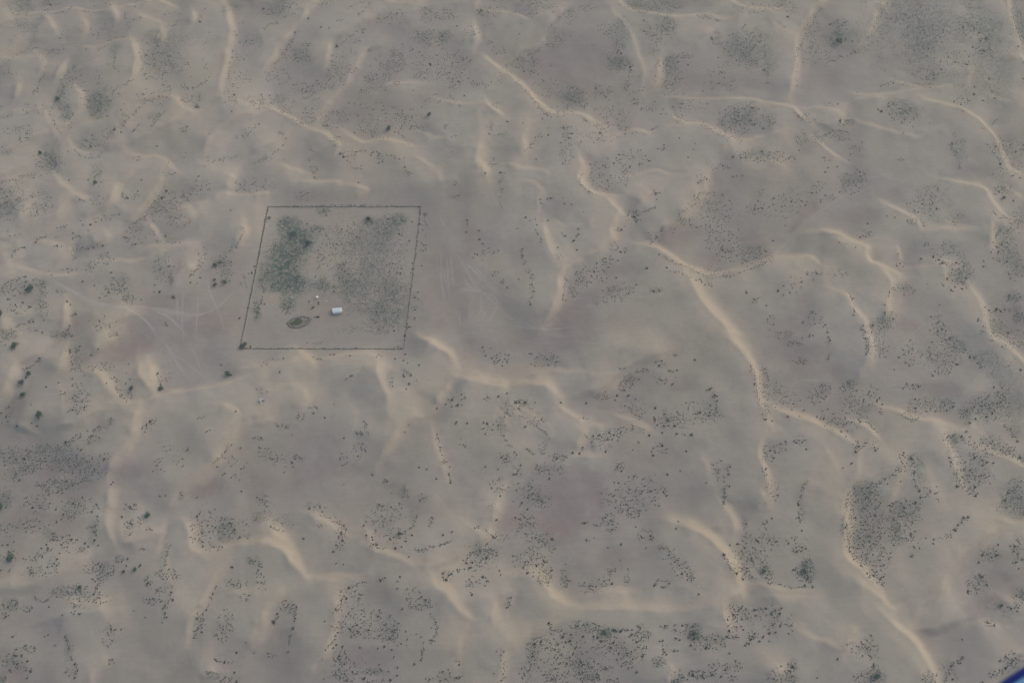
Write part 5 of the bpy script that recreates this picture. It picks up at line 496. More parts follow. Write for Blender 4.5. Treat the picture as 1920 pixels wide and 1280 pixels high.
def axis(a, b):
    inner = np.arange(a, b + 0.01, STEP)
    g, x, d = [], 0.0, STEP
    while x < 30000:
        d *= 1.33
        x += d
        g.append(x)
    g = np.array(g)
    return np.concatenate([a - g[::-1], inner, inner[-1] + g]), len(g), len(inner)


ax, gx, nx_in = axis(XL, XR)
ay, gy, ny_in = axis(Y0, Y1)
NX, NY = len(ax), len(ay)
GXi, GYi = np.meshgrid(ax[gx:gx + nx_in], ay[gy:gy + ny_in])
GXi = GXi.astype(np.float32)
GYi = GYi.astype(np.float32)


def hash2(ix, iy, seed):
    h = (ix.astype(np.int64) * 374761393 + iy.astype(np.int64) * 668265263 + seed * 2147483647) & 0xFFFFFFFF
    h = ((h ^ (h >> 13)) * 1274126177) & 0xFFFFFFFF
    return ((h ^ (h >> 16)) & 0xFFFF).astype(np.float32) / 65535.0


def vnoise(X, Yy, scale, seed, octs=3, rot=0.5):
    out = np.zeros_like(X)
    amp, tot = 1.0, 0.0
    ca, sa = math.cos(rot), math.sin(rot)
    for o in range(octs):
        s = scale / (2 ** o)
        x = (X * ca - Yy * sa) / s
        y = (X * sa + Yy * ca) / s
        ix, iy = np.floor(x), np.floor(y)
        fx, fy = x - ix, y - iy
        fx = fx * fx * (3 - 2 * fx)
        fy = fy * fy * (3 - 2 * fy)
        sd_ = seed * 17 + o
        n = (hash2(ix, iy, sd_) * (1 - fx) + hash2(ix + 1, iy, sd_) * fx) * (1 - fy) + (hash2(ix, iy + 1, sd_) * (1 - fx) + hash2(ix + 1, iy + 1, sd_) * fx) * fy
        out += amp * n
        tot += amp
        amp *= 0.5
    return out / tot


def smooth_path(p, step=2.0):
    """Catmull-Rom through p (n x 2), resampled"""
    p = np.asarray(p, float)
    q = np.vstack([2 * p[0] - p[1], p, 2 * p[-1] - p[-2]])
    out = []
    for i in range(1, len(q) - 2):
        a, b, c, d = q[i - 1], q[i], q[i + 1], q[i + 2]
        n = max(2, int(np.linalg.norm(c - b) / step))
        t = np.linspace(0, 1, n, endpoint=False)[:, None]
        out.append(0.5 * (2 * b + (c - a) * t + (2 * a - 5 * b + 4 * c - d) * t ** 2 + (3 * b - a - 3 * c + d) * t ** 3))
    out.append(p[-1:])
    return np.vstack(out)


def window(lo, hi):
    i0 = int(max(0, (lo[0] - XL) / STEP)); i1 = int(min(nx_in, (hi[0] - XL) / STEP + 2))
    j0 = int(max(0, (lo[1] - Y0) / STEP)); j1 = int(min(ny_in, (hi[1] - Y0) / STEP + 2))
    return i0, i1, j0, j1


def path_field(path, pad):
    """signed distance (left of travel positive), parameter 0..1 for a window round the path"""
    lo, hi = path.min(0) - pad, path.max(0) + pad
    i0, i1, j0, j1 = window(lo, hi)
    if i1 <= i0 or j1 <= j0:
        return None
    X, Yw = GXi[j0:j1, i0:i1], GYi[j0:j1, i0:i1]
    best = np.full(X.shape, 1e9, np.float32)
    sgn = np.zeros_like(best)
    par = np.zeros_like(best)
    seg = np.diff(path, axis=0)
    ln = np.linalg.norm(seg, axis=1) + 1e-9
    cum = np.concatenate([[0], np.cumsum(ln)])
    for k in range(len(seg)):
        ax_, ay_ = path[k]
        dx, dy = seg[k]
        t = np.clip(((X - ax_) * dx + (Yw - ay_) * dy) / ln[k] ** 2, 0, 1)
        px, py = X - (ax_ + t * dx), Yw - (ay_ + t * dy)
        d2 = px * px + py * py
        m = d2 < best
        best = np.where(m, d2, best)
        cr = (dx * (Yw - ay_) - dy * (X - ax_)) / ln[k]
        sgn = np.where(m, cr, sgn)
        par = np.where(m, cum[k] + t * ln[k], par)
    dist = np.sqrt(best)
    past = (par <= 1e-4) | (par >= cum[-1] - 1e-4)
    over = np.where(past, np.sqrt(np.clip(best - sgn * sgn, 0, None)), 0)   # how far beyond the ends
    s = np.where(past, sgn, dist * np.where(sgn >= 0, 1, -1))
    return (i0, i1, j0, j1), s.astype(np.float32), par, cum[-1], np.exp(-(over / 14.0) ** 2).astype(np.float32)


def sstep(a, b, x):
    t = np.clip((x - a) / (b - a), 0, 1)
    return t * t * (3 - 2 * t)


WARP1 = vnoise(GXi, GYi, 38, 3, 3)
WARP2 = vnoise(GXi, GYi, 14, 4, 3)
FINE = vnoise(GXi, GYi, 5, 5, 2)
BROAD = vnoise(GXi, GYi, 170, 6, 3)

ZP = np.zeros_like(GXi)          # p-norm sum of the dunes
CREST = np.zeros_like(GXi)
LEE = np.zeros_like(GXi)         # slip faces: loose sand colour with warm light painted in
WIND = np.zeros_like(GXi)        # body of the dune
PN = 2.6
HINT = {'n': (0, 1), 'e': (1, 0), 'ne': (.7, .7), 'se': (.75, -.65), 's': (0, -1), 'nw': (-.7, .7)}
for (h, d, w, pts) in RIDGES:
    path = smooth_path(PA(pts), 5.0)
    wm = w * 0.62 * 1.05                 # width of the slip face in metres
    hm = min(1.2 + h * 1.5, wm * 0.62)
    Lw = 26 + 10 * h             # length of the windward slope
    r = path_field(path, Lw * 2.9)
    if r is None:
        continue
    (i0, i1, j0, j1), s, par, tot, cap = r
    seg = path[-1] - path[0]
    nl = np.array([-(path[len(path) * 3 // 4] - path[len(path) // 4])[1], (path[len(path) * 3 // 4] - path[len(path) // 4])[0]])
    if nl @ np.array(HINT[d]) < 0:
        s = -s
    s = s + (WARP2[j0:j1, i0:i1] - 0.5) * 5.0
    tl = min(22.0, tot * 0.28)
    tp = sstep(0, tl, par) * sstep(0, tl, tot - par)
    tp = 0.6 + 0.4 * tp
    hv = hm * tp * (0.82 + 0.36 * WARP1[j0:j1, i0:i1])
    wv = wm * (0.6 + 0.4 * tp) * (0.75 + 0.5 * WARP1[j0:j1, i0:i1])
    lee = np.clip(1 - (s + 0.12 * wv) / (wv * 1.12), 0, 1)
    lee = lee * lee * (1.6 - 0.6 * lee)
    wnd = np.exp(-(np.clip(-s, 0, None) / Lw) ** 1.25)
    wnd = np.clip((wnd - .025) / .975, 0, 1)
    q = np.where(s > 0, lee, wnd) * hv * cap
    # endcap: distance beyond the ends counts as fall-off
    ZP[j0:j1, i0:i1] += np.clip(q, 0, None) ** PN
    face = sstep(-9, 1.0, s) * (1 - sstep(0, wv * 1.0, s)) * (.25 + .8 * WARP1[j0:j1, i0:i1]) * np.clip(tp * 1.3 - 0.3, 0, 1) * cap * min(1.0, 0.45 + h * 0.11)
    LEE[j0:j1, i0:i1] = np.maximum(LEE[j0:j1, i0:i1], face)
    CREST[j0:j1, i0:i1] = np.maximum(CREST[j0:j1, i0:i1], np.exp(-(s / np.where(s > 0, wv * 1.1, 9)) ** 2) * np.clip(tp * 1.4 - .15, 0, 1) * cap)
    WIND[j0:j1, i0:i1] = np.maximum(WIND[j0:j1, i0:i1], np.where(s <= 0, wnd * tp, 0))
Z = ZP ** (1 / PN)


def soften(a, n):
    a = a.copy()
    for _ in range(n):
        b = a.copy()
        b[1:-1] = (a[:-2] + 2 * a[1:-1] + a[2:]) * 0.25
        a[:, 1:-1] = (b[:, :-2] + 2 * b[:, 1:-1] + b[:, 2:]) * 0.25
        a[:, 0], a[:, -1] = b[:, 0], b[:, -1]
    return a


fold = 1 - np.abs(vnoise(GXi, GYi, 62, 31, 2, .9) * 2 - 1)
fold2 = 1 - np.abs(vnoise(GXi, GYi, 34, 33, 2, .2) * 2 - 1)
Z += (fold ** 2 * 2.2 + fold2 ** 2 * .8) * (.25 + .75 * sstep(0.05, .5, WIND))
wide = soften(Z, 80)
CREST = soften(CREST, 6)
Z = soften(Z, 3)
Z = 1.7 * wide + (Z - wide) * np.clip(CREST * 1.15, 0, 1)
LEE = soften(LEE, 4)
Z += (BROAD - 0.5) * 3.0 + (WARP1 - 0.5) * 1.2 + (WARP2 - 0.5) * 0.5 + (FINE - 0.5) * 0.12
INSIDE_W = 1.0


def ell_mask(store, soft=1.0):
    out = np.zeros_like(GXi)
    for (u, v, rx, ry, a, k) in store:
        cx, cy = P(u, v)
        sx = P(u + 1, v)[0] - cx
        sy = P(u, v - 1)[1] - cy
        ex, ey = rx * sx, ry * sy
        m = max(ex, ey) * 2.0
        i0, i1, j0, j1 = window((cx - m, cy - m), (cx + m, cy + m))
        if i1 <= i0 or j1 <= j0:
            continue
        X, Yw = GXi[j0:j1, i0:i1] - cx, GYi[j0:j1, i0:i1] - cy
        ca, sa = math.cos(-a), math.sin(-a)      # a turns clockwise on the sheet
        x = (X * ca + Yw * sa) / ex
        y = (-X * sa + Yw * ca) / ey
        rr = np.sqrt(x * x + y * y) + (WARP1[j0:j1, i0:i1] - 0.5) * 1.0 + (WARP2[j0:j1, i0:i1] - 0.5) * 0.9 - .1
        mk = (1 - sstep(1 - 0.6 * soft, 1 + 0.45 * soft, rr)) * k
        out[j0:j1, i0:i1] = 1 - (1 - out[j0:j1, i0:i1]) * (1 - np.clip(mk, 0, 1))
    return out


def line_mask(store):
    out = np.zeros_like(GXi)
    for (w, k, pts) in store:
        path = smooth_path(PA(pts), 4.0)
        hw = w * 0.25 * 0.62 * 1.9 * 0.5
        r = path_field(path, hw * 3 + 4)
        if r is None:
            continue
        (i0, i1, j0, j1), s, par, tot, cap = r
        s = s + (WARP2[j0:j1, i0:i1] - 0.5) * 2.0
        ends = sstep(0, 18, par) * sstep(0, 18, tot - par)
        br = 0.55 + 0.9 * (WARP1[j0:j1, i0:i1] - 0.2)
        mk = np.exp(-(s / (hw * 1.5)) ** 2) * k * ends * cap * np.clip(br, 0.4, 1.1)
        out[j0:j1, i0:i1] = np.maximum(out[j0:j1, i0:i1], mk)
    return out


MH, MG, MO, MY = ell_mask(HARD, 1.1), ell_mask(GREEN, 1.5), ell_mask(SANDO, 1.3), ell_mask(SANDY, 1.3)
MT, MD = line_mask(TRK), line_mask(DARK)

# the fenced plot is levelled ground
FC = [P(503, 387.3), P(789.2, 387.3), P(756.7, 653.8), P(450.2, 653.3)]
inside = np.ones_like(GXi)
for k in range(4):
    (xa, ya), (xb, yb) = FC[k], FC[(k + 1) % 4]
    ln = math.hypot(xb - xa, yb - ya)
    dd = -((xb - xa) * (GYi - ya) - (yb - ya) * (GXi - xa)) / ln
    inside *= sstep(-28, 8, dd)
MG = MG * (.62 + .5 * np.clip(inside * 1.4, 0, 1))
Z = Z * (1 - 0.75 * inside) + 0.75 * inside * ((BROAD - 0.5) * 2.0)

c = lambda r_, g_, b_: np.array([r_, g_, b_], np.float32)
FLAT, BODY, LOOSE_LIT = c(.284, .259, .222), c(.354, .322, .260), c(.386, .328, .256)
HPAN, ORNG, YELL = c(.248, .210, .186), c(.346, .298, .236), c(.345, .310, .232)
HERB, TRAIL, DUG = c(.056, .118, .100), c(.430, .400, .370), c(.135, .120, .108)


def mix(col, to, m):
    return col + (to - col) * m[..., None]


hz = sstep(0.6, 5.5, ZP ** (1 / PN))
CC = np.empty(GXi.shape + (3,), np.float32)
CC[:] = FLAT
CC = mix(CC, BODY, hz)
CC = mix(CC, HPAN, MH * (1 - 0.45 * hz))
CC = mix(CC, YELL, MY * 0.65)
CC = mix(CC, ORNG, MO * 0.75)
CC = mix(CC, LOOSE_LIT, np.clip(LEE, 0, 1) * 0.75)  # peach of loose sand plus sun glow put into the colour
CC *= (0.90 + 0.20 * BROAD)[..., None] * (0.94 + 0.12 * WARP2)[..., None] * (0.965 + 0.07 * FINE)[..., None]
tone = (vnoise(GXi, GYi, 75, 21, 3) - 0.5) * 2
CC *= 1 + tone[..., None] * np.array([.03, .012, -.05], np.float32)
CC = mix(CC, TRAIL, np.clip(MT * 1.6, 0, 1) * 0.8)
CC = mix(CC, DUG, np.clip(MD, 0, 1) * 0.7)

# full sheet, out to the horizon
ZF = np.zeros((NY, NX), np.float32)
CF = np.empty((NY, NX, 3), np.float32)
GF = np.zeros((NY, NX), np.float32)
CF[:] = c(.290, .276, .250)
FXX, FYY = np.meshgrid(ax.astype(np.float32), ay.astype(np.float32))
ZF[:] = 2.5 * vnoise(FXX, FYY, 240, 9, 2) + 1.0
ZF[gy:gy + ny_in, gx:gx + nx_in] = Z
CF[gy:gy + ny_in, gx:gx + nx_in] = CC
GF[gy:gy + ny_in, gx:gx + nx_in] = MG

gme = bpy.data.meshes.new('ground')
nv, nf = NX * NY, (NX - 1) * (NY - 1)
co = np.stack([FXX, FYY, ZF], -1).reshape(-1).astype(np.float32)
gme.vertices.add(nv)
gme.vertices.foreach_set('co', co)
idx = np.arange(nv, dtype=np.int32).reshape(NY, NX)
quads = np.stack([idx[:-1, :-1], idx[:-1, 1:], idx[1:, 1:], idx[1:, :-1]], -1).reshape(-1)
gme.loops.add(nf * 4)
gme.loops.foreach_set('vertex_index', quads)
gme.polygons.add(nf)
gme.polygons.foreach_set('loop_start', np.arange(0, nf * 4, 4, dtype=np.int32))
gme.polygons.foreach_set('use_smooth', np.ones(nf, bool))
gme.update(calc_edges=True)
at = gme.attributes.new('sand', 'FLOAT_COLOR', 'POINT')
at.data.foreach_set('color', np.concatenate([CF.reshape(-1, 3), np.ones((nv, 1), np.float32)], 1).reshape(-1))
at = gme.attributes.new('herb', 'FLOAT', 'POINT')
at.data.foreach_set('value', GF.reshape(-1))

gm = bpy.data.materials.new('desert_sand')
gm.use_nodes = True
nt = gm.node_tree
N, LK = nt.nodes, nt.links
pb = N['Principled BSDF']
pb.inputs['Roughness'].default_value = 1.0
pb.inputs['Specular IOR Level'].default_value = 0.05


def node(t, **kw):
    n = N.new(t)
    for k_, v_ in kw.items():
        setattr(n, k_, v_)
    return n


a_s = node('ShaderNodeAttribute', attribute_name='sand')
a_h = node('ShaderNodeAttribute', attribute_name='herb')
geo = node('ShaderNodeNewGeometry')


def noise(scale, detail=4, rough=0.6):
    n = node('ShaderNodeTexNoise')
    n.inputs['Scale'].default_value = scale
    n.inputs['Detail'].default_value = detail
    n.inputs['Roughness'].default_value = rough
    LK.new(geo.outputs['Position'], n.inputs['Vector'])
    return n.outputs['Fac']


def rmap(src, a, b, lo, hi):
    m = node('ShaderNodeMapRange')
    m.inputs[1].default_value, m.inputs[2].default_value = a, b
    m.inputs[3].default_value, m.inputs[4].default_value = lo, hi
    LK.new(src, m.inputs[0])
    return m.outputs[0]


def mul(a, b):
    m = node('ShaderNodeMath', operation='MULTIPLY')
    LK.new(a, m.inputs[0])
    if isinstance(b, float):
        m.inputs[1].default_value = b
    else:
        LK.new(b, m.inputs[1])
    return m.outputs[0]


sv = node('ShaderNodeMapping')
sv.inputs['Rotation'].default_value = (0, 0, .25)
sv.inputs['Scale'].default_value = (.05, .30, .2)
LK.new(geo.outputs['Position'], sv.inputs['Vector'])
streak = node('ShaderNodeTexNoise')
streak.inputs['Scale'].default_value = 1.0
streak.inputs['Detail'].default_value = 5
LK.new(sv.outputs[0], streak.inputs['Vector'])
grain = mul(rmap(noise(0.35, 5), 0.3, 0.7, 0.96, 1.04), rmap(streak.outputs['Fac'], .3, .7, .97, 1.03))
sc = node('ShaderNodeVectorMath', operation='SCALE')
LK.new(a_s.outputs['Color'], sc.inputs[0])
LK.new(grain, sc.inputs['Scale'])
tuft = rmap(noise(0.22, 6, 0.75), 0.40, 0.60, 0.05, 1.0)
hm_ = mul(mul(a_h.outputs['Fac'], tuft), 0.9)
mxn = node('ShaderNodeMix', data_type='RGBA')
LK.new(hm_, mxn.inputs[0])
LK.new(sc.outputs[0], mxn.inputs[6])
mxn.inputs[7].default_value = (*HERB.tolist(), 1)
LK.new(mxn.outputs[2], pb.inputs['Base Color'])
bm = node('ShaderNodeBump')
bm.inputs['Strength'].default_value = 0.35
bm.inputs['Distance'].default_value = 0.5
LK.new(noise(0.5, 6, 0.65), bm.inputs['Height'])
LK.new(bm.outputs[0], pb.inputs['Normal'])
gme.materials.append(gm)
ground = link('ground', gme)
tag(ground, kind='structure', label='rolling pale sand dunes with grey flats between them', cat='ground')


def hgt(x, y):
    fx, fy = (x - XL) / STEP, (y - Y0) / STEP
    i, j = int(np.clip(fx, 0, nx_in - 2)), int(np.clip(fy, 0, ny_in - 2))
    fx, fy = min(max(fx - i, 0), 1), min(max(fy - j, 0), 1)
    return float((Z[j, i] * (1 - fx) + Z[j, i + 1] * fx) * (1 - fy) + (Z[j + 1, i] * (1 - fx) + Z[j + 1, i + 1] * fx) * fy)


def spot(u, v):
    """where a thing seen at (u, v) stands on the dunes"""
    x, y = P(u, v)
    for _ in range(2):
        z = hgt(x, y)
        k = 1 - z / ALT
        x0, y0 = P(u, v)
        x, y = x0 * k, y0 * k
    return x, y, hgt(x, y)

# ------------------------------------------------------------------ plants
m_shrub = material('shrub_leaves', (.05, .06, .045), .95, attr='tint')
m_crown = material('tree_leaves', (.030, .082, .062), .9, var=.35, scale=.9)
m_bark = material('bark', (.10, .075, .055), .95, var=.2, scale=3)

ph = (1 + 5 ** .5) / 2
ICO_V = np.array([(-1, ph, 0), (1, ph, 0), (-1, -ph, 0), (1, -ph, 0), (0, -1, ph), (0, 1, ph), (0, -1, -ph), (0, 1, -ph), (ph, 0, -1), (ph, 0, 1), (-ph, 0, -1), (-ph, 0, 1)], float)
ICO_V /= np.linalg.norm(ICO_V[0])
ICO_F = np.array([(0, 11, 5), (0, 5, 1), (0, 1, 7), (0, 7, 10), (0, 10, 11), (1, 5, 9), (5, 11, 4), (11, 10, 2), (10, 7, 6), (7, 1, 8), (3, 9, 4), (3, 4, 2), (3, 2, 6), (3, 6, 8), (3, 8, 9), (4, 9, 5), (2, 4, 11), (6, 2, 10), (8, 6, 7), (9, 8, 1)], int)


def blobs(cs, rs, cols, flat=.75, jit=.38):
    """jittered icosahedra at cs with radii rs -> mesh arrays"""
    n = len(cs)
    a = rng.uniform(0, 2 * np.pi, n)
    v = ICO_V[None] * (1 + rng.uniform(-jit, jit, (n, 12, 1)))
    x = v[..., 0] * np.cos(a)[:, None] - v[..., 1] * np.sin(a)[:, None]
    y = v[..., 0] * np.sin(a)[:, None] + v[..., 1] * np.cos(a)[:, None]
    st = rng.uniform(.75, 1.3, (n, 1))
    v = np.stack([x * st, y / st, v[..., 2] * flat], -1) * np.asarray(rs)[:, None, None] + np.asarray(cs)[:, None, :]
    f = (ICO_F[None] + (np.arange(n) * 12)[:, None, None]).reshape(-1, 3)
    return v.reshape(-1, 3), f, np.repeat(np.asarray(cols), 12, 0)


def fast_mesh(name, v, f, cols, mat):
    me = bpy.data.meshes.new(name)
    me.vertices.add(len(v))
    me.vertices.foreach_set('co', v.astype(np.float32).reshape(-1))
    me.loops.add(f.size)
    me.loops.foreach_set('vertex_index', f.astype(np.int32).reshape(-1))
    me.polygons.add(len(f))
    me.polygons.foreach_set('loop_start', np.arange(0, f.size, 3, dtype=np.int32))
    me.update(calc_edges=True)
    if cols is not None:
        a = me.attributes.new('tint', 'FLOAT_COLOR', 'POINT')
        a.data.foreach_set('color', np.concatenate([cols, np.ones((len(cols), 1))], 1).astype(np.float32).reshape(-1))
    me.materials.append(mat)
    return me


TINTS = np.array([(.040, .044, .034), (.054, .047, .033), (.034, .052, .042), (.028, .066, .056), (.066, .058, .038)])


def tint(n, green=0.0):
    k = rng.integers(0, 5, n)
    k = np.where(rng.random(n) < green, 3, k)
    return TINTS[k] * rng.uniform(.65, 1.1, (n, 1))


def shrub_mesh(name, nb, green):
    cs, rs = [], []
    for i in range(nb):
        a, d = random.uniform(0, 6.28), random.uniform(0, .75) ** .8
        cs.append((d * math.cos(a), d * math.sin(a), .28 + .35 * (1 - d) + random.uniform(-.1, .1)))
        rs.append(random.uniform(.28, .5))
    v, f, cc = blobs(cs, rs, tint(nb, green))
    return fast_mesh(name, v, f, cc, m_shrub)


SHRUB = [shrub_mesh('desert_shrub', random.randint(6, 10), g) for g in (0, 0, .2, .3, .5, .8)]


def tree_meshes(k):
    lobes = random.randint(5, 8)
    cs, rs = [], []
    tr = MB()
    tr.tube((0, 0, -.15), (.03, .02, .42), .075, .05, 8)
    for i in range(lobes):
        a = 6.28 * i / lobes + random.uniform(-.4, .4)
        d = random.uniform(.45, .85)
        tip = (d * math.cos(a), d * math.sin(a), random.uniform(.5, .8))
        tr.tube((.03, .02, .38), (tip[0] * .5, tip[1] * .5, .58), .035, .022, 6)
        tr.tube((tip[0] * .5, tip[1] * .5, .58), tip, .022, .008, 6)
        for j in range(random.randint(9, 16)):
            q = random.random()
            s = .26 * (1 - .3 * q)
            cs.append((tip[0] * (.25 + .8 * q) + random.gauss(0, s * .6), tip[1] * (.25 + .8 * q) + random.gauss(0, s * .6), .62 + random.gauss(0, .12) + .2 * (1 - q)))
            rs.append(random.uniform(.07, .16))
    for j in range(16):
        cs.append((random.gauss(0, .2), random.gauss(0, .2), .8 + random.gauss(0, .1)))
        rs.append(random.uniform(.09, .18))
    v, f, _ = blobs(cs, rs, np.zeros((len(cs), 3)), .7, .5)
    # loose leaf sprays round the clumps
    nl = 420
    pick = rng.integers(0, len(cs), nl)
    ctr = np.array(cs)[pick] + rng.normal(0, .11, (nl, 3))
    lv = (ctr[:, None, :] + rng.normal(0, .045, (nl, 3, 3))).reshape(-1, 3)
    lf = np.arange(nl * 3).reshape(-1, 3) + len(v)
    return mesh_from('trunk', tr.v, tr.f, m_bark), fast_mesh('crown', np.vstack([v, lv]), np.vstack([f, lf]), None, m_crown)


TREEM = [tree_meshes(k) for k in range(6)]

TREES = [
    (550, 441, 7.5, 'largest dark green tree in the green patch inside the fence'),
    (578, 457.5, 6.2, 'round dark green tree right of the largest one inside the fence'),
    (692, 412, 5.6, 'lone green tree near the middle of the top fence line, inside the plot'),
    (457.5, 648.5, 7.0, 'bushy dark tree filling the lower left corner of the fenced plot'),
    (505.5, 409, 3.2, 'small dark tree in the upper left corner of the fenced plot'),
    (75, 779, 8.2, 'broad green tree, lowest of the line of trees near the left edge'),
    (56, 701, 6.3, 'green tree at the lower end of the brown shrub streak on the left'),
    (42.5, 717.5, 6.6, 'ragged green tree, second down in the left line of trees'),
    (45, 740, 6.2, 'green tree, third down in the left line of trees'),
    (29, 649, 7.0, 'dense round tree standing alone at the left, above the line of trees'),
    (2, 590, 6.8, 'dark green tree cut off by the left edge of the photo'),
    (57, 543, 8.0, 'wide low tree amid the shrubs left of the pale track'),
    (247, 729, 5.6, 'thin branching green tree right of the orange dune crest at left'),
    (303, 728.5, 6.0, 'bluish green tree at the foot of the short shrub column'),
    (427.5, 701.5, 6.4, 'spreading green tree on the bare sand below the fenced plot, at its left'),
    (404, 498, 5.0, 'green tree at the lower end of the shrub belt left of the fence'),
    (404, 535, 4.4, 'small green tree beside the curved track left of the fence'),
    (403, 525, 3.2, 'smallest green tree just above the one beside the curved track'),
    (422.5, 530, 5.2, 'slanting green tree nearest the curved track left of the fence'),
    (749, 1000, 4.6, 'small blue green tree in the shrub bowl at lower middle'),
    (21, 1045, 8.0, 'large green tree near the lower left edge of the photo'),
    (278, 966, 5.4, 'pale blue green tree beside a small shrub cluster at lower left'),
    (3, 950, 6.5, 'sprawling green tree on the left edge, above the large lower left tree'),
    (151, 1101, 4.2, 'dark round tree on top of the brown shrub bank at lower left'),
    (254, 1067.5, 4.8, 'dark round tree standing clear of the shrubs, right of the brown bank'),
    (232.5, 1071, 3.4, 'small dark tree just left of the round one by the brown bank'),
    (805, 216, 5.0, 'green tree standing alone near the upper dune crest, top centre'),
    (729, 242, 6.0, 'star shaped green tree on the shrubby flat, top centre'),
    (1571.5, 79, 7.0, 'spreading green tree among shrubs in the upper right'),
    (1132.5, 1186, 5.2, 'ragged blue green tree in the shrub band at the bottom centre'),
    (1507, 1071, 5.6, 'green tree at the end of the long dune tail, lower right'),
    (1431, 1070.5, 5.0, 'small green tree in the shrubs right of the curved crest, lower right'),
    (1876, 1134.5, 3.8, 'isolated dark round tree on the grey flat near the lower right corner'),
    (1300, 1187.5, 4.6, 'dark tangled tree at the head of a shrub trail, bottom right of centre'),
    (1642, 1267, 6.0, 'dark tree on the bottom edge, right of the shrub streak'),
    (902, 21.5, 3.4, 'small dark tree by a pale crest on the top edge'),
    (179, 342.5, 4.6, 'dark green tree in the narrow shrub clump, upper left'),
    (1881.5, 371.5, 4.0, 'dark round tree on the right edge below the long crest'),
    (77, 287.5, 4.6, 'dark tree at the top of the shrubby gully, upper left'),
    (109, 186.5, 5.0, 'green tree heading the shrub streak in the upper left'),
    (984.5, 755, 3.2, 'dark shrubby tree beside a grey ring of brush, centre'),
]
for i, (u, v, r, lab) in enumerate(TREES):
    x, y, z = spot(u, v)
    rm = r * .62
    o = link('desert_tree', None, loc=(x, y, z - .05), rz=random.uniform(0, 6.28))
    tag(o, lab, 'tree', 'green trees scattered over the desert')
    t, cr = TREEM[i % 6]
    for nm, me in (('trunk', t), ('crown', cr)):
        q = link(nm, me, o)
        hs = min(rm * 1.15, 5.0)
        q.scale = (rm, rm, hs)

dots = []
for (u, v, s) in DOTS:
    if s < .9:
        continue
    if any((u - t[0]) ** 2 + (v - t[1]) ** 2 < (t[2] + 2) ** 2 and s >= 2 for t in TREES):
        continue
    if -6 < u < 1926 and -6 < v < 1286:
        dots.append((u, v, s))
inview = [d for d in dots if 4 < d[0] < 1916 and 4 < d[1] < 1276]
inview.sort(key=lambda d: -d[2])
big = inview[:300]
bigset = set(big)
ROWS = ['at the top edge', 'in the upper part', 'just above the middle', 'just below the middle', 'in the lower part', 'at the bottom edge']
COLS = ['far left', 'left', 'inner left', 'left of centre', 'right of centre', 'inner right', 'right', 'far right']
ORD = ['leftmost'] + [o_ + ' from left' for o_ in ('second third fourth fifth sixth seventh eighth ninth tenth eleventh twelfth thirteenth fourteenth fifteenth sixteenth seventeenth eighteenth nineteenth twentieth '
       'twenty-first twenty-second twenty-third twenty-fourth twenty-fifth twenty-sixth twenty-seventh twenty-eighth twenty-ninth thirtieth').split()]
cells = {}
for d in big:
    cells.setdefault((min(5, int(d[1] / 213.4)), min(7, int(d[0] / 240))), []).append(d)
k = 0
for (r_, c_), ds in sorted(cells.items()):
    ds.sort(key=lambda d: d[0])
    for i, (u, v, s) in enumerate(ds):
        x, y, z = spot(u, v)
        o = link('desert_shrub', SHRUB[k % 6], loc=(x, y, z - .04), rz=random.uniform(0, 6.28))
        rm = s * .68
        o.scale = (rm * 1.05, rm * 1.05, min(rm * .95, 1.6))
        lab = ('%s of the larger dark round shrubs %s, %s' % (ORD[min(i, 29)], ROWS[r_], COLS[c_])) if len(ds) > 1 else 'the one larger dark round shrub %s, %s' % (ROWS[r_], COLS[c_])
        tag(o, lab, 'shrub', 'larger dark shrubs dotted over the sand')
        k += 1

# all the smaller shrubs and tufts, past counting
FRAC = 0.75
px, py, pr, pg = [], [], [], []
for (u, v, s) in dots:
    if (u, v, s) not in bigset:
        px.append(u); py.append(v); pr.append(s * 1.05); pg.append(.15)
for e in SCAT:
    fine = False
    if e[0] in 'EF':
        fine = e[0] == 'F'
        _, n, cx, cy, rx, ry, a = e
        n = int(n * FRAC) + 1
        q = rng.random(n) ** .62
        t = rng.uniform(0, 2 * np.pi, n)
        ex, ey = q * np.cos(t) * rx * 1.12, q * np.sin(t) * ry * 1.12
        px += list(cx + ex * math.cos(a) - ey * math.sin(a))
        py += list(cy + ex * math.sin(a) + ey * math.cos(a))
    else:
        _, n, w, pts = e
        n = int(n * (FRAC + .2)) + 1
        path = smooth_path(pts, 2.0)
        k_ = rng.integers(0, len(path), n)
        px += list(path[k_, 0] + rng.normal(0, w * .42, n))
        py += list(path[k_, 1] + rng.normal(0, w * .42, n))
    if fine:
        pr += list(.5 + .4 * rng.random(n) ** 1.5)
        pg += [.45] * n
        continue
    pr += list(.72 + .6 * rng.random(n) ** 1.8)
    pg += [.25] * n
    if e[0] == 'E' and n > 12:
        n = n * 3 // 4       # finer growth between and around the bushes
        q = rng.random(n) ** .6
        t = rng.uniform(0, 2 * np.pi, n)
        ex, ey = q * np.cos(t) * rx * 1.45, q * np.sin(t) * ry * 1.45
        px += list(cx + ex * math.cos(a) - ey * math.sin(a))
        py += list(cy + ex * math.sin(a) + ey * math.cos(a))
        pr += list(.45 + .35 * rng.random(n) ** 1.5)
        pg += [.3] * n
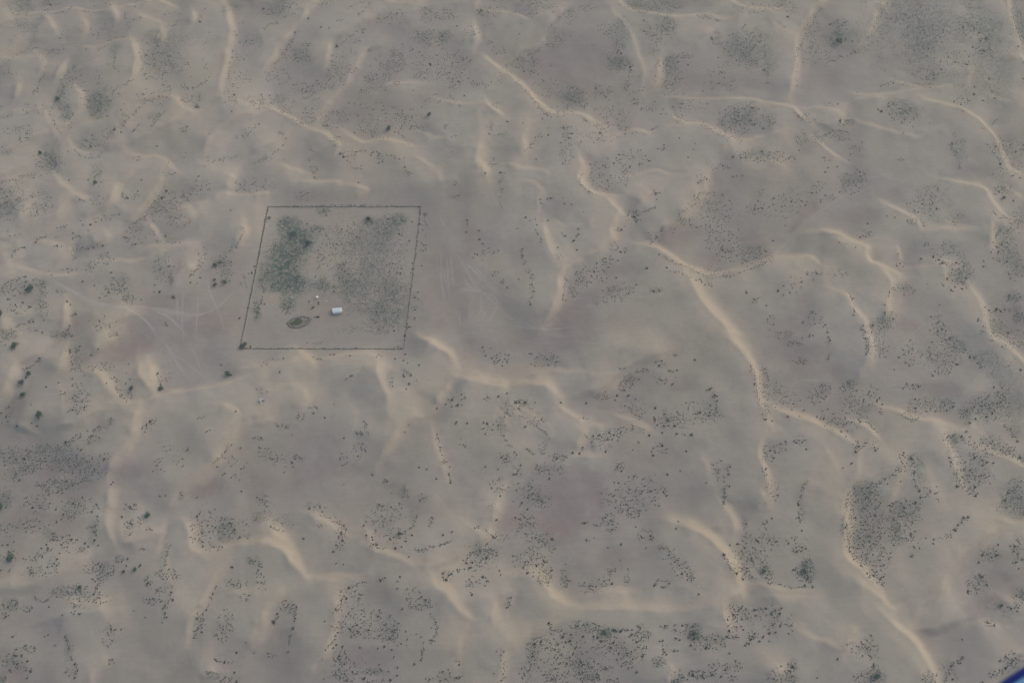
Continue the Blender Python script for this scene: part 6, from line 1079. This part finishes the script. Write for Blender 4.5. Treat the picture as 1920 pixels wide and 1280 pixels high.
# bushes keep their distance from one another
order = np.argsort(-np.array(pr), kind='stable')
grid, keepi = {}, []
for i in order:
    u, v, r = px[i], py[i], pr[i]
    md = 1.0 + 1.9 * r
    gx2, gy2 = int(u // 4), int(v // 4)
    ok = True
    for a_ in (-1, 0, 1):
        for b_ in (-1, 0, 1):
            for (u2, v2) in grid.get((gx2 + a_, gy2 + b_), ()):
                if (u - u2) ** 2 + (v - v2) ** 2 < md * md:
                    ok = False
                    break
            if not ok:
                break
        if not ok:
            break
    if ok:
        grid.setdefault((gx2, gy2), []).append((u, v))
        keepi.append(i)
px, py, pr, pg = [[q[i] for i in keepi] for q in (px, py, pr, pg)]
# low growth caught along the wire of the plot
FPX4 = [(503, 387.3), (789.2, 387.3), (756.7, 653.8), (450.2, 653.3)]
for k in range(4):
    (ua, va), (ub, vb) = FPX4[k], FPX4[(k + 1) % 4]
    n = (70, 55, 70, 130)[k]
    t = rng.random(n)
    px += list(ua + (ub - ua) * t + rng.normal(0, .6, n))
    py += list(va + (vb - va) * t + rng.normal(0, .6, n))
    pr += list(.5 + .6 * rng.random(n) ** 2)
    pg += [.7] * n
px, py, pr, pg = map(np.array, (px, py, pr, pg))
# tracks and tyre-worn ground stay bare
X3 = np.array([spot(a, b) for a, b in zip(px, py)])
ji = np.clip(((X3[:, 1] - Y0) / STEP).astype(int), 0, ny_in - 1)
ii = np.clip(((X3[:, 0] - XL) / STEP).astype(int), 0, nx_in - 1)
herb_here = MG[ji, ii]
keep = (MT[ji, ii] < .18)
X3, pr, pg, herb_here = X3[keep], pr[keep], pg[keep], herb_here[keep]
n = len(pr)
rm = pr * .62
cols = TINTS[np.where(rng.random(n) < np.clip(pg + .6 * herb_here, 0, .95), 3, rng.integers(0, 5, n))] * (rng.uniform(.6, 1.1, (n, 1)) + np.clip(.9 - pr, 0, .6)[:, None] * .8)
cs, rs, cc = [X3 + np.stack([np.zeros(n), np.zeros(n), rm * .35], -1)], [rm * .85], [cols]
mid = rm > .5
for q in range(2):
    m = mid
    off = rng.normal(0, .55, (m.sum(), 2)) * rm[m][:, None]
    c3 = X3[m].copy()
    c3[:, :2] += off
    c3[:, 2] += rm[m] * .25
    cs.append(c3); rs.append(rm[m] * rng.uniform(.35, .6, m.sum())); cc.append(cols[m] * rng.uniform(.85, 1.15, (m.sum(), 1)))
v, f, cl = blobs(np.vstack(cs), np.concatenate(rs), np.vstack(cc), .7)
low = link('low_shrubs', fast_mesh('low_shrubs', v, f, cl, m_shrub))
tag(low, 'thousands of small dark shrubs speckling the hollows between dunes', 'shrubs', kind='stuff')

# blue-green herbs carpeting the damp hollows
ngr = 34000
pj, pi = np.nonzero(MG > .12)
wgt = MG[pj, pi]
pickd = rng.choice(len(pj), ngr, p=wgt / wgt.sum())
gx_ = ax[gx + pi[pickd]] + rng.uniform(-.6, .6, ngr)
gy_ = ay[gy + pj[pickd]] + rng.uniform(-.6, .6, ngr)
gz_ = Z[pj[pickd], pi[pickd]]
ctr = np.stack([gx_, gy_, gz_], -1)
sz = rng.uniform(.25, .6, ngr)
a = rng.uniform(0, 6.28, (ngr, 2))
v = np.empty((ngr, 6, 3))
for q in range(2):
    dxy = np.stack([np.cos(a[:, q]), np.sin(a[:, q])], -1) * sz[:, None]
    v[:, q * 3, :2] = ctr[:, :2] - dxy
    v[:, q * 3 + 1, :2] = ctr[:, :2] + dxy
    v[:, q * 3, 2] = v[:, q * 3 + 1, 2] = ctr[:, 2] - .05
    v[:, q * 3 + 2] = ctr
    v[:, q * 3 + 2, :2] += rng.normal(0, .3, (ngr, 2))
    v[:, q * 3 + 2, 2] += sz * .8
f = np.arange(ngr * 6).reshape(-1, 3)
hc = np.repeat(np.array([(.036, .100, .082)]) * rng.uniform(.7, 1.3, (ngr, 1)), 6, 0)
hb = link('herbs', fast_mesh('herbs', v.reshape(-1, 3), f, hc, m_shrub))
tag(hb, 'thin blue green herbs growing in patches over the sand', 'herbs', kind='stuff')

# ------------------------------------------------------------------ the fenced plot
m_net = material('green_shade_net', (.085, .150, .130), .9, var=.35, scale=.4)
m_post = material('fence_post', (.15, .165, .145), .8, var=.2, scale=2)
fx0, fy0, fz0 = spot(610, 520)
fence = link('fence', None, loc=(0, 0, 0))
tag(fence, 'long low dark green wire fence closing in the square plot', 'fence')
posts = MB()
for k in range(4):
    (xa, ya, _), (xb, yb, _) = spot(*FPX4[k]), spot(*FPX4[(k + 1) % 4])
    ln = math.hypot(xb - xa, yb - ya)
    n = int(ln / 3.0)
    FH = (.7, .6, .8, 1.15)[k]
    pan = MB()
    top = []
    for i in range(n + 1):
        t = i / n
        x, y = xa + (xb - xa) * t, ya + (yb - ya) * t
        z = hgt(x, y)
        top.append((x, y, z))
        r = .03 if i else .06
        posts.tube((x, y, z - .3), (x, y, z + (1.35 if i else 1.9)), r, r, 6)
    nx_, ny_ = -(yb - ya) / ln * .02, (xb - xa) / ln * .02
    for i in range(n):
        (x0, y0, z0), (x1, y1, z1) = top[i], top[i + 1]
        s0, s1 = FH + random.uniform(-.15, .1), FH + random.uniform(-.15, .1)
        bw = random.uniform(-.12, .12)
        mx_, my_, mz_ = (x0 + x1) / 2 + nx_ * bw * 50, (y0 + y1) / 2 + ny_ * bw * 50, (z0 + z1) / 2
        vv = []
        for o_ in (-1, 1):
            vv += [(x0 + nx_ * o_, y0 + ny_ * o_, z0 + .02), (mx_ + nx_ * o_, my_ + ny_ * o_, mz_ + .02), (x1 + nx_ * o_, y1 + ny_ * o_, z1 + .02),
                   (x1 + nx_ * o_, y1 + ny_ * o_, z1 + s1), (mx_ + nx_ * o_, my_ + ny_ * o_, mz_ + (s0 + s1) / 2 - .1), (x0 + nx_ * o_, y0 + ny_ * o_, z0 + s0)]
        ff = [(0, 1, 4, 5), (1, 2, 3, 4), (7, 6, 11, 10), (8, 7, 10, 9), (5, 4, 10, 11), (4, 3, 9, 10), (1, 0, 6, 7), (2, 1, 7, 8)]
        pan.add(vv, ff)
    pan.build('net_panel', m_net, fence)
po = posts.build('posts', m_post, fence)
po['kind'] = 'stuff'

# ------------------------------------------------------------------ white cabin
m_roof = material('white_roof_sheet', (.62, .70, .71), .45, var=.06, scale=1.2)
m_wall = material('pale_cabin_wall', (.40, .47, .49), .6, var=.08, scale=.8)
m_endw = material('cream_cabin_end_wall', (.62, .56, .54), .6, var=.06, scale=.8)
m_glass = material('dark_window_glass', (.03, .035, .04), .15)
m_frame = material('white_frame', (.7, .72, .72), .5)
m_dark = material('dark_weathered_timber', (.045, .038, .035), .9, var=.3, scale=3)
m_white = material('white_paint', (.80, .84, .88), .35, var=.03, scale=2)
m_steel = material('galvanised_steel', (.35, .36, .36), .5, metal=.6, var=.1, scale=4)

x, y, z = spot(633, 583)
CW, CD, CH = 10.4, 4.7, 3.1
cab = link('cabin', None, loc=(x, y, z), rz=R(6.5))
tag(cab, 'long white roofed cabin standing on bare sand inside the fence', 'cabin')
w = MB()
th = .12
w.box((0, -CD / 2 + th / 2, CH / 2), (CW, th, CH)).box((0, CD / 2 - th / 2, CH / 2), (CW, th, CH)).box((-CW / 2 + th / 2, 0, CH / 2), (th, CD - 2 * th, CH))
w.build('wall', m_wall, cab)
MB().box((CW / 2 - th / 2, 0, CH / 2), (th, CD - 2 * th, CH)).build('end_wall', m_endw, cab)['label'] = 'pinkish white end wall'
nr = 16
for i in range(nr):                # roof sheets, each with a raised seam
    wd = (CW + .4) / nr
    xx = -(CW + .4) / 2 + wd * (i + .5)
    v, f = [], []
    prof = [(-wd / 2, 0), (-wd / 2 + .05, .05), (-wd / 2 + .1, 0), (wd / 2 - .004, 0)]
    for yy, zz in ((-CD / 2 - .15, CH + .10), (0, CH + .52), (CD / 2 + .2, CH + .22)):
        for a_, b_ in prof:
            v.append((xx + a_, yy, zz + b_ + .08))
        for a_, b_ in prof:
            v.append((xx + a_, yy, zz + b_ + .03))
    for r_ in range(2):
        o_ = r_ * 8
        for q in range(3):
            f.append((o_ + q, o_ + q + 1, o_ + 8 + q + 1, o_ + 8 + q))
            f.append((o_ + 4 + q + 1, o_ + 4 + q, o_ + 12 + q, o_ + 12 + q + 1))
        f.append((o_ + 4, o_, o_ + 8, o_ + 12))
        f.append((o_ + 3, o_ + 7, o_ + 15, o_ + 11))
    f += [(4, 5, 1, 0), (5, 6, 2, 1), (6, 7, 3, 2), (16, 17, 21, 20), (17, 18, 22, 21), (18, 19, 23, 22)]
    if i == 0:
        sheet = mesh_from('roof_sheet', [(a_ - xx, b_, c__) for a_, b_, c__ in v], f, m_roof)
    link('roof_sheet', sheet, cab, (xx, 0, 0))
g = MB()
for s_ in (-1, 1):
    g.add([(s_ * CW / 2, -CD / 2 + .02, CH), (s_ * CW / 2, CD / 2 - .02, CH), (s_ * CW / 2, CD / 2 - .02, CH + .16), (s_ * CW / 2, 0, CH + .48), (s_ * CW / 2, -CD / 2 + .02, CH + .06),
           (s_ * (CW / 2 - .1), -CD / 2 + .02, CH), (s_ * (CW / 2 - .1), CD / 2 - .02, CH), (s_ * (CW / 2 - .1), CD / 2 - .02, CH + .16), (s_ * (CW / 2 - .1), 0, CH + .48), (s_ * (CW / 2 - .1), -CD / 2 + .02, CH + .06)],
          [(0, 1, 2, 3, 4), (9, 8, 7, 6, 5), (0, 5, 6, 1), (1, 6, 7, 2), (2, 7, 8, 3), (3, 8, 9, 4), (4, 9, 5, 0)])
g.build('gable', m_wall, cab)
# sun-shade lean-to along the south side
ln_ = MB()
ln_.add([(-CW / 2 + .1, -CD / 2 - 1.75, 2.25), (CW / 2 - .5, -CD / 2 - 1.75, 2.25), (CW / 2 - .5, -CD / 2 - .01, 2.85), (-CW / 2 + .1, -CD / 2 - .01, 2.85),
         (-CW / 2 + .1, -CD / 2 - 1.75, 2.31), (CW / 2 - .5, -CD / 2 - 1.75, 2.31), (CW / 2 - .5, -CD / 2 - .01, 2.91), (-CW / 2 + .1, -CD / 2 - .01, 2.91)],
        [(3, 2, 1, 0), (4, 5, 6, 7), (0, 1, 5, 4), (1, 2, 6, 5), (2, 3, 7, 6), (3, 0, 4, 7)])
ln_.build('awning', m_wall, cab)
for i in range(4):
    xx = -CW / 2 + .3 + i * (CW - 1.1) / 3
    MB().tube((xx, -CD / 2 - 1.65, -.1), (xx, -CD / 2 - 1.65, 2.27), .05, .05, 8).build('awning_post', m_steel, cab)
dr = MB().box((CW / 2 + .02, -.6, 1.05), (.05, .95, 2.1)).build('door', m_frame, cab)
MB().box((CW / 2 + .075, -.25, 1.05), (.05, .04, .16)).build('handle', m_steel, dr)

# ------------------------------------------------------------------ small things round the cabin
x, y, z = spot(595, 558.5)
tk = link('water_tank', None, loc=(x, y, z), rz=R(20))
tag(tk, 'bright white oval water tank on a stand above the dark troughs', 'water tank')
tb = MB()
seg = [(0, .0), (.9, .06), (1.2, .3), (1.25, .8), (1.22, 1.4), (1.0, 1.75), (.5, 1.9), (.3, 1.93)]
nn = 20
v = [(1.28 * r_ * math.cos(6.2832 * i / nn), .98 * r_ * math.sin(6.2832 * i / nn), 1.6 + h_) for r_, h_ in seg[1:] for i in range(nn)]
f = [(a_ * nn + i, a_ * nn + (i + 1) % nn, (a_ + 1) * nn + (i + 1) % nn, (a_ + 1) * nn + i) for a_ in range(len(seg) - 2) for i in range(nn)]
f += [tuple(range(nn - 1, -1, -1)), tuple((len(seg) - 2) * nn + i for i in range(nn))]
tb.add(v, f).build('tank', m_white, tk, smooth=True)
MB().tube((0, 0, 3.5), (0, 0, 3.62), .32, .28, 14).build('lid', m_white, tk)
for sx in (-1, 1):
    for sy in (-1, 1):
        MB().tube((sx * .95, sy * .75, -.1), (sx * .75, sy * .6, 1.62), .06, .05, 8).build('leg', m_steel, tk)
MB().box((0, 0, 1.6), (1.9, 1.5, .1)).build('platform', m_steel, tk)
MB().tube((.1, -1.05, 1.75), (.1, -1.2, .05), .05, .05, 8).tube((.1, -1.2, .07), (-.3, -7.2, .07), .07, .07, 8).build('outlet_pipe', m_steel, tk)


def trough(u, v, ln_m, wd, ang, lab):
    x_, y_, z_ = spot(u, v)
    o = link('feeding_trough', None, loc=(x_, y_, z_), rz=ang)
    tag(o, lab, 'trough', 'dark troughs lying on the sand by the cabin')
    b = MB()
    b.box((0, 0, .32), (ln_m, wd, .08)).box((0, wd / 2 - .04, .53), (ln_m, .08, .34)).box((0, -wd / 2 + .04, .53), (ln_m, .08, .34))
    b.box((ln_m / 2 - .04, 0, .53), (.08, wd - .16, .34)).box((-ln_m / 2 + .04, 0, .53), (.08, wd - .16, .34))
    b.build('basin', m_dark, o)
    for s_ in (-1, 1):
        MB().box((s_ * ln_m * .38, 0, .13), (.12, wd * .8, .3)).build('leg', m_dark, o)


trough(579.5, 566, 3.2, .6, R(88), 'thin dark upright bar shape left of the white tank')
trough(586.6, 577.0, 4.1, 1.1, R(48), 'dark slanted trough below the white tank')
trough(596, 594.2, 4.3, 1.3, R(-8), 'dark thick trough between the cabin and the oval pond')
trough(597.3, 568.8, 4.2, .8, R(105), 'short brownish trough just below the white tank')

x, y, z = spot(683, 513)
ps = link('marker_post', None, loc=(x, y, z), rz=.3)
tag(ps, 'white marker post leaning in the shrubs right of middle of the plot', 'post')
MB().tube((0, 0, -.3), (.25, .9, 3.1), .13, .11, 10).build('shaft', m_white, ps)
MB().tube((.25, .9, 3.1), (.27, .97, 3.3), .17, .17, 10).build('cap', m_white, ps)


def jug(u, v, lab, s_=1.0):
    x_, y_, z_ = spot(u, v)
    o = link('water_drum', None, loc=(x_, y_, z_))
    o.scale = (s_, s_, s_)
    tag(o, lab, 'drum', 'small white drums on the ground')
    MB().tube((0, 0, 0), (0, 0, .85), .36, .36, 14).tube((0, 0, .85), (0, 0, .92), .3, .28, 14).build('barrel', m_white, o)
    MB().tube((.14, 0, .92), (.14, 0, 1.0), .07, .07, 8).build('cap', m_steel, o)


jug(613.2, 564.4, 'white drum standing between the white tank and the cabin')
jug(610.3, 564.0, 'dusty pale drum just left of the white drum by the cabin', .75)
jug(39.5, 623.5, 'lone white drum in the shrubs near the left edge', .95)
jug(1309.6, 1098.6, 'lone white drum on the bare windward slope at lower right', .95)

# oval pond, its banks darker than the bed
m_bank = material('dark_bank', (.155, .15, .14), .9, var=.4, scale=.7)
m_bed = material('pond_bed_sand', (.24, .22, .165), .95, var=.2, scale=.5)
m_reed = material('green_reeds', (.075, .105, .045), .9, var=.35, scale=1.2)
x, y, z = spot(560, 604)
pond = link('dry_pond', None, loc=(x, y, z), rz=R(13))
tag(pond, 'oval dry pond with dark banks and green reeds inside', 'pond')
nn = 72
v, f = [], []
prof = [(1.10, -.15), (1.04, .25), (.97, .75), (.92, .8), (.84, .45), (.74, .12), (.70, -.05)]
for r_, h_ in prof:
    for i in range(nn):
        t = 6.2832 * i / nn
        wob = 1 + .05 * math.sin(3 * t + 1) + .03 * math.sin(7 * t)
        rr = r_ if r_ > .95 else r_ - (.97 - r_) * .55 * (.5 + .5 * math.cos(t - 3.4))
        # the pond narrows towards its west end
        wx = 13.2 * rr * wob * math.cos(t)
        wy = 6.6 * rr * wob * math.sin(t) * (1 + .12 * math.cos(t))
        v.append((wx, wy, h_ * (1 + .25 * math.sin(5 * t))))
for a_ in range(len(prof) - 1):
    for i in range(nn):
        f.append((a_ * nn + i, a_ * nn + (i + 1) % nn, (a_ + 1) * nn + (i + 1) % nn, (a_ + 1) * nn + i))
MB().add(v, f).build('bank', m_bank, pond, smooth=True)
bed_v = [(12.2 * math.cos(6.2832 * i / 48) * .93, 6.0 * math.sin(6.2832 * i / 48) * .93, .14) for i in range(48)] + [(0, 0, .08)]
MB().add(bed_v, [(i, (i + 1) % 48, 48) for i in range(48)]).build('bed', m_bed, pond)
cs = [(-1.2 + random.gauss(0, 3.6), .7 + random.gauss(0, 1.7), .4) for _ in range(130)] + [(-7 + random.gauss(0, 1.5), -1 + random.gauss(0, 1.3), .35) for _ in range(22)]
cs = [p for p in cs if (p[0] / 9.6) ** 2 + (p[1] / 4.4) ** 2 < 1]
v, f, _ = blobs(cs, [random.uniform(.3, .75) for _ in cs], np.zeros((len(cs), 3)), .9, .5)
rd = link('reeds', fast_mesh('reeds', v, f, None, m_reed), pond)
rd['kind'] = 'stuff'

# ------------------------------------------------------------------ vehicles on the sand below the plot
m_body = material('white_car_paint', (.55, .58, .62), .3)
m_tyre = material('tyre_rubber', (.025, .025, .025), .85)
m_rim = material('wheel_rim', (.4, .4, .42), .35, metal=.8)
m_bed2 = material('pickup_bed_liner', (.05, .05, .055), .8)


def wheel(car, x_, y_):
    tb_ = MB().tube((x_, y_ - .12, .38), (x_, y_ + .12, .38), .38, .38, 18)
    o = tb_.build('wheel', m_tyre, car)
    s_ = 1 if y_ > 0 else -1
    MB().tube((x_, y_ + s_ * .10, .38), (x_, y_ + s_ * .135, .38), .22, .2, 12).build('rim', m_rim, o)


def vehicle(name, lab, u, v, ang, pickup):
    x_, y_, z_ = spot(u, v)
    car = link(name, None, loc=(x_, y_, z_), rz=ang)
    tag(car, lab, 'car', 'two white vehicles parked together on the sand')
    Lh = 2.5
    prof = [(-Lh, .45), (-Lh, .95), (-Lh + .08, 1.05), (.95, 1.08), (1.15, 1.05), (Lh - .15, .95), (Lh, .78), (Lh, .42), (Lh - .35, .32), (-Lh + .3, .32)]
    MB().prism(prof, 1.84).build('body', m_body, car)
    bk = -.75 if pickup else -Lh + .12
    cabp = [(bk, 1.06), (bk + .12, 1.68), (bk + .3, 1.78), (.35, 1.78), (.55, 1.72), (1.15, 1.06)]
    MB().prism(cabp, 1.62).build('cab', m_body, car)
    # glass, proud of the sheet metal
    g_ = MB()
    g_.add([(1.17, -.72, 1.12), (1.17, .72, 1.12), (.63, .64, 1.69), (.63, -.64, 1.69), (1.13, -.72, 1.10), (1.13, .72, 1.10), (.59, .64, 1.67), (.59, -.64, 1.67)],
           [(0, 1, 2, 3), (7, 6, 5, 4), (0, 4, 5, 1), (1, 5, 6, 2), (2, 6, 7, 3), (3, 7, 4, 0)])
    g_.build('windscreen', m_glass, car)
    for s_ in (-1, 1):
        q = MB()
        q.add([(bk + .12, s_ * .80, 1.15), (.95, s_ * .80, 1.15), (.5, s_ * .80, 1.66), (bk + .2, s_ * .80, 1.66), (bk + .12, s_ * .825, 1.15), (.95, s_ * .825, 1.15), (.5, s_ * .825, 1.66), (bk + .2, s_ * .825, 1.66)],
              [(0, 1, 2, 3), (7, 6, 5, 4), (0, 4, 5, 1), (1, 5, 6, 2), (2, 6, 7, 3), (3, 7, 4, 0)])
        q.build('side_window', m_glass, car)
        MB().box((Lh - .02, s_ * .68, .78), (.08, .34, .16), .02).build('headlight', m_frame, car)
        MB().box((.85, s_ * .98, 1.15), (.1, .2, .15), .02).build('mirror', m_body, car)
        for wx in (-1.55, 1.5):
            wheel(car, wx, s_ * .84)
    if pickup:
        MB().box((-1.62, 0, 1.09), (1.6, 1.5, .04)).build('load_bed', m_bed2, car)
    else:
        MB().add([(-1.9, -.6, 1.79), (.1, -.6, 1.79), (.1, .6, 1.79), (-1.9, .6, 1.79), (-1.9, -.6, 1.85), (.1, -.6, 1.85), (.1, .6, 1.85), (-1.9, .6, 1.85)],
                 [(3, 2, 1, 0), (4, 5, 6, 7), (0, 1, 5, 4), (1, 2, 6, 5), (2, 3, 7, 6), (3, 0, 4, 7)]).build('roof_rack', m_bed2 if False else m_body, car)
    MB().box((Lh + .04, 0, .5), (.14, 1.7, .22), .04).build('bumper', m_bed2, car)


vehicle('parked_car', 'white car pointing down the slope, left of two parked together', 488.9, 752.2, R(-71), False)
vehicle('parked_pickup', 'white pickup with dark load bed, right of two parked together', 493.0, 749.3, R(150), True)

# ------------------------------------------------------------------ part of the aircraft below the camera
m_pale = material('pale_blue_aircraft_paint', (.22, .40, .60), .35)
m_navy = material('dark_blue_aircraft_trim', (.012, .022, .16), .35)


def ray(u, v):
    a_, b_ = u - 960.0, 640.0 - v
    return Vector((a_, FPX * ST + b_ * CT, -FPX * CT + b_ * ST)) / FPX


DW = 2.5
camp = Vector((0, 0, ALT))
p0 = camp + ray(1894.0, 1275.5) * DW
e1 = ((camp + ray(1994.0, 1275.5 - 65) * DW) - p0).normalized()
nrm = (camp - p0).normalized()
e1 = (e1 - nrm * e1.dot(nrm)).normalized()
e2 = e1.cross(nrm).normalized()
if e2.dot(Vector((1, -1, 0))) < 0:
    e2 = -e2
air = link('aircraft', None, loc=p0)
tag(air, 'blurred pale blue aircraft panel with dark blue edge, bottom right corner', 'aircraft')
px1 = DW / FPX * 1.06


def loft(prof, name, mat):
    """closed profile (across, up) swept along the edge direction, ends rounded"""
    st = [(-1.0, .5), (-.97, .85), (-.9, 1.0), (.9, 1.0), (.97, .85), (1.0, .5)]
    n_ = len(prof)
    v_, f_ = [], []
    cz = .0
    for t_, k_ in st:
        for a_, b_ in prof:
            v_.append(e1 * t_ + e2 * a_ + nrm * (b_ * k_))
    for s_ in range(len(st) - 1):
        for i_ in range(n_):
            j_ = (i_ + 1) % n_
            f_.append((s_ * n_ + i_, s_ * n_ + j_, (s_ + 1) * n_ + j_, (s_ + 1) * n_ + i_))
    f_.append(tuple(range(n_ - 1, -1, -1)))
    f_.append(tuple((len(st) - 1) * n_ + i_ for i_ in range(n_)))
    return link(name, mesh_from(name, v_, f_, mat, True), air)


bw = 13.5 * px1
ed = [(-bw / 2 + bw * (.5 - .5 * math.cos(t_)), .014 * math.sin(t_)) for t_ in np.linspace(0, 2 * math.pi, 20, endpoint=False)]
loft(ed, 'edge_trim', m_navy)
pn = [(bw * .32, .004), (bw * .6, .010), (.06, .022), (.14, .032), (.24, .030), (.33, .012), (.36, -.02), (.33, -.05), (.24, -.07), (.12, -.06), (.05, -.035), (bw * .5, -.012)]
loft(pn, 'wing_panel', m_pale)

# ------------------------------------------------------------------ the dusty air
hm2 = bpy.data.materials.new('dusty_air')
hm2.use_nodes = True
hn = hm2.node_tree
for n_ in list(hn.nodes):
    if n_.type != 'OUTPUT_MATERIAL':
        hn.nodes.remove(n_)
pv = hn.nodes.new('ShaderNodeVolumePrincipled')
pv.inputs['Color'].default_value = (.80, .87, .85, 1)
pv.inputs['Density'].default_value = 0.00018
pv.inputs['Anisotropy'].default_value = 0.2
hn.links.new(pv.outputs[0], [n_ for n_ in hn.nodes if n_.type == 'OUTPUT_MATERIAL'][0].inputs['Volume'])
ex = float(ax[-1]) + 500
hb_ = MB().box((0, 0, (ALT + 12 - 40) / 2), (ex * 2, ex * 2, ALT + 12 + 40))
hz_o = hb_.build('haze', hm2)
tag(hz_o, kind='stuff', label='thin grey dusty air over the whole desert', cat='haze')
